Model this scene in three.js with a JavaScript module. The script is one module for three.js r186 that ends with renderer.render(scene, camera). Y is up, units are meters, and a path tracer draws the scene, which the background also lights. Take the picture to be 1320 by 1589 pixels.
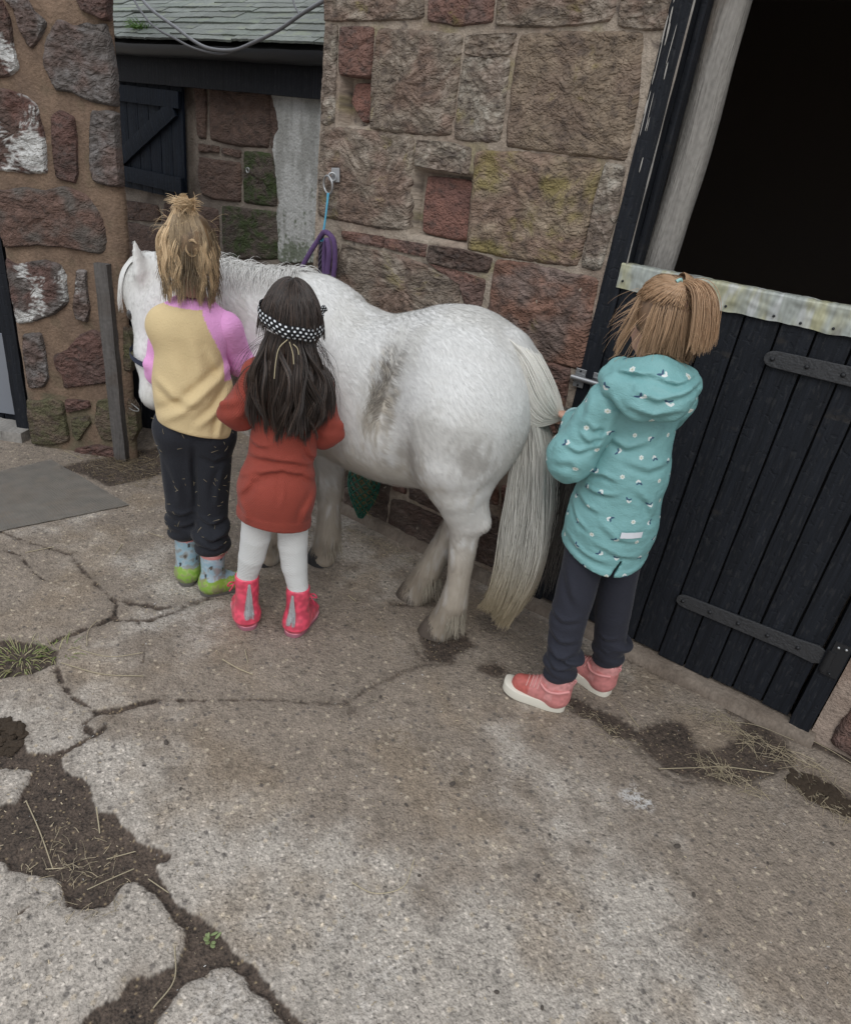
import * as THREE from 'three';
import { mergeGeometries } from 'three/addons/utils/BufferGeometryUtils.js';
import { ImprovedNoise } from 'three/addons/math/ImprovedNoise.js';
import { RoundedBoxGeometry } from 'three/addons/geometries/RoundedBoxGeometry.js';

// ---------------------------------------------------------------- camera, sky, sun, exposure
const scene = new THREE.Scene();
const V3 = (x, y, z) => new THREE.Vector3(x, y, z);
const camera = new THREE.PerspectiveCamera(2 * Math.atan(794.5 / 1018) * 180 / Math.PI, 850 / 1024, 0.05, 300);
{
  const p = 27.1 * Math.PI / 180, r = 8.4 * Math.PI / 180, w = -32.3 * Math.PI / 180;
  const fwd = V3(Math.sin(w) * Math.cos(p), -Math.sin(p), -Math.cos(w) * Math.cos(p));
  const right = V3(Math.cos(w), 0, Math.sin(w)), up = new THREE.Vector3().crossVectors(right, fwd);
  camera.position.set(0, 1.45, 0);
  camera.up.copy(right.clone().multiplyScalar(-Math.sin(r)).addScaledVector(up, Math.cos(r)));
  camera.lookAt(fwd.clone().add(camera.position));
}
{ // overcast sky, brighter towards the zenith
  const w = 64, h = 32, d = new Float32Array(w * h * 4);
  for (let j = 0; j < h; j++) for (let i = 0; i < w; i++) {
    const e = (j + .5) / h * Math.PI - Math.PI / 2, s = Math.max(0, Math.sin(e)), k = 4 * (w * j + i);
    const L = e < 0 ? .35 : (1 + 2 * s) / 3 * 1.12;
    d[k] = L * .96; d[k + 1] = L * 1.0; d[k + 2] = L * 1.06; d[k + 3] = 1;
  }
  const t = new THREE.DataTexture(d, w, h, THREE.RGBAFormat, THREE.FloatType);
  t.mapping = THREE.EquirectangularReflectionMapping; t.magFilter = THREE.LinearFilter; t.needsUpdate = true;
  scene.background = t; scene.environment = t;
}
const sun = new THREE.DirectionalLight(new THREE.Color(1, .97, .92), 0.6);
sun.position.set(2.2, 6.5, 3.6); sun.target.position.set(-1.2, 0, -1.6); sun.castShadow = true; sun.shadow.radius = 45;
sun.shadow.camera.left = sun.shadow.camera.bottom = -6; sun.shadow.camera.right = sun.shadow.camera.top = 6; sun.shadow.mapSize.set(2048, 2048);
scene.add(sun, sun.target);
const renderer = new THREE.WebGLRenderer({ antialias: true });
renderer.toneMapping = THREE.LinearToneMapping;
renderer.toneMappingExposure = 1.38;
renderer.shadowMap.enabled = true;

// ---------------------------------------------------------------- helpers
function rng(s) { return () => { s |= 0; s = s + 0x6D2B79F5 | 0; let t = Math.imul(s ^ s >>> 15, 1 | s); t = t + Math.imul(t ^ t >>> 7, 61 | t) ^ t; return ((t ^ t >>> 14) >>> 0) / 4294967296; }; }
const PN = new ImprovedNoise(), noise = (x, y, z) => PN.noise(x + 100.3, y + 57.7, z + 31.1);
function fbm(x, y, z, o = 4) { let s = 0, a = .5; for (let i = 0; i < o; i++) { s += a * noise(x, y, z); x *= 2.03; y *= 2.03; z *= 2.03; a *= .5; } return s; }
const clamp = (x, a = 0, b = 1) => x < a ? a : x > b ? b : x, lerp = (a, b, t) => a + (b - a) * t;
const sst = (a, b, x) => { const t = clamp((x - a) / (b - a)); return t * t * (3 - 2 * t); };
const mix3 = (a, b, t) => [lerp(a[0], b[0], t), lerp(a[1], b[1], t), lerp(a[2], b[2], t)];
const enc = x => { x = clamp(x); return 255 * (x <= .0031308 ? 12.92 * x : 1.055 * Math.pow(x, 1 / 2.4) - .055); };
const used = {};
function numbered(n) { const k = used[n] = (used[n] ?? -1) + 1; return k ? n + '_' + String(k).padStart(3, '0') : n; }
function thing(name, label, category, group, kind, obj) {
  const o = obj || new THREE.Group(); o.name = numbered(name); scene.add(o);
  if (label) o.userData.label = label;
  if (category) o.userData.category = category;
  if (group) o.userData.group = group;
  if (kind) o.userData.kind = kind;
  return o;
}
function part(name, geo, m, parent, label) {
  const o = new THREE.Mesh(geo, m); o.name = name; o.castShadow = o.receiveShadow = true;
  if (label) o.userData.label = label;
  if (parent) parent.add(o);
  return o;
}
function single(name, geo, m, label, category, group, kind) { return thing(name, label, category, group, kind, part(name, geo, m)); }
function M(color, roughness = .8, extra = {}) {
  const m = new THREE.MeshStandardMaterial({ roughness, side: THREE.DoubleSide, ...extra });
  if (Array.isArray(color)) m.color.setRGB(...color); else if (color) m.color.set(color);
  return m;
}
function MP(color, roughness, extra) { const m = new THREE.MeshPhysicalMaterial({ roughness, side: THREE.DoubleSide, ...extra }); if (color) m.color.setRGB(...color); return m; }
function tex(w, h, fn, srgb, wrap = THREE.MirroredRepeatWrapping) {   // fn(u, v) -> [r, g, b] linear or one number
  const d = new Uint8Array(w * h * 4);
  for (let j = 0; j < h; j++) for (let i = 0; i < w; i++) {
    const c = fn((i + .5) / w, (j + .5) / h, i, j), k = 4 * (j * w + i);
    if (c.length) { d[k] = srgb ? enc(c[0]) : 255 * clamp(c[0]); d[k + 1] = srgb ? enc(c[1]) : 255 * clamp(c[1]); d[k + 2] = srgb ? enc(c[2]) : 255 * clamp(c[2]); }
    else d[k] = d[k + 1] = d[k + 2] = 255 * clamp(c);
    d[k + 3] = 255;
  }
  const t = new THREE.DataTexture(d, w, h); t.magFilter = THREE.LinearFilter; t.wrapS = t.wrapT = wrap;
  if (srgb) t.colorSpace = THREE.SRGBColorSpace;
  t.needsUpdate = true; return t;
}
// scattered cells: distance to the nearest of jittered points, stretched
function cells(x, y, seed = 0) {
  const xi = Math.floor(x), yi = Math.floor(y); let b = 9, id = 0;
  for (let j = -1; j < 2; j++) for (let i = -1; i < 2; i++) {
    let h = Math.imul(xi + i + 517 + seed * 31, 374761393) + Math.imul(yi + j + 91, 668265263); h = Math.imul(h ^ h >>> 13, 1274126177); h ^= h >>> 16;
    const px = xi + i + (h & 1023) / 1023, py = yi + j + (h >>> 10 & 1023) / 1023, d = (px - x) ** 2 + (py - y) ** 2;
    if (d < b) { b = d; id = h >>> 20 & 1023; }
  }
  return [Math.sqrt(b), id / 1023];
}
function geoOf(pos, idx, col, uv) {
  const g = new THREE.BufferGeometry(); g.setAttribute('position', new THREE.Float32BufferAttribute(pos, 3));
  if (col) g.setAttribute('color', new THREE.Float32BufferAttribute(col, 3));
  if (uv) g.setAttribute('uv', new THREE.Float32BufferAttribute(uv, 2));
  if (idx) g.setIndex(idx);
  g.computeVertexNormals(); return g;
}
function merge(list) { return mergeGeometries(list.map(g => { g = g.index ? g.toNonIndexed() : g; return g; })); }
function xf(g, x = 0, y = 0, z = 0, rx = 0, ry = 0, rz = 0) {
  g.applyMatrix4(new THREE.Matrix4().compose(V3(x, y, z), new THREE.Quaternion().setFromEuler(new THREE.Euler(rx, ry, rz)), V3(1, 1, 1))); return g;
}
// a board with a wavering surface and worn edges, centred, uv in metres
function board(w, h, d, seed = 1, rough = .002, seg = .03) {
  const sx = Math.max(2, Math.min(40, Math.round(w / seg))), sy = Math.max(2, Math.min(60, Math.round(h / seg)));
  const g = new THREE.BoxGeometry(w, h, d, sx, sy, 2), p = g.attributes.position, uv = g.attributes.uv, n = g.attributes.normal;
  for (let i = 0; i < p.count; i++) {
    const x = p.getX(i), y = p.getY(i), z = p.getZ(i), nx = n.getX(i), ny = n.getY(i), nz = n.getZ(i);
    uv.setXY(i, Math.abs(nx) > .5 ? z + seed * .37 : x + seed * .37, Math.abs(ny) > .5 ? z : y + seed * .71);
    const e = Math.min(w / 2 - Math.abs(x), h / 2 - Math.abs(y)), ch = e < .001 ? .0025 : 0;
    const q = rough * fbm(x * 18 + seed * 7, y * 5 + seed * 3, z * 10, 3);
    p.setXYZ(i, x - Math.sign(x) * (Math.abs(Math.abs(x) - w / 2) < 1e-6 ? Math.abs(q) * 1.5 : 0), y + (Math.abs(Math.abs(y) - h / 2) < 1e-6 ? q : 0), z + Math.sign(z) * (q - (Math.abs(Math.abs(z) - d / 2) < 1e-6 ? ch : 0)));
  }
  g.computeVertexNormals(); return g;
}
function tube(pts, r, seg = 24, rad = 6, closed = false) {
  return new THREE.TubeGeometry(new THREE.CatmullRomCurve3(pts.map(p => p.isVector3 ? p : V3(...p)), closed), seg, r, rad, closed);
}
// ---------------------------------------------------------------- distance fields meshed by surface nets
const cap = (a, b, ra, rb = ra) => { const ba = [b[0] - a[0], b[1] - a[1], b[2] - a[2]], L = ba[0] ** 2 + ba[1] ** 2 + ba[2] ** 2 + 1e-12;
  return (x, y, z) => { const px = x - a[0], py = y - a[1], pz = z - a[2], t = clamp((px * ba[0] + py * ba[1] + pz * ba[2]) / L); return Math.hypot(px - ba[0] * t, py - ba[1] * t, pz - ba[2] * t) - (ra + (rb - ra) * t); }; };
// capsule whose section is squeezed by k along the unit direction w
const capf = (a, b, ra, rb, w, k, k2 = k) => { const ba = [b[0] - a[0], b[1] - a[1], b[2] - a[2]], L = ba[0] ** 2 + ba[1] ** 2 + ba[2] ** 2 + 1e-12;
  return (x, y, z) => { const px = x - a[0], py = y - a[1], pz = z - a[2], t = clamp((px * ba[0] + py * ba[1] + pz * ba[2]) / L);
    let vx = px - ba[0] * t, vy = py - ba[1] * t, vz = pz - ba[2] * t; const s = vx * w[0] + vy * w[1] + vz * w[2], kk = lerp(k, k2, t), q = s / kk - s; vx += w[0] * q; vy += w[1] * q; vz += w[2] * q;
    return (Math.hypot(vx, vy, vz) - (ra + (rb - ra) * t)) * Math.min(1, .35 + .65 * kk); }; };
// ellipsoid with axes: u (radius r0), v (r1), w (r2); axes default to x, y, z
const ell = (c, r, u = [1, 0, 0], v = [0, 1, 0], w = [0, 0, 1]) => (x, y, z) => { x -= c[0]; y -= c[1]; z -= c[2];
  const a = (x * u[0] + y * u[1] + z * u[2]) / r[0], b = (x * v[0] + y * v[1] + z * v[2]) / r[1], d = (x * w[0] + y * w[1] + z * w[2]) / r[2];
  const k0 = Math.hypot(a, b, d), k1 = Math.hypot(a / r[0], b / r[1], d / r[2]); return k1 < 1e-9 ? -Math.min(...r) : k0 * (k0 - 1) / k1; };
const smin = (a, b, k) => { const h = Math.max(k - Math.abs(a - b), 0) / k; return Math.min(a, b) - h * h * k * .25; };
const smax = (a, b, k) => -smin(-a, -b, k);
const uni = (k, ...f) => (x, y, z) => { let d = f[0](x, y, z); for (let i = 1; i < f.length; i++) d = smin(d, f[i](x, y, z), k); return d; };
const chain = (pts, rs) => { const f = pts.slice(1).map((p, i) => cap(pts[i], p, rs[i], rs[i + 1])); return [(x, y, z) => { let d = f[0](x, y, z); for (let i = 1; i < f.length; i++) d = smin(d, f[i](x, y, z), .004); return d; }]; };
// cloth folds on the yard side of a garment: ridge and hollow along lines given in x, y
const folds2 = list => (x, y, z, z0 = 0) => { if (z < z0 - .01) return 0; let o = 0; for (const F of list) { const [P, A, w] = F, b = F.b || (F.b = [Math.min(...P.map(p => p[0])) - 4 * w, Math.max(...P.map(p => p[0])) + 4 * w, Math.min(...P.map(p => p[1])) - 4 * w, Math.max(...P.map(p => p[1])) + 4 * w]); if (x < b[0] || x > b[1] || y < b[2] || y > b[3]) continue; let best = 9, sg = 0, tt = 0; for (let i = 1; i < P.length; i++) { const a = P[i - 1], b = P[i], dx = b[0] - a[0], dy = b[1] - a[1], L = dx * dx + dy * dy, t = clamp(((x - a[0]) * dx + (y - a[1]) * dy) / L), ex = x - a[0] - dx * t, ey = y - a[1] - dy * t, d = Math.hypot(ex, ey); if (d < best) { best = d; sg = (dx * ey - dy * ex) > 0 ? 1 : -1; tt = (i - 1 + t) / (P.length - 1); } } if (best < w * 4) { const s = best * sg; o += A * Math.sin(Math.PI * clamp(tt * .94 + .03)) ** .7 * (Math.exp(-((s / w) ** 2)) - .85 * Math.exp(-(((s + 1.7 * w) / w) ** 2))); } } return -o * sst(z0 - .01, z0 + .03, z); };
function iso(f, lo, hi, h) {
  const n = [0, 1, 2].map(i => Math.ceil((hi[i] - lo[i]) / h) + 2), [nx, ny, nz] = n, F = new Float32Array(nx * ny * nz), B = 6;
  const at = (i, j, k) => i + nx * (j + ny * k);
  for (let k = 0; k < nz; k += B) for (let j = 0; j < ny; j += B) for (let i = 0; i < nx; i += B) {
    const c = f(lo[0] + (i + B / 2) * h, lo[1] + (j + B / 2) * h, lo[2] + (k + B / 2) * h), skip = Math.abs(c) > B * h * 1.5 + .02;
    for (let c2 = k; c2 < Math.min(nz, k + B); c2++) for (let b2 = j; b2 < Math.min(ny, j + B); b2++) for (let a2 = i; a2 < Math.min(nx, i + B); a2++)
      F[at(a2, b2, c2)] = skip ? c : f(lo[0] + a2 * h, lo[1] + b2 * h, lo[2] + c2 * h);
  }
  const id = new Int32Array(nx * ny * nz).fill(-1), P = [], I = [], E = [[0, 1], [0, 2], [0, 4], [1, 3], [1, 5], [2, 3], [2, 6], [3, 7], [4, 5], [4, 6], [5, 7], [6, 7]];
  const v = new Float32Array(8);
  for (let k = 0; k < nz - 1; k++) for (let j = 0; j < ny - 1; j++) for (let i = 0; i < nx - 1; i++) {
    let m = 0; for (let c = 0; c < 8; c++) { v[c] = F[at(i + (c & 1), j + (c >> 1 & 1), k + (c >> 2))]; if (v[c] < 0) m |= 1 << c; }
    if (!m || m === 255) continue;
    let x = 0, y = 0, z = 0, q = 0;
    for (const [a, b] of E) { if ((m >> a & 1) === (m >> b & 1)) continue; const t = v[a] / (v[a] - v[b]); q++;
      x += lerp(a & 1, b & 1, t); y += lerp(a >> 1 & 1, b >> 1 & 1, t); z += lerp(a >> 2, b >> 2, t); }
    id[at(i, j, k)] = P.length / 3; P.push(lo[0] + (i + x / q) * h, lo[1] + (j + y / q) * h, lo[2] + (k + z / q) * h);
  }
  const quad = (a, b, c, d, flip) => { if (a < 0 || b < 0 || c < 0 || d < 0) return; if (flip) I.push(a, c, b, a, d, c); else I.push(a, b, c, a, c, d); };
  for (let k = 1; k < nz - 1; k++) for (let j = 1; j < ny - 1; j++) for (let i = 1; i < nx - 1; i++) {
    const s = F[at(i, j, k)] < 0;
    if (s !== F[at(i + 1, j, k)] < 0) quad(id[at(i, j - 1, k - 1)], id[at(i, j, k - 1)], id[at(i, j, k)], id[at(i, j - 1, k)], !s);
    if (s !== F[at(i, j + 1, k)] < 0) quad(id[at(i - 1, j, k - 1)], id[at(i, j, k - 1)], id[at(i, j, k)], id[at(i - 1, j, k)], s);
    if (s !== F[at(i, j, k + 1)] < 0) quad(id[at(i - 1, j - 1, k)], id[at(i, j - 1, k)], id[at(i, j, k)], id[at(i - 1, j, k)], !s);
  }
  return geoOf(P, I);
}
function paint(g, fn) { const p = g.attributes.position, n = g.attributes.normal, c = []; for (let i = 0; i < p.count; i++) c.push(...fn(p.getX(i), p.getY(i), p.getZ(i), n.getX(i), n.getY(i), n.getZ(i))); g.setAttribute('color', new THREE.Float32BufferAttribute(c, 3)); return g; }
// cloth uv: wound round a vertical axis through (cx, cz), in metres
function wrapUV(g, cx, cz, R) { const p = g.attributes.position, uv = []; for (let i = 0; i < p.count; i++) uv.push(Math.atan2(p.getX(i) - cx, p.getZ(i) - cz) * R, p.getY(i)); g.setAttribute('uv', new THREE.Float32BufferAttribute(uv, 2)); return g; }
// hair: many thin tapering three-sided strands in one mesh
class Strands {
  constructor() { this.p = []; this.c = []; this.i = []; }
  add(pts, r, col, tip = .25) {
    const n = pts.length; if (n < 2) return; const base = this.p.length / 3;
    for (let k = 0; k < n; k++) {
      const a = pts[Math.max(0, k - 1)], b = pts[Math.min(n - 1, k + 1)]; let tx = b[0] - a[0], ty = b[1] - a[1], tz = b[2] - a[2]; const l = Math.hypot(tx, ty, tz) || 1; tx /= l; ty /= l; tz /= l;
      let ux = ty, uy = -tx, uz = 0; const ul = Math.hypot(ux, uy); if (ul < .05) { ux = 1; uy = 0; } else { ux /= ul; uy /= ul; }
      const wx = ty * uz - tz * uy, wy = tz * ux - tx * uz, wz = tx * uy - ty * ux, rr = r * lerp(1, tip, Math.pow(k / (n - 1), 2));
      for (let s = 0; s < 3; s++) { const ca = Math.cos(s * 2.0944), sa = Math.sin(s * 2.0944); this.p.push(pts[k][0] + rr * (ux * ca + wx * sa), pts[k][1] + rr * (uy * ca + wy * sa), pts[k][2] + rr * (uz * ca + wz * sa)); this.c.push(...(typeof col === 'function' ? col(k / (n - 1), pts[k]) : col)); }
      if (k) for (let s = 0; s < 3; s++) { const t = (s + 1) % 3, q = base + 3 * k; this.i.push(q - 3 + s, q - 3 + t, q + t, q - 3 + s, q + t, q + s); }
    }
  }
  geo() { return geoOf(this.p, this.i, this.c); }
}
const grad = (f, p, e = .004) => { const d = f(...p), g = [f(p[0] + e, p[1], p[2]) - d, f(p[0], p[1] + e, p[2]) - d, f(p[0], p[1], p[2] + e) - d], l = Math.hypot(...g) || 1; return [d, g[0] / l, g[1] / l, g[2] / l]; };
// a strand that leaves root along dir, sinks under its weight and rests on the body f
function grow(root, dir, len, f, { ds = .02, weight = .35, curl = .0, seed = 0, gap = .004, freq = 14, pull = null } = {}) {
  const out = [root.slice()]; let p = root.slice(), v = dir.slice();
  for (let s = 0; s < len; s += ds) {
    const g = pull ? pull(p, s) : [0, -1, 0];
    for (let i = 0; i < 3; i++) v[i] += weight * g[i];
    if (curl) { v[0] += curl * noise(p[0] * freq + seed, p[1] * freq, p[2] * freq); v[1] += .4 * curl * noise(p[0] * freq, p[1] * freq + seed, p[2] * freq + 9); v[2] += curl * noise(p[0] * freq, p[1] * freq + 5, p[2] * freq + seed); }
    const l = Math.hypot(...v) || 1; v = v.map(q => q / l); p = p.map((q, i) => q + v[i] * ds);
    if (f) { const [d, gx, gy, gz] = grad(f, p); if (d < gap) { const m = gap - d; p[0] += gx * m; p[1] += gy * m; p[2] += gz * m; const dn = v[0] * gx + v[1] * gy + v[2] * gz; if (dn < 0) { v[0] -= dn * gx; v[1] -= dn * gy; v[2] -= dn * gz; } } }
    out.push(p.slice());
  }
  return out;
}
const MAIN=[["buff",[[-2.071,2.052],[-2.055,1.882],[-1.971,1.885],[-1.796,1.889],[-1.618,1.892],[-1.625,2.04]]],["red",[[-1.609,2.04],[-1.591,1.887],[-1.53,1.884],[-1.47,1.879],[-1.412,1.882],[-1.352,1.887],[-1.365,2.033]]],["buff",[[-1.347,2.033],[-1.33,1.879],[-1.246,1.876],[-1.136,1.88],[-0.959,1.89],[-0.963,2.022]]],["buff",[[-0.944,2.022],[-0.932,1.882],[-0.856,1.877],[-0.798,1.876],[-0.821,2.018]]],["grey",[[-2.049,1.871],[-1.989,1.868],[-1.98,1.575],[-2.047,1.562]]],["red",[[-1.974,1.865],[-1.823,1.866],[-1.82,1.724],[-1.968,1.726]]],["red2",[[-1.91,1.7],[-1.82,1.704],[-1.814,1.605],[-1.867,1.59],[-1.922,1.643]]],["buff",[[-1.806,1.862],[-1.45,1.855],[-1.447,1.568],[-1.803,1.564],[-1.81,1.726]]],["buff",[[-1.433,1.85],[-1.258,1.858],[-1.272,1.804],[-1.348,1.797],[-1.43,1.802]]],["grey",[[-1.433,1.789],[-1.347,1.791],[-1.266,1.796],[-1.252,1.568],[-1.43,1.564]]],["tan",[[-1.239,1.851],[-1.098,1.86],[-0.859,1.866],[-0.833,1.711],[-0.818,1.559],[-1.023,1.561],[-1.226,1.56],[-1.238,1.716]]],["buff",[[-2.046,1.552],[-1.814,1.555],[-1.6,1.553],[-1.588,1.258],[-1.674,1.245],[-1.868,1.244],[-2.044,1.242]]],["grey",[[-1.584,1.546],[-1.46,1.545],[-1.362,1.542],[-1.357,1.463],[-1.446,1.469],[-1.583,1.466]]],["red2",[[-1.541,1.435],[-1.42,1.44],[-1.35,1.44],[-1.337,1.262],[-1.431,1.256],[-1.534,1.26],[-1.542,1.351]]],["lichen",[[-1.337,1.537],[-1.107,1.544],[-0.894,1.545],[-0.895,1.398],[-0.896,1.25],[-1.035,1.24],[-1.314,1.23],[-1.327,1.394]]],["grey",[[-0.879,1.543],[-0.815,1.538],[-0.812,1.402],[-0.817,1.255],[-0.882,1.251],[-0.88,1.407]]],["red",[[-1.905,1.205],[-1.692,1.216],[-1.694,1.175],[-1.891,1.177]]],["red",[[-1.679,1.212],[-1.493,1.22],[-1.493,1.176],[-1.68,1.178]]],["dark",[[-1.479,1.219],[-1.337,1.223],[-1.213,1.22],[-1.22,1.171],[-1.337,1.166],[-1.477,1.163]]],["buff",[[-1.902,1.156],[-1.624,1.16],[-1.505,1.147],[-1.339,1.124],[-1.318,1.093],[-1.323,1.04],[-1.346,0.945],[-1.619,0.882],[-1.913,0.908],[-1.915,1.059]]],["red",[[-1.475,1.157],[-1.344,1.152],[-1.228,1.145],[-1.228,1.107],[-1.226,1.04],[-1.284,1.04],[-1.307,1.089],[-1.329,1.126]]],["red3",[[-1.192,1.217],[-1.058,1.226],[-0.931,1.218],[-0.822,1.228],[-0.81,1.105],[-0.804,0.936],[-0.929,0.938],[-1.059,0.917],[-1.168,0.922],[-1.186,1.053],[-1.189,1.137]]],["red",[[-0.927,0.928],[-0.838,0.927],[-0.835,0.817],[-0.836,0.7],[-0.907,0.694],[-1.001,0.784]]],["buff",[[-2.023,1.153],[-1.917,1.153],[-1.926,0.905],[-2.044,0.918]]],["dark",[[-1.793,0.301],[-1.524,0.337],[-1.53,0.257],[-1.527,0.033],[-1.675,0.024],[-1.778,0.025]]],["red",[[-1.515,0.388],[-1.455,0.399],[-1.44,0.222],[-1.508,0.22]]],["dark",[[-1.42,0.308],[-1.315,0.324],[-1.195,0.346],[-1.171,0.215],[-1.274,0.21],[-1.416,0.212]]],["dark",[[-1.506,0.166],[-1.435,0.185],[-1.27,0.183],[-1.145,0.187],[-1.107,0.096],[-1.306,0.005],[-1.511,0.029]]],["red3",[[-1.186,0.405],[-1.022,0.422],[-1.005,0.344],[-1.084,0.335],[-1.176,0.326]]],["dark",[[-1.113,0.281],[-0.994,0.293],[-0.985,0.228],[-1.042,0.222],[-1.122,0.226]]],["dark",[[-1.106,0.194],[-0.964,0.218],[-0.926,0.082],[-1.082,0.068]]],["red",[[-1.0,0.43],[-0.895,0.445],[-0.865,0.271],[-0.959,0.239]]],["red",[[-0.947,0.226],[-0.861,0.255],[-0.83,0.08],[-0.909,0.071]]],["dark",[[-1.981,0.256],[-1.809,0.275],[-1.79,0.02],[-1.977,0.011]]]];
const PIER=[["white",[[-0.283,1.823],[-0.174,1.812],[-0.156,1.753],[-0.155,1.678],[-0.145,1.606],[-0.182,1.573],[-0.347,1.537]]],["greyp",[[-0.16,1.838],[-0.074,1.824],[-0.061,1.793],[-0.017,1.763],[-0.046,1.716],[-0.081,1.674],[-0.095,1.685],[-0.116,1.729],[-0.132,1.793],[-0.155,1.806]]],["dred",[[0.127,1.895],[0.116,1.838],[0.131,1.816],[0.178,1.807],[0.198,1.799],[0.218,1.802],[0.233,1.908]]],["greyp",[[0.028,1.775],[0.053,1.774],[0.087,1.761],[0.135,1.777],[0.165,1.775],[0.206,1.784],[0.217,1.71],[0.226,1.63],[0.223,1.523],[0.193,1.524],[0.14,1.526],[0.088,1.537],[0.068,1.548],[-0.006,1.548],[-0.023,1.581],[-0.043,1.627],[-0.026,1.693],[0.003,1.739]]],["white",[[-0.355,1.491],[-0.233,1.522],[-0.185,1.521],[-0.128,1.51],[-0.089,1.484],[-0.078,1.393],[-0.078,1.292],[-0.084,1.247],[-0.169,1.236],[-0.281,1.231],[-0.419,1.213]]],["dred",[[-0.034,1.454],[0.001,1.477],[0.055,1.461],[0.057,1.381],[0.049,1.265],[0.036,1.223],[-0.041,1.233],[-0.043,1.321]]],["greyp",[[0.131,1.493],[0.19,1.501],[0.225,1.496],[0.218,1.402],[0.219,1.331],[0.222,1.238],[0.177,1.232],[0.111,1.243],[0.104,1.282],[0.117,1.413]]],["dbrown",[[-0.434,1.131],[-0.259,1.159],[-0.189,1.178],[-0.105,1.174],[-0.016,1.206],[0.061,1.191],[0.102,1.151],[0.131,1.098],[0.141,1.02],[0.123,0.958],[0.047,0.959],[-0.034,0.964],[-0.163,0.957],[-0.315,0.925],[-0.328,1.057],[-0.454,1.03]]],["spot",[[-0.312,0.881],[-0.266,0.861],[-0.135,0.899],[-0.073,0.888],[-0.054,0.844],[-0.056,0.735],[-0.122,0.67],[-0.238,0.618],[-0.306,0.601],[-0.311,0.754]]],["speck",[[0.003,0.878],[0.041,0.877],[0.035,0.789],[0.042,0.721],[0.021,0.655],[-0.022,0.663],[-0.032,0.711],[-0.01,0.796]]],["greyp",[[-0.284,0.554],[-0.201,0.57],[-0.192,0.472],[-0.191,0.366],[-0.221,0.315],[-0.292,0.297],[-0.293,0.442]]],["dred",[[-0.15,0.478],[-0.083,0.51],[-0.023,0.585],[0.039,0.619],[0.104,0.61],[0.11,0.516],[0.106,0.387],[-0.019,0.353],[-0.121,0.322],[-0.12,0.392],[-0.148,0.411]]],["mossr",[[-0.312,0.238],[-0.255,0.235],[-0.189,0.265],[-0.138,0.249],[-0.131,0.112],[-0.13,0.054],[-0.213,0.019],[-0.319,0.007],[-0.319,0.14]]],["dred",[[-0.12,0.268],[-0.012,0.276],[-0.007,0.245],[-0.12,0.204]]],["mossr",[[-0.1,0.174],[-0.02,0.195],[-0.012,0.163],[-0.082,0.061],[-0.102,0.092]]],["mossr",[[0.035,0.283],[0.114,0.311],[0.107,0.091],[0.04,0.089],[0.017,0.176]]],["dred",[[-0.103,0.016],[0.012,0.051],[0.099,0.047],[0.103,-0.003],[-0.107,-0.028]]],["mossr",[[0.181,0.657],[0.21,0.619],[0.215,0.532],[0.197,0.447],[0.167,0.45]]],["mossr",[[0.176,0.32],[0.21,0.262],[0.21,0.157],[0.182,0.094],[0.16,0.116]]]];
const SHED=[["shed",[[-3.544,1.731],[-3.302,1.745],[-3.06,1.744],[-3.055,1.605],[-3.061,1.46],[-3.301,1.448],[-3.547,1.456],[-3.545,1.604]]],["shed",[[-3.674,1.746],[-3.577,1.744],[-3.577,1.602],[-3.584,1.46],[-3.652,1.458]]],["shed",[[-3.647,1.428],[-3.473,1.43],[-3.471,1.398],[-3.649,1.385]]],["shed",[[-3.434,1.424],[-3.288,1.427],[-3.29,1.389],[-3.44,1.397]]],["shed",[[-3.65,1.358],[-3.527,1.356],[-3.29,1.366],[-3.285,1.272],[-3.284,1.164],[-3.532,1.15],[-3.628,1.163],[-3.661,1.257]]],["moss",[[-3.258,1.423],[-3.132,1.429],[-2.999,1.429],[-2.994,1.304],[-2.99,1.182],[-3.126,1.171],[-3.257,1.168]]],["moss",[[-3.45,1.126],[-3.19,1.136],[-2.958,1.154],[-2.947,0.912],[-3.443,0.827]]],["shed",[[-4.017,1.071],[-3.486,1.104],[-3.48,0.821],[-4.075,0.719]]],["shed",[[-3.05,1.744],[-3.011,1.741],[-2.987,1.61],[-3.001,1.465],[-3.04,1.462]]],["shed",[[-4.471,1.027],[-4.078,1.046],[-4.053,0.947],[-4.488,0.905]]],["shed",[[-4.494,0.864],[-4.057,0.908],[-4.037,0.734],[-4.518,0.686]]],["moss",[[-4.526,0.629],[-4.005,0.699],[-3.99,0.454],[-4.56,0.381]]]];
const PLASTER=[[-2.983,1.748],[-3.02,1.717],[-2.999,1.667],[-2.972,1.616],[-2.955,1.553],[-2.987,1.509],[-3.0,1.453],[-2.983,1.406],[-2.965,1.333],[-2.958,1.277],[-2.94,1.208],[-2.957,1.141],[-2.938,1.051],[-2.936,0.9],[-2.523,0.972],[-2.597,1.766]];
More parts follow.
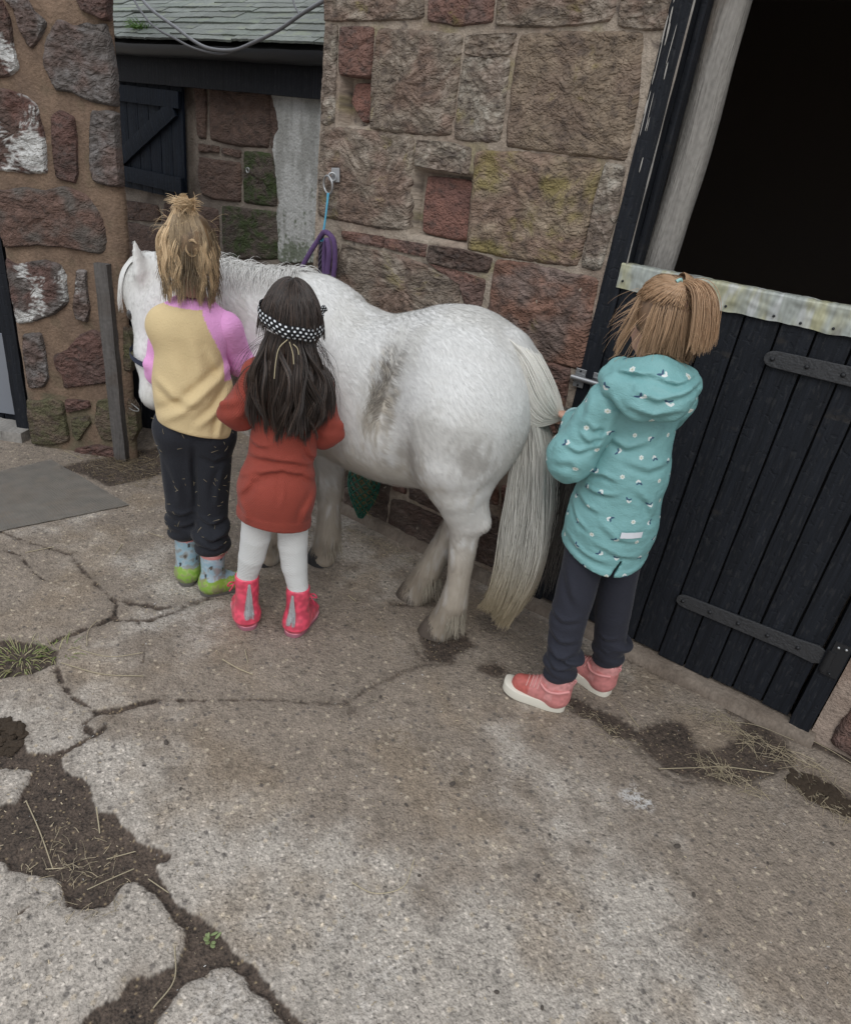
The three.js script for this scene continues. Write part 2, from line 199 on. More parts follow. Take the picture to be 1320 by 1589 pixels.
const CRACKS=[[[[-2.519,-0.933],[-2.34,-0.989],[-2.203,-1.038],[-2.1,-1.018],[-1.92,-0.998],[-1.811,-0.985]],0.0065],[[[-1.809,-1.014],[-1.708,-1.072],[-1.642,-1.141],[-1.633,-1.229]],0.0129],[[[-1.738,-0.935],[-1.668,-1.008],[-1.642,-1.12]],0.0092],[[[-1.811,-0.985],[-1.757,-0.936],[-1.755,-0.878],[-1.764,-0.797],[-1.765,-0.741]],0.0117],[[[-1.666,-0.7],[-1.579,-0.668],[-1.512,-0.66],[-1.447,-0.67],[-1.4,-0.674]],0.0077],[[[-1.4,-0.674],[-1.368,-0.728],[-1.355,-0.769],[-1.336,-0.812]],0.0131],[[[-1.336,-0.812],[-1.22,-0.921],[-1.102,-1.038],[-0.981,-1.133],[-0.925,-1.187]],0.0038],[[[-0.925,-1.187],[-0.895,-1.171]],0.0116],[[[-0.925,-1.187],[-0.921,-1.272],[-0.894,-1.402],[-0.861,-1.501],[-0.798,-1.564]],0.0064],[[[-1.4,-0.674],[-1.391,-0.632],[-1.333,-0.624],[-1.34,-0.548],[-1.335,-0.496]],0.0089],[[[-1.361,-0.694],[-1.341,-0.654],[-1.332,-0.613]],0.0074],[[[-2.405,-0.88],[-2.319,-0.908],[-2.188,-0.889],[-2.102,-0.89]],0.0031],[[[-0.194,-1.668],[-0.125,-1.615],[-0.038,-1.614],[0.056,-1.679],[0.148,-1.775]],0.004],[[[-1.695,-0.99],[-1.54,-0.911],[-1.445,-0.838]],0.0014],[[[-0.953,-1.55],[-0.906,-1.525],[-0.858,-1.504]],0.0034],[[[-1.008,-0.239],[-1.009,-0.264],[-1.011,-0.297]],0.0018],[[[-0.391,-2.067],[-0.286,-2.049],[-0.151,-2.065],[-0.04,-2.065]],0.0173],[[[-1.15,-1.688],[-1.096,-1.739],[-1.06,-1.795]],0.01]];
const DIRT=[[[-1.945,-0.533],[-1.857,-0.666],[-1.785,-0.708],[-1.715,-0.735],[-1.668,-0.698],[-1.673,-0.633],[-1.716,-0.564],[-1.767,-0.485],[-1.89,-0.477]],[[-1.58,-0.392],[-1.523,-0.476],[-1.466,-0.505],[-1.403,-0.49],[-1.357,-0.524],[-1.35,-0.554],[-1.313,-0.53],[-1.283,-0.517],[-1.202,-0.538],[-1.157,-0.515],[-1.118,-0.506],[-1.08,-0.531],[-1.028,-0.524],[-0.96,-0.529],[-0.931,-0.543],[-0.896,-0.553],[-0.886,-0.54],[-0.901,-0.523],[-0.893,-0.514],[-0.849,-0.503],[-0.795,-0.492],[-0.76,-0.496],[-0.708,-0.513],[-0.652,-0.51],[-0.617,-0.506],[-0.569,-0.515],[-0.523,-0.507],[-0.478,-0.508],[-0.389,-0.505],[-0.267,-0.493],[-0.278,-0.472],[-0.397,-0.479],[-0.476,-0.489],[-0.524,-0.484],[-0.552,-0.483],[-0.57,-0.491],[-0.608,-0.482],[-0.622,-0.47],[-0.636,-0.435],[-0.645,-0.398],[-0.639,-0.367],[-0.636,-0.342],[-0.572,-0.305],[-0.543,-0.225],[-0.584,-0.172],[-0.68,-0.17],[-0.73,-0.252],[-0.743,-0.274],[-0.722,-0.319],[-0.734,-0.346],[-0.707,-0.383],[-0.689,-0.414],[-0.705,-0.448],[-0.725,-0.473],[-0.763,-0.466],[-0.795,-0.474],[-0.845,-0.477],[-0.892,-0.469],[-0.91,-0.45],[-0.907,-0.433],[-0.895,-0.397],[-0.921,-0.362],[-0.959,-0.342],[-1.016,-0.366],[-1.061,-0.341],[-1.116,-0.308],[-1.153,-0.306],[-1.23,-0.249],[-1.346,-0.208],[-1.393,-0.25],[-1.295,-0.371],[-1.274,-0.397],[-1.303,-0.433],[-1.336,-0.468],[-1.403,-0.42],[-1.484,-0.367],[-1.573,-0.346]],[[-0.457,-1.702],[-0.384,-1.732],[-0.316,-1.73],[-0.261,-1.743],[-0.206,-1.728],[-0.171,-1.78],[-0.156,-1.832],[-0.096,-1.877],[-0.053,-1.836],[-0.029,-1.787],[0.026,-1.839],[0.044,-1.891],[0.062,-1.944],[0.053,-2.031],[0.013,-2.021],[-0.017,-2.058],[0.059,-2.097],[0.148,-2.063],[0.211,-2.012],[0.226,-1.939],[0.187,-1.839],[0.137,-1.768],[0.07,-1.7],[-0.027,-1.642],[-0.072,-1.632],[-0.114,-1.641],[-0.15,-1.658],[-0.187,-1.675],[-0.249,-1.645],[-0.311,-1.666],[-0.38,-1.645]],[[0.243,-1.89],[0.284,-1.943],[0.352,-1.942],[0.404,-1.929],[0.41,-1.861],[0.347,-1.825],[0.28,-1.816],[0.245,-1.839]],[[-0.969,-1.61],[-0.892,-1.662],[-0.851,-1.735],[-0.789,-1.716],[-0.813,-1.618],[-0.79,-1.571],[-0.861,-1.519],[-0.912,-1.552]],[[-0.734,-1.627],[-0.692,-1.687],[-0.647,-1.686],[-0.631,-1.639],[-0.671,-1.609],[-0.713,-1.602]],[[0.125,-2.08],[0.234,-2.145],[0.386,-2.157],[0.393,-2.076],[0.265,-2.062],[0.154,-2.031]],[[-2.938,-1.38],[-2.921,-1.661],[-2.883,-1.929],[-2.671,-1.932],[-2.591,-1.655],[-2.622,-1.446],[-2.761,-1.435]]];
const MAT=[[-3.04,-0.868],[-3.021,-1.393],[-2.409,-1.407],[-2.57,-0.692]];
const GP={"tuft1":[-1.774,-0.655],"tuft2":[-1.718,-0.732],"weed":[-0.679,-0.491],"manure":[0.315,-1.878],"manure2":[-1.447,-0.464],"stain":[-0.106,-1.467]};
const STALKS=[[[-1.267,-0.416],[-1.16,-0.395],[-1.057,-0.37]],[[-0.959,-0.391],[-0.945,-0.434],[-0.929,-0.482]],[[-0.718,-0.437],[-0.669,-0.4],[-0.659,-0.348]],[[-1.123,-0.509],[-1.063,-0.481]],[[-1.442,-0.841],[-1.528,-0.765],[-1.657,-0.709]],[[-1.706,-0.766],[-1.587,-0.821],[-1.531,-0.899]],[[-1.673,-0.799],[-1.741,-0.844],[-1.768,-0.89]],[[-1.337,-1.049],[-1.267,-1.055],[-1.218,-1.07]],[[-0.537,-0.769],[-0.483,-0.785],[-0.442,-0.84],[-0.464,-0.911]],[[-1.069,-0.36],[-1.041,-0.387]],[[-0.994,-0.456],[-0.964,-0.508]],[[-0.887,-0.489],[-0.823,-0.496]],[[-0.289,-1.804],[-0.198,-1.736]],[[0.002,-1.817],[0.043,-1.77],[0.067,-1.728]],[[-0.094,-1.611],[-0.007,-1.707],[0.069,-1.784]],[[0.07,-1.779],[0.127,-1.816],[0.185,-1.853]],[[0.222,-2.095],[0.318,-2.093],[0.374,-2.077]],[[-0.011,-1.95],[0.094,-2.031],[0.21,-2.046]],[[0.066,-2.278],[0.154,-2.209],[0.222,-2.095]],[[0.286,-1.898],[0.357,-1.886],[0.394,-1.855]],[[-2.155,-1.332],[-2.08,-1.355]],[[-1.916,-1.512],[-1.848,-1.512]],[[-1.324,-1.129],[-1.269,-1.095]],[[-1.3,-1.601],[-1.252,-1.592]],[[-2.145,-1.212],[-2.098,-1.156]],[[-2.313,-0.928],[-2.282,-1.019]],[[-3.093,-1.494],[-2.938,-1.505]]];
const CABLE=[[[-4.101,2.142,-2.7],[-3.877,2.044,-2.62],[-3.555,1.941,-2.56],[-3.374,1.882,-2.53],[-3.251,1.854,-2.52],[-3.067,1.851,-2.52],[-2.893,1.882,-2.5],[-2.697,1.926,-2.47],[-2.506,1.973,-2.42],[-2.241,1.997,-2.3]],[[-4.199,2.148,-2.72],[-4.003,2.049,-2.64],[-3.765,1.949,-2.57],[-3.516,1.887,-2.53],[-3.362,1.851,-2.52],[-3.157,1.834,-2.53],[-2.979,1.865,-2.51],[-2.753,1.911,-2.48]],[[-2.653,2.065,-2.5],[-2.608,2.021,-2.47],[-2.554,1.989,-2.44],[-2.516,1.97,-2.42]]];
const TUFTP=[-4.072,1.956,-2.72];
const CRUMBS=[[-0.868,-1.272],[-0.243,-1.196],[-0.24,-1.219],[-0.518,-1.157],[-0.431,-0.887],[0.126,-1.598],[0.029,-1.392],[-0.213,-1.076],[-0.311,-0.785],[-0.163,-0.793],[-0.077,-0.827],[-0.604,-0.787],[-1.178,-0.736],[-1.026,-0.672],[-0.953,-0.655],[0.23,-1.509],[0.361,-1.697],[-0.054,-0.982],[0.101,-1.286],[-0.571,-1.019]];
// ---------------------------------------------------------------- yard ground
const GX0 = -3.5, GX1 = .8, GZ0 = -2.35, GZ1 = .25, GW = GX1 - GX0, GD = GZ1 - GZ0;
const segD = (px, pz, a, b) => { const dx = b[0] - a[0], dz = b[1] - a[1], t = clamp(((px - a[0]) * dx + (pz - a[1]) * dz) / (dx * dx + dz * dz + 1e-12)); return Math.hypot(px - a[0] - dx * t, pz - a[1] - dz * t); };
function polyD(px, pz, P) { let d = 9, ins = false; for (let i = 0, j = P.length - 1; i < P.length; j = i++) { d = Math.min(d, segD(px, pz, P[j], P[i])); if ((P[i][1] > pz) !== (P[j][1] > pz) && px < (P[j][0] - P[i][0]) * (pz - P[i][1]) / (P[j][1] - P[i][1]) + P[i][0]) ins = !ins; } return ins ? -d : d; }
const DN = [640, 348], DF = new Float32Array(DN[0] * DN[1]).fill(1);
{
  const put = (bx0, bx1, bz0, bz1, fn) => {
    const i0 = Math.max(0, Math.floor((bx0 - .12 - GX0) / GW * (DN[0] - 1))), i1 = Math.min(DN[0] - 1, Math.ceil((bx1 + .12 - GX0) / GW * (DN[0] - 1))), j0 = Math.max(0, Math.floor((bz0 - .12 - GZ0) / GD * (DN[1] - 1))), j1 = Math.min(DN[1] - 1, Math.ceil((bz1 + .12 - GZ0) / GD * (DN[1] - 1)));
    for (let j = j0; j <= j1; j++) for (let i = i0; i <= i1; i++) { const k = j * DN[0] + i, d = fn(GX0 + GW * i / (DN[0] - 1), GZ0 + GD * j / (DN[1] - 1)); if (d < DF[k]) DF[k] = d; }
  };
  const box = P => [Math.min(...P.map(p => p[0])), Math.max(...P.map(p => p[0])), Math.min(...P.map(p => p[1])), Math.max(...P.map(p => p[1]))];
  for (const P of DIRT) put(...box(P), (x, z) => polyD(x, z, P));
  for (const [P, w] of CRACKS) put(...box(P), (x, z) => { let d = 9; for (let i = 1; i < P.length; i++) d = Math.min(d, segD(x, z, P[i - 1], P[i])); return d - w * (.75 + .9 * noise(x * 30, 0, z * 30)); });
}
function dirtD(x, z) {
  const u = clamp((x - GX0) / GW) * (DN[0] - 1.001), v = clamp((z - GZ0) / GD) * (DN[1] - 1.001), i = Math.floor(u), j = Math.floor(v), a = u - i, b = v - j, k = j * DN[0] + i;
  return lerp(lerp(DF[k], DF[k + 1], a), lerp(DF[k + DN[0]], DF[k + DN[0] + 1], a), b) + .012 * fbm(x * 32, 3, z * 32, 5) + .0030 * noise(x * 150, 5, z * 150);
}
function groundH(x, z) {
  const m = sst(.004, -.008, dirtD(x, z)) * (1 - .6 * sst(-.9, -1.2, z)), e = Math.min(1, (x - GX0) / .2, (GX1 - x) / .2, (GZ1 - z) / .2);
  return clamp(e) * (.006 * fbm(x * 1.7, 8, z * 1.7, 2) + .0016 * fbm(x * 24, 1, z * 24, 3) - m * (.011 + .006 * fbm(x * 16, 2, z * 16, 3)));
}
{
  const TW = 2048, TH = 1400;
  const map = tex(TW, TH, (u, v, i, j) => {
    const x = GX0 + u * GW, z = GZ0 + v * GD, d = dirtD(x, z), wet = sst(-.9, -1.2, z), m = sst(.003 + .010 * wet, -.003 - .014 * wet, d + wet * .012 * noise(x * 70, 2, z * 70));
    const n1 = fbm(x * 2.1, 0, z * 2.1, 3), n2 = fbm(x * 9, 4, z * 9, 4), n3 = noise(x * 60, 6, z * 60), n4 = noise(x * 210, 7, z * 210), n5 = noise(x * 430, 1, z * 430);
    const [c1, id1] = cells(x * 95, z * 95, 1), [c2, id2] = cells(x * 42, z * 42, 2);
    const near = fbm(x * 1.1 + 3, 2, z * 1.1 - 5, 2) + .55 * sst(-1.35, -.75, z + .55 * x * .6) - .25;   // swept, bare part of the slab against the trodden part
    const bare = sst(-.12, .22, near + n2 * .35);
    let c = mix3([.245, .203, .163], [.375, .338, .295], bare);
    const film = sst(.02, .3, fbm(x * 3.4 + 7, 9, z * 3.4, 5)); c = mix3(c, [.235, .18, .125], film * .5);
    const pale = sst(.12, .36, fbm(x * 4.7, 17, z * 4.7, 5)); c = mix3(c, [.40, .375, .345], pale * .45 * (.3 + .7 * bare) * sst(-.3, .2, n3 + n4));
    let k = 1 + .24 * n2 + .20 * n3 + .42 * n4 + .34 * n5;
    const ag = sst(.42, .22, c1); if (id1 > .62) { k *= 1 + ag * (id1 - .6) * 1.5 * (.35 + .65 * bare); } else if (id1 < .2) k *= 1 - ag * .38 * (.4 + .6 * bare);
    const ag2 = sst(.3, .16, c2); if (id2 > .86) c = mix3(c, [.46, .39, .3], ag2 * .75); else if (id2 < .07) c = mix3(c, [.09, .08, .075], ag2 * .7);
    const pit = .6 * sst(.3, .5, noise(x * 33 + 5, 3, z * 33) + .3 * n4); k *= 1 - .35 * pit;
    c = [c[0] * k, c[1] * k, c[2] * k];
    const w = Math.hypot(x - GP.stain[0], (z - GP.stain[1]) * 1.2); c = mix3(c, [.62, .62, .62], .7 * sst(.07, .0, w + .05 * fbm(x * 30, 1, z * 30, 4)) * sst(-.25, .15, n3 + n4));
    const dd = [.068, .05, .038], kd = 1 + .5 * n3 + .8 * n4 + .5 * n5 + .5 * n2; let s = [dd[0] * kd, dd[1] * kd, dd[2] * kd];
    if (id1 > .9) s = mix3(s, [.3, .23, .14], sst(.3, .2, c1) * .8);
    const damp = .30 * sst(.035, .002, d + .02 * n2);   // wet soil drawn into the edge of the slab
    c = mix3(mix3(c, [.1, .078, .06], damp * (.7 + n3)), s, m);
    return c;
  }, true, THREE.ClampToEdgeWrapping);
  const bump = tex(1024, 1024, (u, v) => { const x = u * .9, z = v * .9, [c, id] = cells(x * 120, z * 120, 11), [c2, id2] = cells(x * 48, z * 48, 12); return .42 + .3 * sst(.5, .15, c) * (id - .35) + .25 * sst(.34, .2, c2) * (id2 > .7 ? 1 : id2 < .25 ? -1 : 0) + .16 * noise(x * 330, 1, z * 330) + .16 * noise(x * 150, 2, z * 150) + .18 * fbm(x * 30, 3, z * 30, 3); });
  bump.repeat.set(GW / .9, GD / .9);
  const nx = 660, nz = 372, P = [], uv = [], I = [];
  for (let j = 0; j <= nz; j++) for (let i = 0; i <= nx; i++) { const x = GX0 + GW * i / nx, z = GZ0 + GD * j / nz; P.push(x, groundH(x, z), z); uv.push(i / nx, j / nz); }
  for (let j = 0; j < nz; j++) for (let i = 0; i < nx; i++) { const a = j * (nx + 1) + i; I.push(a, a + nx + 1, a + 1, a + 1, a + nx + 1, a + nx + 2); }
  single('yard_ground', geoOf(P, I, null, uv), M([1, 1, 1], .9, { map, bumpMap: bump, bumpScale: .007 }), 'cracked concrete yard with dark soil in the broken joints', 'ground', null, 'structure');
  const s = new THREE.Shape([[-80, -80], [80, -80], [80, 80], [-80, 80]].map(p => new THREE.Vector2(...p)));
  s.holes.push(new THREE.Path([[GX0, -GZ1], [GX0, -GZ0], [GX1, -GZ0], [GX1, -GZ1]].map(p => new THREE.Vector2(...p))));
  const far = tex(512, 512, (u, v) => { const n = fbm(u * 7, 1, v * 7, 5), k = .30 * (1 + .4 * n + .5 * noise(u * 240, 2, v * 240)); return [k, k * .885, k * .76]; }, true);
  far.repeat.set(.5, .5);
  const fg = new THREE.ShapeGeometry(s); fg.rotateX(-Math.PI / 2);
  single('yard_beyond', fg, M([1, 1, 1], .95, { map: far }), 'plain concrete yard running on beyond the cracked slab', 'ground', null, 'structure');
}
// ---------------------------------------------------------------- stone walling
const stoneMap = tex(1024, 1024, (u, v) => {
  const x = u * .8, y = v * .8, g = noise(x * 420, y * 420, 1), q = noise(x * 160, y * 160, 2), b = fbm(x * 14, y * 22, 3, 4), [c, id] = cells(x * 75, y * 110, 5);
  const k = .86 + .2 * g + .24 * q + .42 * b - .22 * sst(.5, .15, c) * id; return [k * .92, k * .92, k * .92];
}, true);
const stoneBump = tex(1024, 1024, (u, v) => {
  const x = u * .8, y = v * .8, [c, id] = cells(x * 42 + 1.2 * noise(x * 18, y * 18, 5), y * 66 + 1.4 * noise(x * 15, y * 15, 2), 7), [c2] = cells(x * 110, y * 150, 8);
  return .48 - .32 * sst(.62, .1, c) * (.4 + .6 * id) + .12 * sst(.1, .6, c2) + .14 * noise(x * 200, y * 200, 1) + .26 * fbm(x * 25, y * 25, 6, 3);
});
const stoneMat = M([1, 1, 1], .92, { vertexColors: true, map: stoneMap, bumpMap: stoneBump, bumpScale: .013 });
const PAL = { // base, second, pale tool ridges, yellow lichen, moss, white, height of the rough face, tooling
  buff: { a: [.255, .205, .16], b: [.225, .155, .118], pale: .85, yel: .2, rough: .008, peck: 1 },
  red: { a: [.215, .118, .092], b: [.19, .12, .1], pale: .3, yel: .03, rough: .008, peck: .6 },
  red2: { a: [.27, .135, .105], b: [.22, .115, .095], pale: .03, yel: 0, rough: .003, peck: .1 },
  red3: { a: [.235, .125, .088], b: [.215, .155, .13], pale: .5, yel: .02, rough: .010, peck: .8 },
  grey: { a: [.30, .255, .205], b: [.245, .19, .15], pale: .8, yel: .06, rough: .008, peck: 1 },
  tan: { a: [.28, .212, .152], b: [.24, .175, .13], pale: .4, yel: .12, rough: .008, peck: .8 },
  lichen: { a: [.29, .22, .155], b: [.25, .17, .125], pale: .7, yel: .62, rough: .008, peck: 1 },
  dark: { a: [.15, .11, .09], b: [.115, .075, .06], pale: .22, yel: 0, rough: .010, peck: 1 },
  white: { a: [.13, .085, .07], b: [.15, .07, .055], pale: .4, yel: 0, white: .9, rough: .010, peck: 1.2 },
  greyp: { a: [.17, .15, .14], b: [.15, .105, .09], pale: .55, yel: 0, rough: .010, peck: 1.1 },
  dred: { a: [.155, .085, .07], b: [.13, .08, .068], pale: .25, yel: 0, rough: .010, peck: .9 },
  dbrown: { a: [.165, .1, .078], b: [.15, .128, .112], pale: .35, yel: 0, rough: .010, peck: .7 },
  spot: { a: [.16, .095, .08], b: [.14, .12, .11], pale: .4, yel: 0, white: .35, rough: .010, peck: 1 },
  speck: { a: [.19, .16, .145], b: [.13, .09, .075], pale: .8, yel: 0, white: .12, rough: .009, peck: 1 },
  mossr: { a: [.16, .12, .085], b: [.15, .12, .075], pale: .15, yel: 0, moss: .35, rough: .008, peck: .5 },
  shed: { a: [.19, .125, .1], b: [.17, .115, .095], pale: .12, yel: 0, rough: .008, peck: .7 },
  moss: { a: [.15, .12, .1], b: [.11, .115, .07], pale: .1, yel: 0, moss: .75, rough: .009, peck: 1 },
};
function outline(poly, n) { // corners eased, then n points spaced along the edge
  let p = poly; for (let r = 0; r < 2; r++) { const q = []; for (let i = 0; i < p.length; i++) { const a = p[i], b = p[(i + 1) % p.length], t = r ? .25 : .055; q.push([lerp(a[0], b[0], t), lerp(a[1], b[1], t)], [lerp(a[0], b[0], 1 - t), lerp(a[1], b[1], 1 - t)]); } p = q; }
  let L = 0; const s = p.map((a, i) => { const b = p[(i + 1) % p.length], l = Math.hypot(b[0] - a[0], b[1] - a[1]); L += l; return L; }), out = [];
  for (let k = 0; k < n; k++) { const d = L * k / n; let i = 0; while (s[i] < d) i++; const a = p[i], b = p[(i + 1) % p.length], l = Math.hypot(b[0] - a[0], b[1] - a[1]), t = clamp((d - (s[i] - l)) / (l + 1e-9)); out.push([lerp(a[0], b[0], t), lerp(a[1], b[1], t)]); }
  return out;
}
// a stone lying in the wall's own plane: x along, y up, z out; proud by d at the middle, sunk .03 at the back
function stoneGeo(poly, pal, seed, d = .012, n = 88, R = 16, grow = .005) {
  { const m = [0, 0]; for (const p of poly) { m[0] += p[0] / poly.length; m[1] += p[1] / poly.length; } poly = poly.map(p => { const l = Math.hypot(p[0] - m[0], p[1] - m[1]); return [p[0] + (p[0] - m[0]) * grow / l, p[1] + (p[1] - m[1]) * grow / l]; }); }
  const q = PAL[pal], c = [0, 0]; for (const p of poly) { c[0] += p[0] / poly.length; c[1] += p[1] / poly.length; }
  const B = outline(poly, n), P = [], C = [], U = [], I = [], so = seed * 3.7, size = Math.sqrt(Math.max(...poly.map(p => p[0])) - Math.min(...poly.map(p => p[0])));
  const vert = (x, y, z) => {
    P.push(x, y, z); U.push((x + z * 1.3) / .8 + seed * .173, (y + z * .8) / .8 + seed * .291);
    const n1 = fbm(x * 7 + so, y * 9, so, 4), n2 = fbm(x * 28, y * 38 + so, 2, 3), n3 = noise(x * 70, y * 110, so), n4 = fbm(x * 5, y * 5 + so, 9, 4);
    let k = mix3(q.a, q.b, sst(-.12, .18, n1)); k = mix3(k, [k[0] * 1.7, k[1] * 1.8, k[2] * 1.9].map(v => Math.min(v, .5)), q.pale * sst(.02, .3, n2 + .35 * n3 + .5 * n4));
    k = mix3(k, [.08, .062, .055], .65 * sst(.06, .34, -n2 - .3 * n4 - .2 * n3));
    if (q.yel) k = mix3(k, [.30, .245, .085], sst(.30 - q.yel * .42, .56 - q.yel * .4, fbm(x * 9 + 4, y * 11, so + 5, 4) + .5 * n3 * (.4 + n2)) * .75);
    if (q.moss) k = mix3(k, [.05, .085, .018], q.moss * sst(-.15, .2, n2 + n1));
    if (q.white) k = mix3(k, [.72, .72, .70], sst(.05, .16, fbm(x * 8 + 2, y * 6, so, 2) + q.white * .22 - .16 + .25 * noise(x * 35, y * 130, so)) * .95);
    C.push(...k);
  };
  const peck = (x, y) => { const [e, id] = cells(x * 38 + 1.5 * noise(x * 12, y * 12, so), y * 60, seed); return -q.rough * q.peck * .8 * sst(.65, .1, e) * (.3 + .7 * id); };
  const hz = (x, y, rho) => { const e = 1 - rho; return d * (sst(0, .035, e) * .85 + .15 * sst(0, .5, e)) + (q.rough * 1.7 * fbm(x * 16 + so, y * 20, so, 4) + peck(x, y)) * sst(0, .1, e); };
  vert(c[0], c[1], hz(c[0], c[1], 0));
  for (let r = 1; r <= R; r++) for (let i = 0; i < n; i++) {
    const rho = Math.pow(r / R, .8), j = r > R - 3 ? 1 + .02 * noise(B[i][0] * 60, B[i][1] * 60, so) + .03 * fbm(B[i][0] * 22, B[i][1] * 22, so, 2) : 1, x = c[0] + (B[i][0] - c[0]) * rho * j, y = c[1] + (B[i][1] - c[1]) * rho * j;
    vert(x, y, hz(x, y, rho));
  }
  for (let i = 0; i < n; i++) { const k = 3 * (1 + (R - 1) * n + i); vert(P[k], P[k + 1], -.03); }
  for (let i = 0; i < n; i++) { const j = (i + 1) % n; I.push(0, 1 + i, 1 + j); for (let r = 0; r < R; r++) { const a = 1 + r * n; I.push(a + i, a + n + i, a + j, a + j, a + n + i, a + n + j); } }
  return geoOf(P, I, C, U);
}
// mortar bed: a wavy sheet w x h with holes pressed in, uv in metres
function bedGeo(x0, x1, y0, y1, step, fz, col) {
  const nx = Math.round((x1 - x0) / step), ny = Math.round((y1 - y0) / step), P = [], C = [], U = [], I = [];
  for (let j = 0; j <= ny; j++) for (let i = 0; i <= nx; i++) { const x = lerp(x0, x1, i / nx), y = lerp(y0, y1, j / ny); P.push(x, y, fz(x, y)); C.push(...col(x, y)); U.push(x / .8, y / .8); }
  for (let j = 0; j < ny; j++) for (let i = 0; i < nx; i++) { const a = j * (nx + 1) + i; I.push(a, a + 1, a + nx + 1, a + 1, a + nx + 2, a + nx + 1); }
  return geoOf(P, I, C, U);
}
const mortarMap = tex(512, 512, (u, v) => { const k = .9 + .22 * noise(u * 180, v * 180, 1) + .2 * noise(u * 60, v * 60, 2) + .3 * fbm(u * 12, v * 12, 3, 4); return [k * .9, k * .9, k * .9]; }, true);
const mortarBump = tex(512, 512, (u, v) => .5 + .25 * noise(u * 200, v * 200, 1) + .25 * noise(u * 70, v * 70, 2) + .3 * fbm(u * 16, v * 16, 3, 4));
const mortarMat = M([1, 1, 1], .95, { vertexColors: true, map: mortarMap, bumpMap: mortarBump, bumpScale: .006 });
// ---------------------------------------------------------------- stable building: wall, doorway, half door
const darkWood = (() => {
  const map = tex(512, 1024, (u, v) => { const g = fbm(u * 38, v * 2.2, 1, 4), f = noise(u * 190, v * 9, 2), s = sst(.3, .48, fbm(u * 9, v * 14, 6, 5)), w = sst(.33, .42, noise(u * 130, v * 26, 9) + .3 * noise(u * 400, v * 300, 4)); const k = .0135 * (1 + .5 * g + .4 * f); let c = [k * .85, k * 1.0, k * 1.35]; c = mix3(c, [.06, .05, .04], s * .32); return mix3(c, [.12, .115, .11], w * .10); }, true);
  const bump = tex(512, 1024, (u, v) => .5 + .35 * fbm(u * 42, v * 2.6, 1, 4) + .25 * noise(u * 150, v * 7, 2) - .3 * sst(.35, .5, noise(u * 60, v * 60, 5)) + .1 * noise(u * 300, v * 300, 3));
  return MP([1, 1, 1], .7, { map, bumpMap: bump, bumpScale: .003, specularIntensity: .45 });
})();
const oldWood = (() => {
  const map = tex(512, 1024, (u, v) => { const w = .06 * fbm(u * 3, v * 2, 4, 3), g = fbm((u + w) * 14, v * 2.4, 1, 5), f = noise((u + w) * 150, v * 10, 2), s = sst(.1, .35, fbm(u * 5, v * 4, 6, 4)); const k = .285 * (1 + .42 * g + .2 * f + .2 * noise(u * 60, v * 60, 3)); let c = [k, k * .945, k * .87]; c = mix3(c, [.2, .15, .11], s * .45); return mix3(c, [.06, .05, .045], sst(.34, .5, -g + .3 * f)); }, true);
  const bump = tex(512, 1024, (u, v) => { const w = .06 * fbm(u * 3, v * 2, 4, 3); return .5 + .5 * fbm((u + w) * 16, v * 2.4, 1, 5) + .18 * noise((u + w) * 150, v * 10, 2) + .12 * noise(u * 90, v * 90, 4); });
  return M([1, 1, 1], .85, { map, bumpMap: bump, bumpScale: .006 });
})();
const iron = M([.03, .031, .034], .55, { metalness: .5 }), steel = M([.45, .46, .47], .4, { metalness: .75 });
const inPoly = (x, y, P) => polyD(x, y, P);
const WZ = -2.1;
const stable = thing('stable_building', 'red and buff sandstone stable with a black half door', 'building');
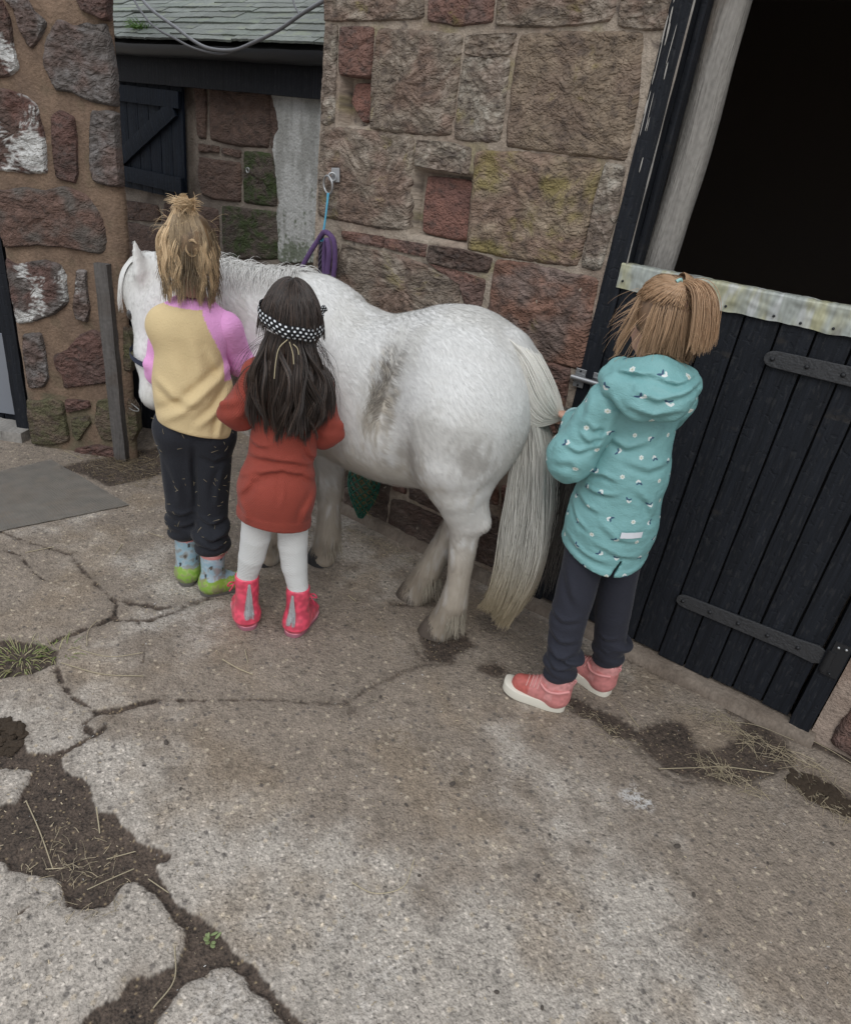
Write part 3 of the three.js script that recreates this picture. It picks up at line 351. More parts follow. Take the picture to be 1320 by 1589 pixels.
{
  const niches = [MAIN[6][1], MAIN[13][1]].map((p, i) => i ? [[-1.628, 1.405], [-1.40, 1.41], [-1.395, 1.17], [-1.635, 1.155]] : [[-1.985, 1.745], [-1.852, 1.75], [-1.85, 1.585], [-1.985, 1.56]]);
  const cn = p => { const b = [9, -9, 9, -9]; for (const q of p) { b[0] = Math.min(b[0], q[0]); b[1] = Math.max(b[1], q[0]); b[2] = Math.min(b[2], q[1]); b[3] = Math.max(b[3], q[1]); } return b; };
  // niche outlines follow the traced red inset stones, widened to the opening
  const wide = [MAIN[6][1], MAIN[13][1]].map((p, k) => { const [x0, x1, y0, y1] = cn(p); return k ? [[x0 - .035, y1 + .022], [x1 + .012, y1 + .018], [x1 + .010, y0 - .008], [x0 - .04, y0 - .01]] : [[x0 - .03, y1 + .02], [x1 + .004, y1 + .015], [x1 + .004, y0 - .012], [x0 - .035, y0 - .03]]; });
  const bedZ = (x, y) => { let z = WZ - .001 + .006 * fbm(x * 14, y * 14, 3, 3) + .003 * noise(x * 60, y * 60, 1); for (const w of wide) z -= .05 * sst(.004, -.004, inPoly(x, y, w)); return z; };
  const bedC = (x, y) => { let c = mix3([.43, .36, .29], [.34, .265, .21], sst(-.1, .25, fbm(x * 5, y * 5, 3, 3))); c = mix3(c, [.27, .235, .1], .55 * sst(.16, .4, fbm(x * 8, y * 9, 6, 4))); return mix3(c, [.16, .13, .11], sst(.15, .35, fbm(x * 20, y * 20, 8, 3))); };
  part('wall', bedGeo(-2.055, -.795, -.06, 2.62, .012, bedZ, bedC), mortarMat, stable, 'pale mortar bed of the stone wall');
  part('wall', xf(new THREE.BoxGeometry(1.25, 2.7, .34), -1.43, 1.29, WZ - .08 - .17), mortarMat.clone(), stable).material = M([.3, .24, .2], .95);
  MAIN.forEach(([t, p], i) => { const deep = t === 'red2'; part('stone', xf(stoneGeo(p, t, i + 1, deep ? .008 : .012, 88, 16, .008), 0, 0, WZ - (deep ? .034 : .002)), stoneMat, stable); });
  // beyond the hinge side
  part('wall', bedGeo(.245, 1.7, -.06, 2.62, .02, (x, y) => WZ - .004 + .012 * fbm(x * 9, y * 9, 3, 3), (x, y) => mix3([.42, .33, .27], [.34, .25, .2], sst(-.1, .2, fbm(x * 5, y * 5, 3, 3)))), mortarMat, stable, 'pale mortar beside the hinge post');
  part('wall', xf(new THREE.BoxGeometry(1.45, 2.7, .34), .98, 1.29, WZ - .08 - .17), M([.3, .24, .2], .95), stable);
  const more = [['red', .30, .8, .0, .3], ['red3', .84, 1.4, .02, .3], ['buff', .36, 1.1, .33, .66], ['red', .33, .7, .69, 1.0], ['buff', .74, 1.5, .69, 1.02], ['buff', .34, 1.0, 1.06, 1.5], ['tan', 1.04, 1.6, 1.06, 1.5], ['red', .34, .9, 1.54, 1.95], ['buff', .95, 1.6, 1.54, 1.95]];
  more.forEach(([t, x0, x1, y0, y1], i) => part('stone', xf(stoneGeo([[x0, y0 + .02], [x0 + .02, y1], [x1, y1 - .01], [x1 - .015, y0], [(x0 + x1) / 2, y0 - .01]], t, 60 + i, .014), 0, 0, WZ), stoneMat, stable));
  // dark room behind, roof over it
  const dark = M([.27, .225, .19], .95);
  part('room_wall', xf(new THREE.BoxGeometry(3.9, 2.9, .15), -.2, 1.35, -5.2), dark, stable);
  part('room_wall', xf(new THREE.BoxGeometry(.3, 2.7, 2.7), -1.9, 1.29, -3.86), dark, stable);
  part('room_wall', xf(new THREE.BoxGeometry(.3, 2.7, 2.7), 1.55, 1.29, -3.86), dark, stable);
  part('room_floor', xf(new THREE.BoxGeometry(3.1, .02, 2.9), -.2, .0, -3.7), M([.2, .17, .14], .95), stable);
  part('ceiling', xf(new THREE.BoxGeometry(3.9, .12, 3.4), -.2, 2.72, -3.62), dark, stable);
  part('lintel', xf(board(1.35, .2, .3, 3), -.28, 2.22, WZ - .17), darkWood, stable);
  part('wall', xf(new THREE.BoxGeometry(1.3, .36, .34), -.28, 2.5, WZ - .19), M([.3, .22, .18], .95), stable);
  // doorway frame: left jamb, inner bead, hinge post
  part('door_jamb', xf(board(.062, 2.12, .1, 11, .006), -.771, 1.06, WZ - .045), darkWood, stable, 'black painted timber jamb with flaking paint');
  const bead = part('jamb_bead', xf(board(.006, .9, .006, 12, .004), -.737, 1.68, WZ + .004), oldWood, stable, 'worn bare edge strip of the jamb');
  part('jamb_bead', xf(board(.02, .9, .05, 13, .004), -.729, 1.70, WZ - .075), darkWood, stable);
  part('hinge_post', xf(board(.062, 2.12, .1, 14, .004), .209, 1.06, WZ - .035), darkWood, stable, 'black painted hinge post');
  // flaked strips of bare wood on the jamb, thin and proud
  const fr = rng(5), flakeMat = M([.42, .4, .37], .9);
  for (let k = 0; k < 15; k++) { const h = .015 + .08 * fr() * fr(), s = new THREE.SphereGeometry(1, 6, 5); s.scale(.0009 + .0013 * fr(), h, .0016); part('paint_flake', xf(s, -.797 + .05 * fr() * fr(), 1.35 + .6 * Math.sqrt(fr()), WZ + .0062, 0, 0, .06 * (fr() - .5)), flakeMat, stable); }
  // half door
  const door = new THREE.Group(); door.name = 'half_door'; stable.add(door); door.userData.label = 'black plank half door with a pale sheet metal top rail';
  const seams = [-.742, -.655, -.56, -.462, -.364, -.268, -.175, -.081, -.011, .085, .172];
  for (let k = 0; k < seams.length - 1; k++) {
    const w = seams[k + 1] - seams[k] - .0055, r = rng(40 + k), y0 = .035 + .012 * r(), y1 = 1.25;
    part('plank', xf(board(w, y1 - y0, .024, 20 + k, .0035), (seams[k] + seams[k + 1]) / 2, (y0 + y1) / 2, WZ - .016 + .0035 * (r() - .5)), darkWood, door);
  }
  part('backing', xf(new THREE.BoxGeometry(.91, 1.2, .012), -.285, .64, WZ - .04), M([.012, .012, .013], .9), door);
  // dented sheet metal capping over the top edge
  const nx = 90, ny = 26, P = [], U = [], I = [];
  for (let j = 0; j <= ny; j++) for (let i = 0; i <= nx; i++) {
    const x = lerp(-.752, .178, i / nx), t = j / ny; let y, z;
    if (t < .7) { y = lerp(1.212 + .004 * noise(x * 20, 1, 1), 1.282, t / .7); z = WZ + .004; } else { y = 1.284 + .002; z = lerp(WZ + .004, WZ - .05, (t - .7) / .3); }
    const dent = .007 * fbm(x * 16, y * 18, 3, 4) + .003 * noise(x * 60, y * 50, 2); P.push(x, y + (t >= .7 ? dent * .9 : .004 * fbm(x * 12, 3, 1, 3)), z + dent * (t < .7 ? 1 : .3) + .003); U.push(x, y + z);
  }
  for (let j = 0; j < ny; j++) for (let i = 0; i < nx; i++) { const a = j * (nx + 1) + i; I.push(a, a + 1, a + nx + 1, a + 1, a + nx + 2, a + nx + 1); }
  const zincMap = tex(1024, 256, (u, v) => { const x = u, y = v * .25, b = sst(-.1, .22, fbm(x * 11, y * 14, 2, 4)), d = sst(.16, .34, fbm(x * 18, y * 24, 5, 5)); let c = mix3([.40, .43, .40], [.47, .46, .30], b); c = mix3(c, [.62, .64, .64], sst(.1, .3, fbm(x * 22, y * 22, 9, 4)) * .7); c = mix3(c, [.19, .18, .16], d * .75); const k = .9 + .25 * noise(x * 120, y * 120, 2); return [c[0] * k, c[1] * k, c[2] * k]; }, true);
  part('top_rail', geoOf(P, I, null, U), M([1, 1, 1], .5, { map: zincMap, metalness: .15 }), door, 'pale weathered sheet metal nailed along the door top');
  const nail = new THREE.SphereGeometry(.004, 8, 6);
  for (const [x, y] of [[-.735, 1.235], [-.42, 1.225], [-.29, 1.226], [-.22, 1.222], [-.14, 1.226], [-.05, 1.224], [.06, 1.226], [.14, 1.226]]) part('nail', xf(nail.clone(), x, y, WZ + .010), iron, door);
  // strap hinges
  for (const [x0, y, seed] of [[-.275, 1.118, 1], [-.27, .292, 2]]) {
    const s = new THREE.Shape(); s.moveTo(x0, 0); s.quadraticCurveTo(x0, .02, x0 + .03, .021); s.lineTo(.1, .025); s.lineTo(.16, .03); s.lineTo(.185, .02); s.lineTo(.185, -.02); s.lineTo(.16, -.03); s.lineTo(.1, -.025); s.lineTo(x0 + .03, -.021); s.quadraticCurveTo(x0, -.02, x0, 0);
    const g = new THREE.ExtrudeGeometry(s, { depth: .006, bevelEnabled: true, bevelSize: .002, bevelThickness: .0015, bevelSegments: 2 });
    const hinge = part('strap_hinge', xf(g, 0, y, WZ + .001, 0, 0, seed === 2 ? .03 : .012), M([.034, .035, .038], .6, { bumpMap: mortarBump, bumpScale: .004 }), door);
    for (let k = 0; k < 5; k++) part('bolt_head', xf(new THREE.SphereGeometry(.007, 8, 6), x0 + .02 + k * .09, y + (seed === 2 ? .03 : .012) * (x0 + k * .09) * 1, WZ + .0085), iron, hinge);
    part('hinge_pin', xf(new THREE.CylinderGeometry(.014, .014, .075, 12), .195, y + .006, WZ + .012), iron, stable);
    part('hinge_plate', xf(new THREE.BoxGeometry(.045, .12, .006), .213, y + .02, WZ + .017), iron, stable);
    for (const [dx, dy] of [[-.01, .065], [.01, .068], [0, -.03]]) part('screw_head', xf(new THREE.SphereGeometry(.0045, 8, 6), .213 + dx, y + dy, WZ + .022), dy > 0 ? steel : iron, stable);
  }
  // sliding bolt
  const bolt = new THREE.Group(); bolt.name = 'door_bolt'; door.add(bolt); bolt.userData.label = 'galvanised sliding bolt';
  part('bolt_bar', xf(new THREE.CylinderGeometry(.0085, .0085, .24, 14), -.70, .912, WZ + .022, 0, 0, Math.PI / 2), steel, bolt);
  for (const x of [-.795, -.735, -.66]) {
    const k = new THREE.TorusGeometry(.0125, .0035, 8, 16, Math.PI); part('staple', xf(k.scale(1, 1, 5), x, .912, WZ + .018, 0, Math.PI / 2, -Math.PI / 2), steel, bolt);
    part('bolt_plate', xf(new RoundedBoxGeometry(.036, .062, .004, 2, .0015), x, .912, WZ + (x < -.75 ? .012 : .006)), steel, bolt);
    for (const s of [-1, 1]) part('screw', xf(new THREE.SphereGeometry(.0038, 8, 6), x, .912 + s * .024, WZ + (x < -.75 ? .015 : .009)), iron, bolt);
  }
  // weathered post standing just inside the opening
  const pg = new THREE.CylinderGeometry(.053, .048, 2.5, 28, 90, true), pp = pg.attributes.position, pu = pg.attributes.uv;
  for (let i = 0; i < pp.count; i++) { const x = pp.getX(i), y = pp.getY(i), z = pp.getZ(i), th = Math.atan2(z, x), w = 1 + .16 * fbm(Math.cos(th) * 1.4, y * 2.3, Math.sin(th) * 1.4, 3) + .05 * noise(Math.cos(th) * 7, y * 5, Math.sin(th) * 7); pp.setXYZ(i, x * w + .018 * noise(2, y * 1.6, 1), y, z * w); pu.setXY(i, th / 6.283 * .6, y * .9); }
  pg.computeVertexNormals();
  part('inner_post', xf(pg, -.687, 1.22, WZ - .155), oldWood, stable, 'weathered pale timber post inside the doorway');
  // roof slab far above, closing the building
  part('wall', xf(new THREE.BoxGeometry(3.76, 1.5, .34), -.175, 3.38, WZ - .19), M([.25, .19, .16], .95), stable);
  part('roof', xf(new THREE.BoxGeometry(4.3, .05, 2.6), -.2, 4.75, -3.05, .5), M([.1, .11, .11], .8), stable);
  // sill and mortar fillet at the wall foot
  const fil = (x0, x1, h, d, seed) => { const n = Math.round((x1 - x0) / .02), P = [], C = [], U = [], I = [], prof = [[0, h], [.35, h * .96], [.8, h * .8], [1, .0], [1.02, -.03]]; for (let i = 0; i <= n; i++) { const x = lerp(x0, x1, i / n); prof.forEach(([a, b], k) => { P.push(x, b + (k && k < 4 ? .006 * fbm(x * 14, k, seed, 3) : 0), WZ - .03 + (d + .03) * a + .008 * fbm(x * 7, k * .4, seed, 3)); C.push(...mix3([.25, .205, .165], [.19, .15, .118], sst(-.15, .2, fbm(x * 8, k * .6, seed, 3)))); U.push(x, a * .1); }); } for (let i = 0; i < n; i++) for (let k = 0; k < 4; k++) { const a = i * 5 + k; I.push(a, a + 1, a + 5, a + 1, a + 6, a + 5); } return geoOf(P, I, C, U); };
  part('door_sill', fil(-.80, .26, .032, .055, 1), mortarMat, stable, 'low concrete sill under the half door');
  part('wall_foot', fil(-2.04, -.80, .05, .035, 2), mortarMat, stable, 'mortar fillet along the foot of the wall');
}
// ---------------------------------------------------------------- shed at the end of the passage
const shed = thing('stone_shed', 'low stone shed with a slate roof and black gutter behind the pony', 'shed');
{
  const SZ = -2.75, bed = bedGeo(-5.3, -2.06, -.05, 1.86, .02, (x, y) => SZ - .004 + .006 * fbm(x * 10, y * 10, 3, 3), (x, y) => mix3([.33, .285, .24], [.2, .165, .14], sst(-.15, .2, fbm(x * 6, y * 6, 2, 3))));
  part('wall', bed, mortarMat, shed, 'mortar bed of the shed wall');
  part('wall', xf(new THREE.BoxGeometry(3.2, 1.9, .3), -3.68, .92, SZ - .18), M([.2, .16, .14], .95), shed);
  SHED.forEach(([t, p], i) => part('stone', xf(stoneGeo(p, t, 90 + i, .012, 72, 12), 0, 0, SZ - .001), stoneMat, shed));
  const extra = [[-5.2, -4.62, .02, .5], [-4.58, -3.9, .02, .5], [-5.2, -4.5, .54, .95], [-3.86, -3.1, .02, .55], [-4.46, -3.95, .56, .9], [-5.2, -4.6, 1.2, 1.7]];
  extra.forEach(([x0, x1, y0, y1], i) => part('stone', xf(stoneGeo([[x0, y0], [x0, y1], [x1, y1], [x1, y0]], i % 2 ? 'moss' : 'shed', 120 + i, .012, 48, 8), 0, 0, SZ - .001), stoneMat, shed));
  // whitewashed plaster patch, ragged where it has fallen away
  const sh = new THREE.Shape(outline(PLASTER, 220).map(([x, y]) => new THREE.Vector2(x + .012 * fbm(x * 40, y * 40, 4, 4), y + .01 * noise(x * 50, y * 50, 2))));
  const pg = new THREE.ExtrudeGeometry(sh, { depth: .03, bevelEnabled: true, bevelSize: .004, bevelThickness: .004, bevelSegments: 2 });
  const pu = pg.attributes.uv, ppos = pg.attributes.position; for (let i = 0; i < pu.count; i++) pu.setXY(i, ppos.getX(i) / 2 + 2, ppos.getY(i) / 2);
  const plMap = tex(1024, 1024, (u, v) => { const x = u * 2, y = v * 2, n = fbm(x * 8, y * 4, 3, 5), s = noise(x * 45, y * 5, 7); let c = mix3([.55, .56, .55], [.38, .385, .37], sst(-.1, .22, n + .2 * s)); const k = .92 + .25 * noise(x * 150, y * 150, 1); c = [c[0] * k, c[1] * k, c[2] * k]; return mix3(c, [.07, .1, .04], sst(.06, .4, fbm(x * 13, y * 9, 12, 5) + .35 * noise(x * 60, y * 60, 3) + 1.3 * clamp(1.16 - y, -.6, .2)) * .7); }, true);
  part('plaster', xf(pg, 0, 0, SZ - .005), M([1, 1, 1], .9, { map: plMap, bumpMap: mortarBump, bumpScale: .01 }), shed, 'flaking whitewashed plaster with green algae');
  // eaves: fascia, gutter
  part('fascia', xf(board(3.2, .15, .03, 31, .004), -3.66, 1.77, SZ + .075), darkWood, shed, 'black fascia board');
  part('soffit', xf(new THREE.BoxGeometry(3.2, .015, .1), -3.66, 1.838, SZ + .04), M([.012, .012, .014], .9), shed);
  const gp = []; for (let i = 0; i <= 14; i++) { const a = Math.PI + Math.PI * i / 14; gp.push([Math.cos(a) * .05, Math.sin(a) * .05]); }
  const gP = [], gI = []; const nseg = 60; for (let i = 0; i <= nseg; i++) for (const [a, b] of gp) gP.push(lerp(-5.25, -2.07, i / nseg), b + .004 * noise(i * .3, 1, 2), a);
  for (let i = 0; i < nseg; i++) for (let k = 0; k < 14; k++) { const a = i * 15 + k; gI.push(a, a + 15, a + 1, a + 1, a + 15, a + 16); }
  part('gutter', xf(geoOf(gP, gI), 0, 1.868, SZ + .145), M([.014, .016, .02], .5), shed, 'black half round gutter');
  // slates, each its own piece, laid in courses up a 30 degree slope
  const slateMap = tex(512, 512, (u, v) => { const n = fbm(u * 9, v * 9, 2, 5), k = 1 + .5 * n + .25 * noise(u * 90, v * 90, 3); let c = [.165 * k, .182 * k, .165 * k]; return mix3(c, [.22, .25, .17], sst(.1, .3, fbm(u * 13, v * 13, 8, 4)) * .5); }, true);
  const slateBump = tex(512, 512, (u, v) => .5 + .5 * fbm(u * 14, v * 14, 2, 5) + .15 * noise(u * 120, v * 120, 1));
  const slateMats = [1, .86, 1.12, .95].map((k, i) => M([k, k * (i === 3 ? 1.04 : 1), k], .75, { map: slateMap, bumpMap: slateBump, bumpScale: .006 }));
  const ang = 31 * Math.PI / 180, r = rng(77), variants = [];
  for (let v = 0; v < 6; v++) for (const L of [.2]) {
    const w = 1, n = 14, s = new THREE.Shape(); s.moveTo(-.5, 0); for (let i = 0; i <= n; i++) s.lineTo(lerp(-.5, .5, i / n), -.006 + .02 * fbm(i * .5, v * 3.1, 1, 3)); s.lineTo(.5, L); s.lineTo(-.5, L);
    const g = new THREE.ExtrudeGeometry(s, { depth: .010, bevelEnabled: false }); const uu = g.attributes.uv; for (let i = 0; i < uu.count; i++) uu.setXY(i, uu.getX(i) * .3 + v * .27, uu.getY(i) + v * .4); g.rotateX(-Math.PI / 2 + ang); variants.push(g);
  }
  let up = 0;
  for (let row = 0; row < 19; row++) {
    let x = -5.2 + .15 * r(); const ex = (.05 + .035 * r());
    while (x < -2.1) {
      const w = .24 + .24 * r(), o = part('slate', variants[Math.floor(r() * 6)], slateMats[Math.floor(r() * 4)], shed);
      o.scale.x = w - .004; o.position.set(x + w / 2, 1.895 + up * Math.sin(ang) + .007 * r() + .002, SZ + .15 - up * Math.cos(ang)); o.rotation.z = .03 * (r() - .5); o.rotation.x = -.055 - .06 * r() * r(); x += w;
    }
    up += ex;
  }
  part('roof_deck', xf(new THREE.BoxGeometry(3.2, .02, 2.1), -3.66, 1.875 + .52, SZ - .75, ang), M([.03, .03, .03], .9), shed);
  // half door hooked open against the wall
  const d = new THREE.Group(); d.name = 'shed_door'; shed.add(d); d.userData.label = 'blue black ledged door with a diagonal brace';
  const blue = darkWood.clone(); blue.color.setRGB(.5, .8, 1.15);
  const dx0 = -4.5, dx1 = -3.73; for (let k = 0; k < 7; k++) part('plank', xf(board((dx1 - dx0) / 7 - .004, .62, .02, 50 + k, .003), lerp(dx0, dx1, (k + .5) / 7), 1.425, SZ + .035), blue, d);
  part('ledge', xf(board(.76, .085, .024, 61, .003), -4.115, 1.635, SZ + .058, 0, 0, -.012), blue, d);
  part('ledge', xf(board(.76, .085, .024, 62, .003), -4.115, 1.195, SZ + .058, 0, 0, -.012), blue, d);
  part('brace', xf(board(.73, .09, .024, 63, .003), -4.11, 1.415, SZ + .057, 0, 0, .50), blue, d);
  part('hook', xf(new THREE.TorusGeometry(.012, .004, 8, 14), -3.19, 1.335, SZ + .03), steel, shed);
}
// ---------------------------------------------------------------- stone pier on the left with a doorway beside it
const pier = thing('stone_pier', 'rough red stone pier with thick brown mortar and white paint traces', 'wall');
{
  pier.position.set(-2.973, 0, -1.59); pier.rotation.y = Math.atan2(.535, .845);
  const mc = (x, y) => { let c = mix3([.255, .175, .122], [.205, .14, .1], sst(-.12, .2, fbm(x * 6, y * 6, 3, 4))); c = mix3(c, [.17, .13, .085], sst(.05, .3, fbm(x * 11, y * 11, 8, 4)) * .6); return y < .28 ? mix3(c, [.15, .135, .085], .7 * sst(-.2, .15, fbm(x * 9, y * 9, 5, 3) + .4 * (.2 - y))) : c; };
  // front sheet, turned round the right hand corner
  const step = .012, x0 = -.335, x1 = .225, nx = Math.round((x1 - x0) / step), ny = 190, back = 22, P = [], C = [], U = [], I = [];
  for (let j = 0; j <= ny; j++) for (let i = -back; i <= nx + back; i++) {
    const y = lerp(-.06, 2.4, j / ny), wob = .02 * fbm(3, y * 5, 2, 3); let x = lerp(x0, x1, clamp(i / nx)), z = -.004 + .014 * fbm(x * 7, y * 7, 3, 4);
    const ro = t => .035 * t * t; const er = clamp((i - nx + 4) / 4), el = clamp((4 - i) / 4); z -= ro(clamp(er)) + ro(clamp(el));
    if (i > nx) { z -= (i - nx) * .016; x += wob * .3 - .016 * (i - nx) - .03 * sst(1.1, .6, y) + .012 * fbm(z * 8, y * 8, 1, 3); } else if (i < 0) { z -= -i * .016; x += wob * .6; } else x += (wob * .6 - .03 * sst(1.1, .6, y)) * clamp((x - .1) / .12);
    P.push(x, y, z); C.push(...mc(x, y)); U.push((i < 0 || i > nx ? x + z : x) / .8, y / .8);
  }
  const row = nx + 2 * back + 1; for (let j = 0; j < ny; j++) for (let i = 0; i < row - 1; i++) { const a = j * row + i; I.push(a, a + 1, a + row, a + 1, a + row + 1, a + row); }
  part('wall', geoOf(P, I, C, U), mortarMat, pier, 'brown lime mortar');
  PIER.forEach(([t, p], i) => part('stone', xf(stoneGeo(p, t, 140 + i, .022, 96, 16), 0, 0, i >= 17 ? -.03 : -.006), stoneMat, pier));
  [['dred', .1, .02, .26], ['greyp', .1, .3, .62], ['dbrown', .1, .66, .95], ['dred', .1, 1.0, 1.3], ['greyp', .1, 1.34, 1.8]].forEach(([t, , y0, y1], i) => { const o = part('stone', stoneGeo([[-.13, y0], [-.12, y1], [.13, y1 - .01], [.12, y0]], t, 170 + i, .014, 56, 8), stoneMat, pier); o.rotation.y = Math.PI / 2 + .66; o.position.set(.07, 0, -.2); });
  // doorway left of the pier: jamb, recessed door, step
  part('door_jamb', xf(board(.07, 1.95, .1, 71, .006), -.405, .975, -.12), darkWood, pier, 'black door jamb');
  for (let k = 0; k < 5; k++) part('door_plank', xf(board(.13, 1.9, .025, 72 + k, .004), -.51 - k * .135, .96, -.2), darkWood, pier);
  part('kick_plate', xf(new RoundedBoxGeometry(.5, .42, .006, 2, .002), -.72, .28, -.178), M([.26, .28, .32], .45, { metalness: .4 }), pier, 'dull blue grey metal kick plate');
  part('threshold', xf(board(.75, .06, .16, 79, .006), -.75, .02, -.08), oldWood, pier);
  part('lintel', xf(board(.95, .2, .3, 80, .006), -.8, 2.05, -.16), darkWood, pier);
  part('wall', xf(new THREE.BoxGeometry(.3, 2.4, .3), -.26, 1.18, -.5), M([.2, .13, .09], .95), pier);
  part('wall', xf(new THREE.BoxGeometry(1.3, 1.2, .2), -.75, 2.98, -.2), M([.2, .13, .09], .95), pier);
  part('wall', xf(new THREE.BoxGeometry(1.0, 2.4, .2), -.8, 1.18, -.36), M([.1, .07, .06], .95), pier);
}
// ---------------------------------------------------------------- pony (own frame: x forward, y up, z to its left, the yard side)
const pony = thing('pony', 'white pony with a muddy flank standing along the stone wall', 'pony');
pony.position.set(-1.28, 0, -1.68);
pony.matrixAutoUpdate = true;
pony.quaternion.setFromRotationMatrix(new THREE.Matrix4().makeBasis(V3(-.98644, 0, .16413), V3(0, 1, 0), V3(.16413, 0, .98644).multiplyScalar(-1)));
// basis: x -> forward, z -> away from the yard, so the near (left) side is negative z
const PB = [-1, 0];
let ponyF;
{
  const n = s => -s;   // near side offset s metres -> local z
  const headU = [.93, 0, -.36];
  const legs = [
    // near hind
    ...chain([[-.31, .82, n(.11)], [-.315, .70, n(.125)], [-.345, .60, n(.11)], [-.378, .475, n(.085)], [-.383, .40, n(.08)], [-.388, .25, n(.075)], [-.385, .155, n(.075)], [-.365, .085, n(.075)], [-.352, .035, n(.075)]], [.16, .125, .092, .060, .046, .040, .048, .044, .050]),
    cap([-.435, .49, n(.085)], [-.40, .56, n(.09)], .028, .03),
    // far hind
    ...chain([[-.31, .80, .11], [-.30, .62, .11], [-.315, .47, .09], [-.30, .40, .085], [-.25, .25, .075], [-.222, .15, .07], [-.195, .085, .07], [-.18, .035, .07]], [.15, .09, .058, .045, .038, .046, .042, .048]),
    // near fore
    ...chain([[.34, .74, n(.12)], [.37, .58, n(.11)], [.385, .36, n(.085)], [.388, .25, n(.08)], [.39, .14, n(.075)], [.405, .08, n(.075)], [.413, .03, n(.075)]], [.13, .08, .052, .04, .046, .042, .048]),
    // far fore
    ...chain([[.30, .74, .12], [.285, .55, .1], [.245, .34, .075], [.235, .25, .07], [.225, .14, .062], [.232, .08, .06], [.238, .03, .06]], [.13, .08, .052, .04, .046, .042, .048]),
  ];
  const body = uni(.09,
    ell([.03, .785, 0], [.47, .252, .245]), ell([.30, .79, 0], [.25, .265, .195]), ell([-.245, .875, 0], [.265, .245, .215]), ell([-.33, .80, n(.08)], [.16, .22, .12]), ell([-.33, .80, .08], [.16, .22, .12]),
    ell([.28, .975, 0], [.19, .10, .07]), ell([.43, .72, 0], [.14, .17, .14]), ell([-.05, .70, 0], [.3, .185, .2]));
  const neck = capf([.34, .89, 0], [.72, .975, n(.19)], .19, .135, [.25, 0, .97], .64, .68);
  const head = uni(.05, ell([.775, 1.005, n(.245)], [.085, .1, .075]), cap([.770, .99, n(.25)], [.70, .80, n(.31)], .075, .055), cap([.70, .80, n(.31)], [.672, .70, n(.335)], .055, .048), ell([.68, .93, n(.27)], [.075, .09, .06]), ell([.668, .685, n(.335)], [.048, .042, .05]));
  const ear = (bx, by, bz, tx, ty, tz) => capf([bx, by, bz], [tx, ty, tz], .042, .006, [.93, 0, -.36], .5);
  const tailDock = cap([-.40, 1.02, 0], [-.50, .925, 0], .05, .03);
  const ears = uni(.01, ear(.75, 1.05, n(.2), .725, 1.115, n(.19)), ear(.75, 1.06, n(.30), .765, 1.15, n(.31)));
  const legF = uni(.03, ...legs);
  const base = (x, y, z) => {
    let d = body(x, y, z);
    if (x > .15) { d = smin(d, neck(x, y, z), .11); if (x > .5) { d = smin(d, head(x, y, z), .05); d = smin(d, ears(x, y, z), .015); } }
    if (y < 1) d = smin(d, legF(x, y, z), .07);
    if (x < -.3) d = smin(d, tailDock(x, y, z), .05);
    // hollow of the flank, groove between shoulder and barrel, stifle fold
    d += .020 * Math.exp(-(((x + .115) / .055) ** 2 + ((y - .90) / .12) ** 2)) * (z < 0 ? 1 : 0);
    d += .010 * Math.exp(-(((x - .17) / .05) ** 2 + ((y - .85) / .16) ** 2));
    d += .012 * Math.exp(-(((x + .205) / .035) ** 2 + ((y - .68) / .10) ** 2));
    return d;
  };
  ponyF = (x, y, z) => base(x, y, z) + .006 * fbm(x * 11, y * 6, z * 11, 3);
  const coatCol = (x, y, z) => {
    const a = fbm(x * 9, y * 5, z * 9, 4), st = noise(x * 55, y * 14, z * 55), fine = noise(x * 130, y * 40, z * 130);
    let c = mix3([.73, .73, .715], [.665, .66, .635], sst(-.1, .25, a));
    const near = z < 0 ? 1 : .5;
    // mud rubbed into the flank, stifle, thigh and lower legs, with a ragged brushed edge
    const spot = (cx, cy, rx, ry, s) => s * sst(1.15, .2, Math.hypot((x - cx) / rx, (y - cy) / ry) + .55 * st + .5 * a + .35 * fine);
    c = mix3(c, [.42, .37, .29], near * spot(-.095, .835, .06, .16, .8));
    c = mix3(c, [.10, .085, .07], near * spot(-.093, .89, .06, .16, 1) * sst(-.45, .05, fine + .6 * st + .4 * noise(x * 260, y * 200, z * 260)));
    c = mix3(c, [.33, .30, .26], near * spot(-.22, .69, .07, .09, .65));
    c = mix3(c, [.36, .34, .31], near * spot(-.41, .74, .07, .09, .7));
    c = mix3(c, [.50, .46, .385], near * spot(-.02, .60, .42, .085, .6));
    c = mix3(c, [.40, .375, .33], .5 * spot(.5, .97, .1, .09, .8) * near);
    const low = sst(.60, .30, y + .10 * a + .05 * st) * .75; c = mix3(c, [.36, .30, .225], low * sst(-.5, .3, st + a + .3));
    c = mix3(c, [.24, .19, .135], sst(.34, .06, y + .12 * a + .06 * st) * .62);
    // bare skin: nostril, round the eye, muzzle
    const m = Math.hypot(x - .672, y - .665, z + .345); c = mix3(c, [.22, .2, .2], .8 * sst(.055, .03, m + .01 * a));
    return c;
  };
  const g = iso(ponyF, [-.66, .0, -.44], [.96, 1.21, .30], .0085);
  paint(g, coatCol);
  part('body', g, M([1, 1, 1], .85, { vertexColors: true }), pony);
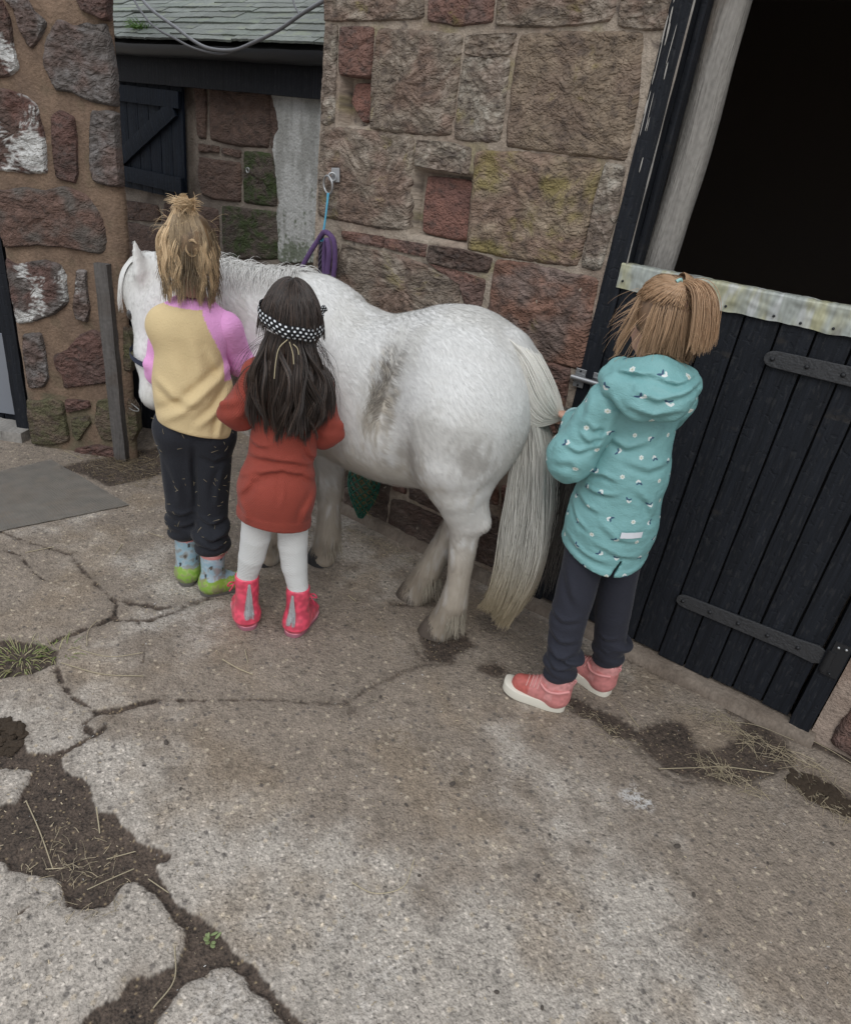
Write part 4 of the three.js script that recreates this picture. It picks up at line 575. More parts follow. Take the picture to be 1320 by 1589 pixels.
  // hoofs
  const hoof = (x, z, toe, tilt = 0, dark) => {
    const P = [], I = [], n = 24; [[.0, 1.0], [.05, .93], [.062, .78], [.064, 0]].forEach(([y, s], r) => { for (let i = 0; i < n; i++) { const a = i / n * 6.2832, c = Math.cos(a), q = Math.sin(a), front = c > 0 ? 1.15 + .25 * (1 - y / .065) : .85; P.push(c * .052 * s * front + (r < 2 ? .008 * (1 - y / .06) : 0), y + (r ? -.012 * (c < 0 ? -c : 0) : 0), q * .05 * s); } });
    for (let r = 0; r < 3; r++) for (let i = 0; i < n; i++) { const a = r * n + i, b = r * n + (i + 1) % n; I.push(a, a + n, b, b, a + n, b + n); }
    const h = geoOf(P, I); h.scale(.98, 1.05, .98); h.rotateY(toe); h.rotateZ(tilt); paint(h, (px, py, pz) => { const k = 1 + .6 * noise(px * 20, py * 90, pz * 20); return dark ? [.03 * k, .03 * k, .032 * k] : [.085 * k, .068 * k, .055 * k]; });
    part('hoof', xf(h, x, .001, z), M([1, 1, 1], .6, { vertexColors: true }), pony);
  };
  hoof(-.352, n(.075), .25, 0, 0); hoof(-.18, .07, .1, 0, 0); hoof(.413, n(.075), .1, 0, 1); hoof(.238, .06, .0, 0, 1);
  // eyes with lids
  for (const s of [1, -1]) {
    const c = s > 0 ? [.778, .925, n(.322)] : [.825, .93, n(.215)];
    const e = part('eye', xf(new THREE.SphereGeometry(.019, 18, 14), ...c), MP([.012, .01, .009], .12, { clearcoat: 1 }), pony);
    part('eyelid', xf(new THREE.TorusGeometry(.020, .006, 8, 20).scale(1, .7, 1), 0, 0, 0, 0, s > 0 ? -.55 : 1.2).translate(...c), M([.13, .12, .12], .7), e);
  }
  // coat: short hairs lying along the flow of the body
  const blade = new THREE.BufferGeometry(); blade.setAttribute('position', new THREE.Float32BufferAttribute([-.5, 0, 0, .5, 0, 0, -.32, .28, .5, .32, .28, .5, 0, .36, 1], 3)); blade.setIndex([0, 1, 2, 1, 3, 2, 2, 3, 4]); blade.computeVertexNormals();
  const N = 150000, inst = new THREE.InstancedMesh(blade, M([1, 1, 1], .8), N), r = rng(9), pos = g.attributes.position, nor = g.attributes.normal, idx = g.index, T = idx.count / 3;
  const m4 = new THREE.Matrix4(), X = V3(), Y = V3(), Z = V3(), p = V3(), col = new THREE.Color();
  for (let k = 0; k < N;) {
    const t = Math.floor(r() * T) * 3, ia = idx.getX(t), ib = idx.getX(t + 1), ic = idx.getX(t + 2); let u = r(), v = r(); if (u + v > 1) { u = 1 - u; v = 1 - v; }
    const w = 1 - u - v; p.set(pos.getX(ia) * w + pos.getX(ib) * u + pos.getX(ic) * v, pos.getY(ia) * w + pos.getY(ib) * u + pos.getY(ic) * v, pos.getZ(ia) * w + pos.getZ(ib) * u + pos.getZ(ic) * v);
    if (p.z > .12 && r() < .6) continue;
    Y.set(nor.getX(ia), nor.getY(ia), nor.getZ(ia)).normalize();
    const fl = noise(p.x * 5, p.y * 5, p.z * 5), whorl = Math.exp(-(((p.x + .11) / .12) ** 2 + ((p.y - .85) / .2) ** 2));
    Z.set(-.75 + .5 * fl - .9 * whorl * Math.sign(p.x + .11) * -1, -.75 + .3 * noise(p.x * 9, p.y * 9, 3) + whorl * .5, .35 * (r() - .5)); if (p.y < .30 || p.x > .66) Z.set(.2 * (r() - .5), -1, .3 * (r() - .5));
    Z.x += .3 * (r() - .5); Z.addScaledVector(Y, -Z.dot(Y)).normalize(); X.crossVectors(Y, Z).normalize();
    if (p.y < .07 && p.x > .15) continue;
    const belly = sst(.64, .55, p.y) * (p.x > -.25 && p.x < .3 ? 1 : 0), fet = sst(.22, .1, p.y);
    const L = (.011 + .009 * r()) * (1 + .8 * belly + .5 * fet + .9 * whorl) * (p.x > .66 ? .6 : 1), W = .0009 + .0008 * r();
    const lift = .22 + .25 * r() + .35 * belly + .2 * fet; m4.makeBasis(X.clone().multiplyScalar(W), Y.clone().multiplyScalar(L * lift), Z.clone().multiplyScalar(L)); m4.setPosition(p); inst.setMatrixAt(k, m4);
    const c = coatCol(p.x, p.y, p.z), q = .94 + .14 * r(); col.setRGB(c[0] * q, c[1] * q, c[2] * q); inst.setColorAt(k, col); k++;
  }
  inst.name = 'coat'; inst.userData.kind = 'stuff'; inst.castShadow = inst.receiveShadow = true; pony.add(inst);
  // mane, standing thick along the crest and falling both ways; forelock
  const mane = new Strands(), R = rng(21), white = () => { const k = .72 + .16 * R(); return [k, k * .99, k * .96]; };
  const crest = t => [lerp(.36, .76, t), lerp(1.045, 1.085, t) + .025 * Math.sin(t * 3.14), n(lerp(0, .215, t))];
  for (let k = 0; k < 3600; k++) { const t = .86 * R(), c = crest(t), side = R() < .6 ? -1 : 1, sp = (R() - .5) * .05; mane.add(grow([c[0] + .02 * (R() - .5), c[1] - .02, c[2] + sp * .4], [.25 * (R() - .5) - .15, .75 + .3 * R(), side * (.35 + .5 * R())], .05 + .09 * R(), ponyF, { ds: .012, weight: .30, curl: .16, seed: k * .01, gap: .005, freq: 9 }), .0008 + .0005 * R(), white(), .2); }
  part('mane', mane.geo(), M([1, 1, 1], .6, { vertexColors: true }), pony);
  const fore = new Strands();
  for (let k = 0; k < 420; k++) fore.add(grow([.79 + .03 * (R() - .5), 1.085 + .012 * R(), n(.25) + .08 * (R() - .5)], [.35, .05, -.15 + .5 * (R() - .5)], .10 + .09 * R(), ponyF, { ds: .012, weight: .55, curl: .15, seed: k * .013, gap: .006 }), .0011, white(), .2);
  part('forelock', fore.geo(), M([1, 1, 1], .6, { vertexColors: true }), pony);
  // feather on the fetlocks
  for (const [x, z, y] of [[-.40, n(.075), .17], [-.235, .07, .16], [.365, n(.075), .17], [.205, .06, .17]]) {
    const fe = new Strands();
    for (let k = 0; k < (x > 0 ? 60 : 200); k++) { const a = 1.5 + R() * 3.2; fe.add(grow([x + .015 + .042 * Math.cos(a), y - .02 - .07 * R(), z + .042 * Math.sin(a)], [.25 * Math.cos(a) - .1, -.6, .25 * Math.sin(a)], .025 + .035 * R(), null, { ds: .014, weight: .3, curl: .18, seed: k * .02 }).map(q => [q[0], Math.max(q[1], .004), q[2]]), .0012, (() => { const k2 = .20 + .24 * R(); return [k2 * 1.12, k2, k2 * .8]; })(), .2); }
    part('feather', fe.geo(), M([1, 1, 1], .7, { vertexColors: true }), pony);
  }
  // tail: one lock drawn aside to the girl's hand, the rest hanging to the ground
  const tail = new Strands(), bez = (P, t) => { const k = P.length - 1, f = t * k, i = Math.min(k - 1, Math.floor(f)), u = f - i, g0 = P[Math.max(0, i - 1)], a = P[i], b = P[i + 1], g1 = P[Math.min(k, i + 2)]; return [0, 1, 2].map(c => .5 * (2 * a[c] + (b[c] - g0[c]) * u + (2 * g0[c] - 5 * a[c] + 4 * b[c] - g1[c]) * u * u + (3 * a[c] - g0[c] - 3 * b[c] + g1[c]) * u * u * u)); };
  const tcol = (t, q, k) => { let c = mix3([.66, .65, .60], [.60, .53, .40], sst(.45, .12, q[1])); c = mix3(c, [.44, .36, .23], .7 * sst(.52, .1, q[1])); return c.map(v => v * k); };
  for (let k = 0; k < 2600; k++) {
    const s = R(), z0 = (R() - .5) * .15, fr = Math.pow(R(), .8), clump = Math.floor(R() * 34), cr = rng(clump + 300), cs = cr() * .8 + .1, cz = (cr() - .5) * .13;
    const mixc = .72, ss = lerp(s, cs, mixc), zz = lerp(z0, cz, mixc), len = .80 + .2 * cr() + .05 * R();
    const path = [[-.455 - .02 * ss, .985, zz * .3], [-.475 - .03 * ss, .90, zz * .8 - .01], [lerp(-.45, -.60, ss), .74, zz], [lerp(-.46, -.655, ss), .52, zz * 1.1], [lerp(-.47, -.655, ss), .34, zz * 1.1], [lerp(-.455, -.63, ss), .19, zz], [lerp(-.44, -.60, ss), .09 + .05 * cr(), zz * .9]];
    const pts = []; for (let j = 0; j <= 15; j++) { const q = bez(path, j / 15 * Math.min(1, len)); const wv = .006 * Math.sin(j * .9 + clump * 2.1); pts.push([q[0] + wv + .006 * noise(k, j * .35, 1), q[1], q[2] + .006 * noise(k, j * .35, 8)]); }
    const kk = .84 + .3 * cr() + .14 * (R() - .5); tail.add(pts, .0011 + .0006 * R(), (t, q) => tcol(t, q, kk), .3);
  }
  for (let k = 0; k < 3000; k++) {
    const s = Math.pow(R(), .85), z0 = R(), zz = n(lerp(-.03, .085, z0)), j1 = () => .006 * (R() - .5);
    const path = [[lerp(-.40, -.415, s), lerp(1.068, 1.02, s) - .25 * zz * zz, zz * .75], [lerp(-.465, -.448, s) + j1(), lerp(1.036, .95, s), zz * .95], [lerp(-.530, -.474, s) + j1(), lerp(.968, .875, s), zz], [lerp(-.566, -.522, s) + j1(), lerp(.915, .838, s), zz * .8], [lerp(-.585, -.565, s), lerp(.885, .846, s), zz * .45], [-.602, .873 - .005 * s, n(.005) + .008 * (z0 - .5)], [-.63 - .02 * R(), .86 - .03 * R(), n(.0) + .03 * (R() - .5)]];
    const pts = []; for (let j = 0; j <= 15; j++) pts.push(bez(path, j / 15).map((v, i) => v + .002 * noise(k * .7, j * .4, i * 7))); const kk = .88 + .2 * R();
    tail.add(pts, .0013 + .0005 * R(), [.78 * kk, .76 * kk, .70 * kk], .6);
  }
  // loose dark hairs on the far side of the tail
  for (let k = 0; k < 240; k++) { const z0 = .03 + .1 * R(), x0 = -.58 - .1 * R(); const pts = []; for (let j = 0; j <= 10; j++) pts.push([x0 + .02 * noise(k, j * .3, 2) + (j ? 0 : .05), lerp(.86, .22 + .25 * (k % 7) / 7, j / 10), z0 + .02 * noise(k, j * .3, 5)]); const kk = .05 + .16 * R(); tail.add(pts, .0011, [kk, kk * .92, kk * .82], .3); }
  part('tail', tail.geo(), M([1, 1, 1], .5, { vertexColors: true }), pony, 'long cream tail with one lock drawn aside');
}
{ // headcollar worn by the pony
  const hc = thing('headcollar', 'dark blue webbing headcollar on the white pony', 'headcollar'); hc.position.copy(pony.position); hc.quaternion.copy(pony.quaternion);
  const web = M([.025, .032, .06], .8), ring = (y, tilt, cx, cz, rx, rz, name) => { const P = []; for (let i = 0; i < 28; i++) { const a = i / 28 * 6.2832, d = [Math.cos(a), Math.sin(a)]; let x = cx, z = cz, yy = y; for (let s = 0; s < 40; s++) { const [q] = grad(ponyF, [x, yy, z]); if (q > .008) break; x += d[0] * .004; z += d[1] * .004; yy = y + tilt * (x - cx); } P.push(V3(x, yy, z)); }
    const curve = new THREE.CatmullRomCurve3(P, true), g = [], I = [], n = 90; for (let i = 0; i < n; i++) { const q = curve.getPoint(i / n); g.push(q.x, q.y - .009, q.z, q.x, q.y + .009, q.z); const a = 2 * i, b = 2 * ((i + 1) % n); I.push(a, b, a + 1, b, b + 1, a + 1); } part(name, geoOf(g, I), web, hc); };
  ring(.80, .25, .700, -.308, 0, 0, 'noseband'); 
  part('jaw_strap', tube([[.655, .80, -.365], [.62, .84, -.345], [.60, .90, -.30]], .006, 16, 6), web, hc);
}
// ---------------------------------------------------------------- the three children (own frames: x to picture right, y up, z towards the yard)
const skinMat = M([.60, .36, .27], .6), hairMat = () => M([1, 1, 1], .48, { vertexColors: true });
const knitBump = tex(256, 256, (u, v) => .5 + .25 * Math.sin(u * 256 * .785) * Math.sin(v * 256 * .523) + .25 * noise(u * 90, v * 90, 1) + .2 * fbm(u * 12, v * 12, 2, 3), false, THREE.RepeatWrapping); knitBump.repeat.set(5, 5);
const fleeceBump = tex(512, 512, (u, v) => .5 + .3 * noise(u * 150, v * 150, 1) + .25 * noise(u * 60, v * 60, 2) + .2 * fbm(u * 10, v * 10, 3, 3)); fleeceBump.repeat.set(3, 3);
const cloth = (c, o = {}) => MP(c, .9, { sheen: .4, sheenRoughness: .6, sheenColor: new THREE.Color(.5, .5, .5), bumpMap: fleeceBump, bumpScale: .002, ...o });
function person(label, x, z) {
  const o = thing('person', label, 'person', null), c = V3(-x, 0, -z).normalize(), r = new THREE.Vector3().crossVectors(V3(0, 1, 0), c);
  o.position.set(x, 0, z); o.quaternion.setFromRotationMatrix(new THREE.Matrix4().makeBasis(r, V3(0, 1, 0), c)); return o;
}
const add3 = (a, b, s = 1) => [a[0] + b[0] * s, a[1] + b[1] * s, a[2] + b[2] * s], nrm = v => { const l = Math.hypot(...v) || 1; return v.map(q => q / l); }, crs = (a, b) => [a[1] * b[2] - a[2] * b[1], a[2] * b[0] - a[0] * b[2], a[0] * b[1] - a[1] * b[0]];
// head: skull, face, jaw, nose, lips, ears; f is where it looks
function headF(c, f, s = 1) {
  f = nrm(f); const w = nrm(crs(f, [0, 1, 0])), u = crs(w, f), at = (a, b, d) => [0, 1, 2].map(i => c[i] + s * (f[i] * a + u[i] * b + w[i] * d));
  const E = (p, r) => ell(p, r.map(v => v * s), f, u, w);
  const F = uni(.018 * s, E(at(-.012, .02, 0), [.088, .085, .074]), E(at(.028, -.035, 0), [.058, .068, .056]), E(at(.05, -.085, 0), [.03, .022, .03]), E(at(.088, -.028, 0), [.014, .014, .011]), E(at(.082, -.058, 0), [.009, .006, .018]), cap(at(.075, .004, 0), at(.088, -.024, 0), .008 * s, .009 * s));
  const ears = uni(.004, ...[-1, 1].map(k => uni(.003, capf(at(-.004, -.002, k * .074), at(-.010, -.035, k * .068), .019 * s, .010 * s, w, .35))));
  return { f: (x, y, z) => smin(F(x, y, z), ears(x, y, z), .006), at, w, u, fwd: f };
}
// hand: palm, four fingers of unequal length bent by curl, thumb off the side of the palm
function handF(wr, d, nrmP, side, curl = .8, s = 1) {
  d = nrm(d); let q = nrm(crs(nrmP, d)); const n = crs(d, q), out = [capf(add3(wr, d, .008 * s), add3(wr, d, .042 * s), .021 * s, .024 * s, n, .5)], L = [.036, .041, .038, .03];
  for (let k = 0; k < 4; k++) { let p = add3(add3(wr, d, .056 * s), q, side * (.0195 - .013 * k) * s), a = .25 * curl, r = .0068 * s; for (let j = 0; j < 3; j++) { a += curl * .55; const v = [0, 1, 2].map(i => d[i] * Math.cos(a) - n[i] * Math.sin(a)), e = add3(p, v, L[k] * s * [.42, .34, .26][j]); out.push(cap(p, e, r, r * .9)); p = e; r *= .9; } }
  { let p = add3(add3(wr, d, .018 * s), q, side * .021 * s), r = .0085 * s; for (let j = 0; j < 3; j++) { const v = nrm([0, 1, 2].map(i => d[i] * (.75 + .1 * j) + q[i] * side * (.75 - .45 * j) - n[i] * (.25 + .35 * curl * j))), e = add3(p, v, [.02, .018, .014][j] * s); out.push(cap(p, e, r, r * .88)); p = e; r *= .88; } }
  return uni(.006, ...out);
}
const boxOf = (pts, m) => [[0, 1, 2].map(i => Math.min(...pts.map(p => p[i])) - m), [0, 1, 2].map(i => Math.max(...pts.map(p => p[i])) + m)];
// one continuous body under the clothes: fine grids for head and hands, coarser for the rest
function bodyMesh(o, K, h, hands) {
  const limbs = uni(.03, capf(K.pelvis, K.chest, .085, .09, K.flat, .72), ...chain([K.chest, K.neck, h.at(-.01, -.03, 0)], [.07, .036, .04]),
    ...chain([add3(K.pelvis, K.side, -.045), K.kneeL, K.ankL, K.footL], [.06, .045, .032, .028]), ...chain([add3(K.pelvis, K.side, .045), K.kneeR, K.ankR, K.footR], [.06, .045, .032, .028]),
    ...chain([K.shL, K.elL, K.wrL], [.042, .032, .022]), ...chain([K.shR, K.elR, K.wrR], [.042, .032, .022]));
  const all = (x, y, z) => smin(smin(limbs(x, y, z), h.f(x, y, z), .02), Math.min(hands[0](x, y, z), hands[1](x, y, z)), .01);
  const pts = Object.values(K).filter(p => Array.isArray(p) && p !== K.flat && p !== K.side), [lo, hi] = boxOf(pts, .1);
  const cutY = K.neck[1] + .012, g1 = iso((x, y, z) => smax(all(x, y, z), y - cutY, .001), lo, [hi[0], cutY + .02, hi[2]], .0085), hc = h.at(0, 0, 0), g2 = iso((x, y, z) => smax(all(x, y, z), cutY - .004 - y, .001), [hc[0] - .12, cutY - .02, hc[2] - .12], [hc[0] + .12, hc[1] + .13, hc[2] + .12], .0045);
  const gs = [g1, g2]; K.hands.forEach((w, k) => gs.push(iso((x, y, z) => smin(hands[k](x, y, z), Math.hypot(x - w[0], y - w[1], z - w[2]) - .024, .01), [w[0] - .11, w[1] - .11, w[2] - .11], [w[0] + .11, w[1] + .11, w[2] + .11], .003)));
  const g = merge(gs); g.computeVertexNormals();
  part('body', g, skinMat, o);
  for (const k of [-1, 1]) { part('eye', xf(new THREE.SphereGeometry(.0115, 16, 12), ...h.at(.066, .0, k * .03)), MP([.8, .79, .77], .2, { clearcoat: 1 }), o).add(part('iris', xf(new THREE.SphereGeometry(.006, 12, 8), ...h.at(.0735, .0, k * .03)), MP([.05, .03, .02], .2, { clearcoat: 1 }))); }
  return all;
}
function wellington(A, d, L, top, rs) { const dn = nrm(d); return uni(.03, cap([A[0], .05, A[2]], [A[0], top, A[2]], rs * .92, rs), capf(add3([A[0], .034, A[2]], dn, -.012), add3([A[0], .028, A[2]], dn, L - .065), .036, .034, [0, 1, 0], .9), cap([A[0], .05, A[2]], add3([A[0], .04, A[2]], dn, .05), .036, .032)); }
function soleOf(A, d, L, w, h, rock = 0) { const n = 40, P = [], I = [], dn = nrm(d), q = [-dn[2], 0, dn[0]]; for (const [y, k] of [[0, .94], [.004, 1.02], [h, 1.0], [h + .002, .9]]) for (let i = 0; i < n; i++) { const a = i / n * 6.2832, t = Math.cos(a), s = Math.sin(a), f = lerp(-.047, L - .045, Math.sign(t) * Math.pow(Math.abs(t), .85) * .5 + .5), ww = w * (.88 + .14 * (t * .5 + .5) - .10 * Math.exp(-((t - .0) ** 2) * 9)) * k * Math.sign(s) * Math.pow(Math.abs(s), .62), ff = f + (k - 1) * t * .02, lift = rock * Math.pow(Math.max(0, t * .5 + .5 - .6) / .4, 2); P.push(A[0] + dn[0] * ff + q[0] * ww, .001 + y + lift, A[2] + dn[2] * ff + q[2] * ww); }
  for (let r = 0; r < 3; r++) for (let i = 0; i < n; i++) { const a = r * n + i, b = r * n + (i + 1) % n; I.push(a, b, a + n, b, b + n, a + n); } const c0 = P.length / 3; for (const r of [0, 3]) { let x = 0, y = 0, z = 0; for (let i = 0; i < n; i++) { x += P[3 * (r * n + i)] / n; y += P[3 * (r * n + i) + 1] / n; z += P[3 * (r * n + i) + 2] / n; } P.push(x, y, z); const c = P.length / 3 - 1; for (let i = 0; i < n; i++) I.push(c, r * n + i, r * n + (i + 1) % n); } return geoOf(P, I); }
const crease = (pts, r) => uni(.012, ...pts.slice(1).map((p, i) => cap(pts[i], p, r)));
// ---- girl with the yellow and pink sweatshirt
{
  const o = person('child with messy blonde hair in a yellow and pink sweatshirt and wellingtons', -1.70, -1.26), S = nrm([.95, 0, .3]);
  const h = headF([-.016, 1.165, -.015], [.12, -.05, -1], .88);
  const K = { flat: [-.3, 0, .95], side: S, pelvis: [-.018, .56, 0], chest: [-.012, .86, 0], neck: [-.006, 1.03, -.005], shL: [-.085, .94, -.07], elL: [-.120, .775, -.09], wrL: [-.05, .80, -.20], shR: [.082, .955, .01], elR: [.128, .825, -.06], wrR: [.07, .81, -.20], kneeL: [-.066, .31, -.03], ankL: [-.056, .08, -.05], footL: [-.058, .045, -.12], kneeR: [.03, .30, .0], ankR: [.03, .08, .03], footR: [.09, .04, .015] };
  K.hands = [K.wrL, K.wrR];
  const hd = [handF(K.wrL, [.3, 0, -1], [0, 1, 0], 1, .5, .95), handF(K.wrR, [-.2, 0, -1], [0, 1, 0], -1, .5, .95)];
  const all = bodyMesh(o, K, h, hd), fl = K.flat;
  // sweatshirt body
  const hem = (x, y, z) => (.632 - .17 * (x + .02) + .18 * (z - .05) * .3) - y;
  const torso = uni(.05, capf([-.022, .92, -.005], [-.018, .74, 0], .106, .107, fl, .78), capf([-.018, .76, 0], [-.012, .63, .01], .107, .118, fl, .82), capf([-.09, .945, -.01], [.07, .955, .005], .050, .046, fl, .9), cap([-.006, .98, -.003], [-.006, 1.025, -.003], .055, .045));
  const folds = uni(.012, crease([[.085, .845, .055], [.02, .78, .098], [-.055, .70, .10], [-.105, .655, .08]], .012), crease([[.09, .80, .06], [.05, .70, .09], [-.02, .645, .105]], .011), crease([[-.09, .80, .06], [-.06, .745, .09], [.0, .725, .10]], .010), crease([[-.05, .93, .07], [-.06, .86, .088], [-.05, .80, .09]], .012), crease([[.06, .93, .06], [.055, .86, .08]], .010));
  const fo = folds2([[[[.095, .845], [.03, .79], [-.05, .715], [-.12, .665]], .012, .015], [[[.10, .79], [.05, .715], [-.01, .665]], .009, .012], [[[-.02, .94], [.0, .86], [.01, .80]], .006, .018], [[[-.12, .80], [-.07, .755], [-.01, .745]], .008, .014], [[[.085, .73], [.06, .67], [.055, .63]], .007, .010], [[[.03, .90], [.055, .85], [.075, .83]], .006, .012]]);
  const swF = (x, y, z) => { let d = torso(x, y, z) + fo(x, y, z, .0); d += .005 * fbm(x * 11 + y * 6, y * 7 - x * 5, z * 11, 2); return smax(smax(d, hem(x, y, z), .01), y - 1.035, .006); };
  let g = wrapUV(iso(swF, [-.19, .55, -.16], [.17, 1.07, .16], .0042), -.016, 0, .13);
  const yel = [.66, .515, .285], pnk = [.80, .37, .70];
  paint(g, (x, y, z) => { const rag = x - (.012 + .062 * sst(1.03, .84, y)) * 1.0, ragL = -.3 - x, col = y > 1.012 ? 1 : 0, k = 1 + .06 * fbm(x * 20, y * 20, z * 20, 3); return ((rag > 0 && y > .80 && x < .3) || ragL > 0 || col ? pnk : yel).map(v => v * k); });
  part('sweatshirt', g, cloth(null, { vertexColors: true }), o, 'yellow fleece sweatshirt with pink collar and shoulder');
  for (const [a, b, c, nm] of [[K.shR, K.elR, K.wrR, 0], [K.shL, K.elL, K.wrL, 1]]) {
    const sl = uni(.03, ...chain([a, b, c], [.050, .044, .035])), s2 = crease([add3(b, [.035, .02, .03]), add3(b, [-.0, .03, .05]), add3(b, [-.03, .035, .03])], .010), s3 = crease([add3(b, [.04, -.02, .0]), add3(b, [.0, -.0, .045])], .009);
    const f = (x, y, z) => smin(smin(sl(x, y, z), s2(x, y, z), .03), s3(x, y, z), .03) + .004 * fbm(x * 20, y * 20, z * 20, 2), [lo, hi] = boxOf([a, b, c], .09);
    part('sleeve', wrapUV(iso(f, lo, hi, .005), b[0], b[2], .05), cloth(pnk), o, 'pink fleece sleeve');
  }
  // joggers bunched above the boots
  const leg = (hip, kn, an, top) => uni(.025, ...chain([hip, kn, [an[0], top + .06, an[2]], [an[0], top + .015, an[2]]], [.070, .054, .052, .046]), ...[[.075, .014, .3], [.045, .016, -.4], [.02, .012, .2]].map(([dy, r, tl]) => (x, y, z) => { const rr = Math.hypot(x - an[0], z - an[2]) - .046, yy = y - (top + dy) - tl * (x - an[0]); return Math.hypot(rr, yy) - r; }));
  const lL = leg([-.062, .60, -.012], [-.066, .33, -.02], [-.06, 0, -.045], .203), lR = leg([.032, .60, .01], [.03, .32, .01], [.028, 0, .03], .178);
  const tfo = folds2([[[[-.02, .60], [-.022, .50], [-.018, .40], [-.02, .33]], -.008, .010], [[[-.11, .34], [-.07, .325], [-.03, .335]], .008, .008], [[[-.105, .29], [-.065, .275], [-.03, .285]], .008, .008], [[[-.02, .33], [.03, .305], [.075, .32]], .008, .008], [[[-.015, .275], [.03, .255], [.075, .27]], .009, .008], [[[-.01, .235], [.03, .22], [.07, .23]], .008, .007], [[[-.10, .52], [-.075, .44], [-.07, .37]], .006, .010], [[[.07, .52], [.05, .44], [.045, .37]], .006, .010], [[[.0, .57], [.04, .545], [.08, .555]], .005, .010]]);
  const trF = (x, y, z) => smax(smin(smin(lL(x, y, z), lR(x, y, z), .02), capf([-.062, .62, -.01], [.03, .62, .01], .085, .085, fl, .9)(x, y, z), .03) + tfo(x, y, z, .0) + .005 * fbm(x * 12, y * 8, z * 12, 2), y - .70, .005);
  g = wrapUV(iso(trF, [-.18, .12, -.15], [.15, .72, .15], .0055), -.016, 0, .1);
  part('trousers', g, cloth([.014, .016, .023]), o, 'black jogging trousers flecked with straw');
  { const st = new Strands(), R = rng(31), p = g.attributes.position, n = g.attributes.normal; for (let k = 0; k < 75;) { const i = Math.floor(R() * p.count); if (n.getZ(i) < .1) { continue; } const a = R() * 6.28, L = .003 + .009 * R(), t = nrm([Math.cos(a), Math.sin(a), -.3 * Math.cos(a)]), q = [p.getX(i) + n.getX(i) * .002, p.getY(i) + n.getY(i) * .002, p.getZ(i) + n.getZ(i) * .002]; st.add([add3(q, t, -L), add3(q, [n.getX(i) * .002, .001, n.getZ(i) * .002]), add3(q, t, L)], .0007, [.5, .42, .27]); k++; } part('straw_fleck', st.geo(), hairMat(), o).userData.kind = 'stuff'; }
  // boots
  const boots = [[[-.056, 0, -.05], [.18, 0, -1], .19, .198], [[.03, 0, .035], [.97, 0, -.25], .185, .176]];
  for (const [A, d, L, top] of boots) {
    const f = wellington(A, d, L, top - .01, .0425), dn = nrm(d), [lo, hi] = boxOf([A, [A[0], top, A[2]], add3(A, dn, L)], .06);
    let b = iso((x, y, z) => smax(smax(f(x, y, z) + .002 * fbm(x * 30, y * 20, z * 30, 2), .009 - y, .006), y - top, .004), lo, hi, .0042);
    paint(b, (x, y, z) => { const t = (x - A[0]) * dn[0] + (z - A[2]) * dn[2], e = y - .075 - .02 * fbm(x * 40, y * 40, z * 40, 2) + .1 * Math.max(0, t - .03), n3 = noise(x * 70, y * 70, z * 70); if (y > top - .012) return [.62, .25, .24]; let c = e > 0 ? mix3([.30, .46, .55], [.46, .56, .62], sst(-.3, .4, n3)) : mix3([.24, .42, .06], [.42, .55, .16], sst(-.2, .4, n3)); const [dd, id] = cells(Math.atan2(x - A[0], z - A[2]) * 2.3, y * 34, 3); if (e > -.02 && id > .84 && dd < .3) c = [.045, .05, .055]; if (e > .02 && id < .12 && dd < .2) c = [.55, .2, .12]; return mix3(c, [.17, .14, .10], sst(.05, .0, y) * .6 + .6 * sst(.0, .4, n3 + .7 * noise(x * 24, y * 24, z * 24))); });
    const bo = part('wellington', b, MP(null, .42, { vertexColors: true, clearcoat: .6, clearcoatRoughness: .25 }), o, 'pale blue and green patterned wellington');
    part('sole', soleOf(A, d, L + .006, .0425, .014), M([.10, .095, .085], .8), bo);
    const hp = add3([A[0], top - .006, A[2]], dn, .034); part('pull_loop', tube([add3(hp, [-.016, -.008, .004]), add3(hp, [-.012, .022, .004]), add3(hp, [.006, .028, .004]), add3(hp, [.014, .018, .004]), add3(hp, [.014, -.008, .004])], .0028, 18, 6), M([.55, .30, .30], .6), bo);
  }
  // hair: a knot on the crown, tangled lengths round the head, darker underneath
  const hs = new Strands(), R = rng(77), hc = h.at(0, 0, 0), knot = [-.026, 1.262, .035], coll = uni(.01, h.f, swF);
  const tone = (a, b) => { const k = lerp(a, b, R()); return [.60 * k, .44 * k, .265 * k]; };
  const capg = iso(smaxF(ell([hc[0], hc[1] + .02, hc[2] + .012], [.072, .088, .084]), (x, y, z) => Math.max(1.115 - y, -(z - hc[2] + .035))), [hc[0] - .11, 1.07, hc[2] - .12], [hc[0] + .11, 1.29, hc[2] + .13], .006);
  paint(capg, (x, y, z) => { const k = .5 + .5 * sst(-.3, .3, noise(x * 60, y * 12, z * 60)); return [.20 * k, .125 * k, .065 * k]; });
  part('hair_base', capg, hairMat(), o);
  for (let k = 0; k < 700; k++) { const th = (R() - .5) * 3.6, y = 1.085 + .15 * R(), a = .073; const root = [hc[0] + Math.sin(th) * a * .92, y, hc[2] + .008 + Math.cos(th) * a]; hs.add(grow(root, [Math.sin(th) * .4, -.8, Math.cos(th) * .4], .03 + .045 * R(), coll, { ds: .014, weight: .3, curl: .25, seed: k * .01, gap: .003 }), .0012, tone(.18, .42), .3); }
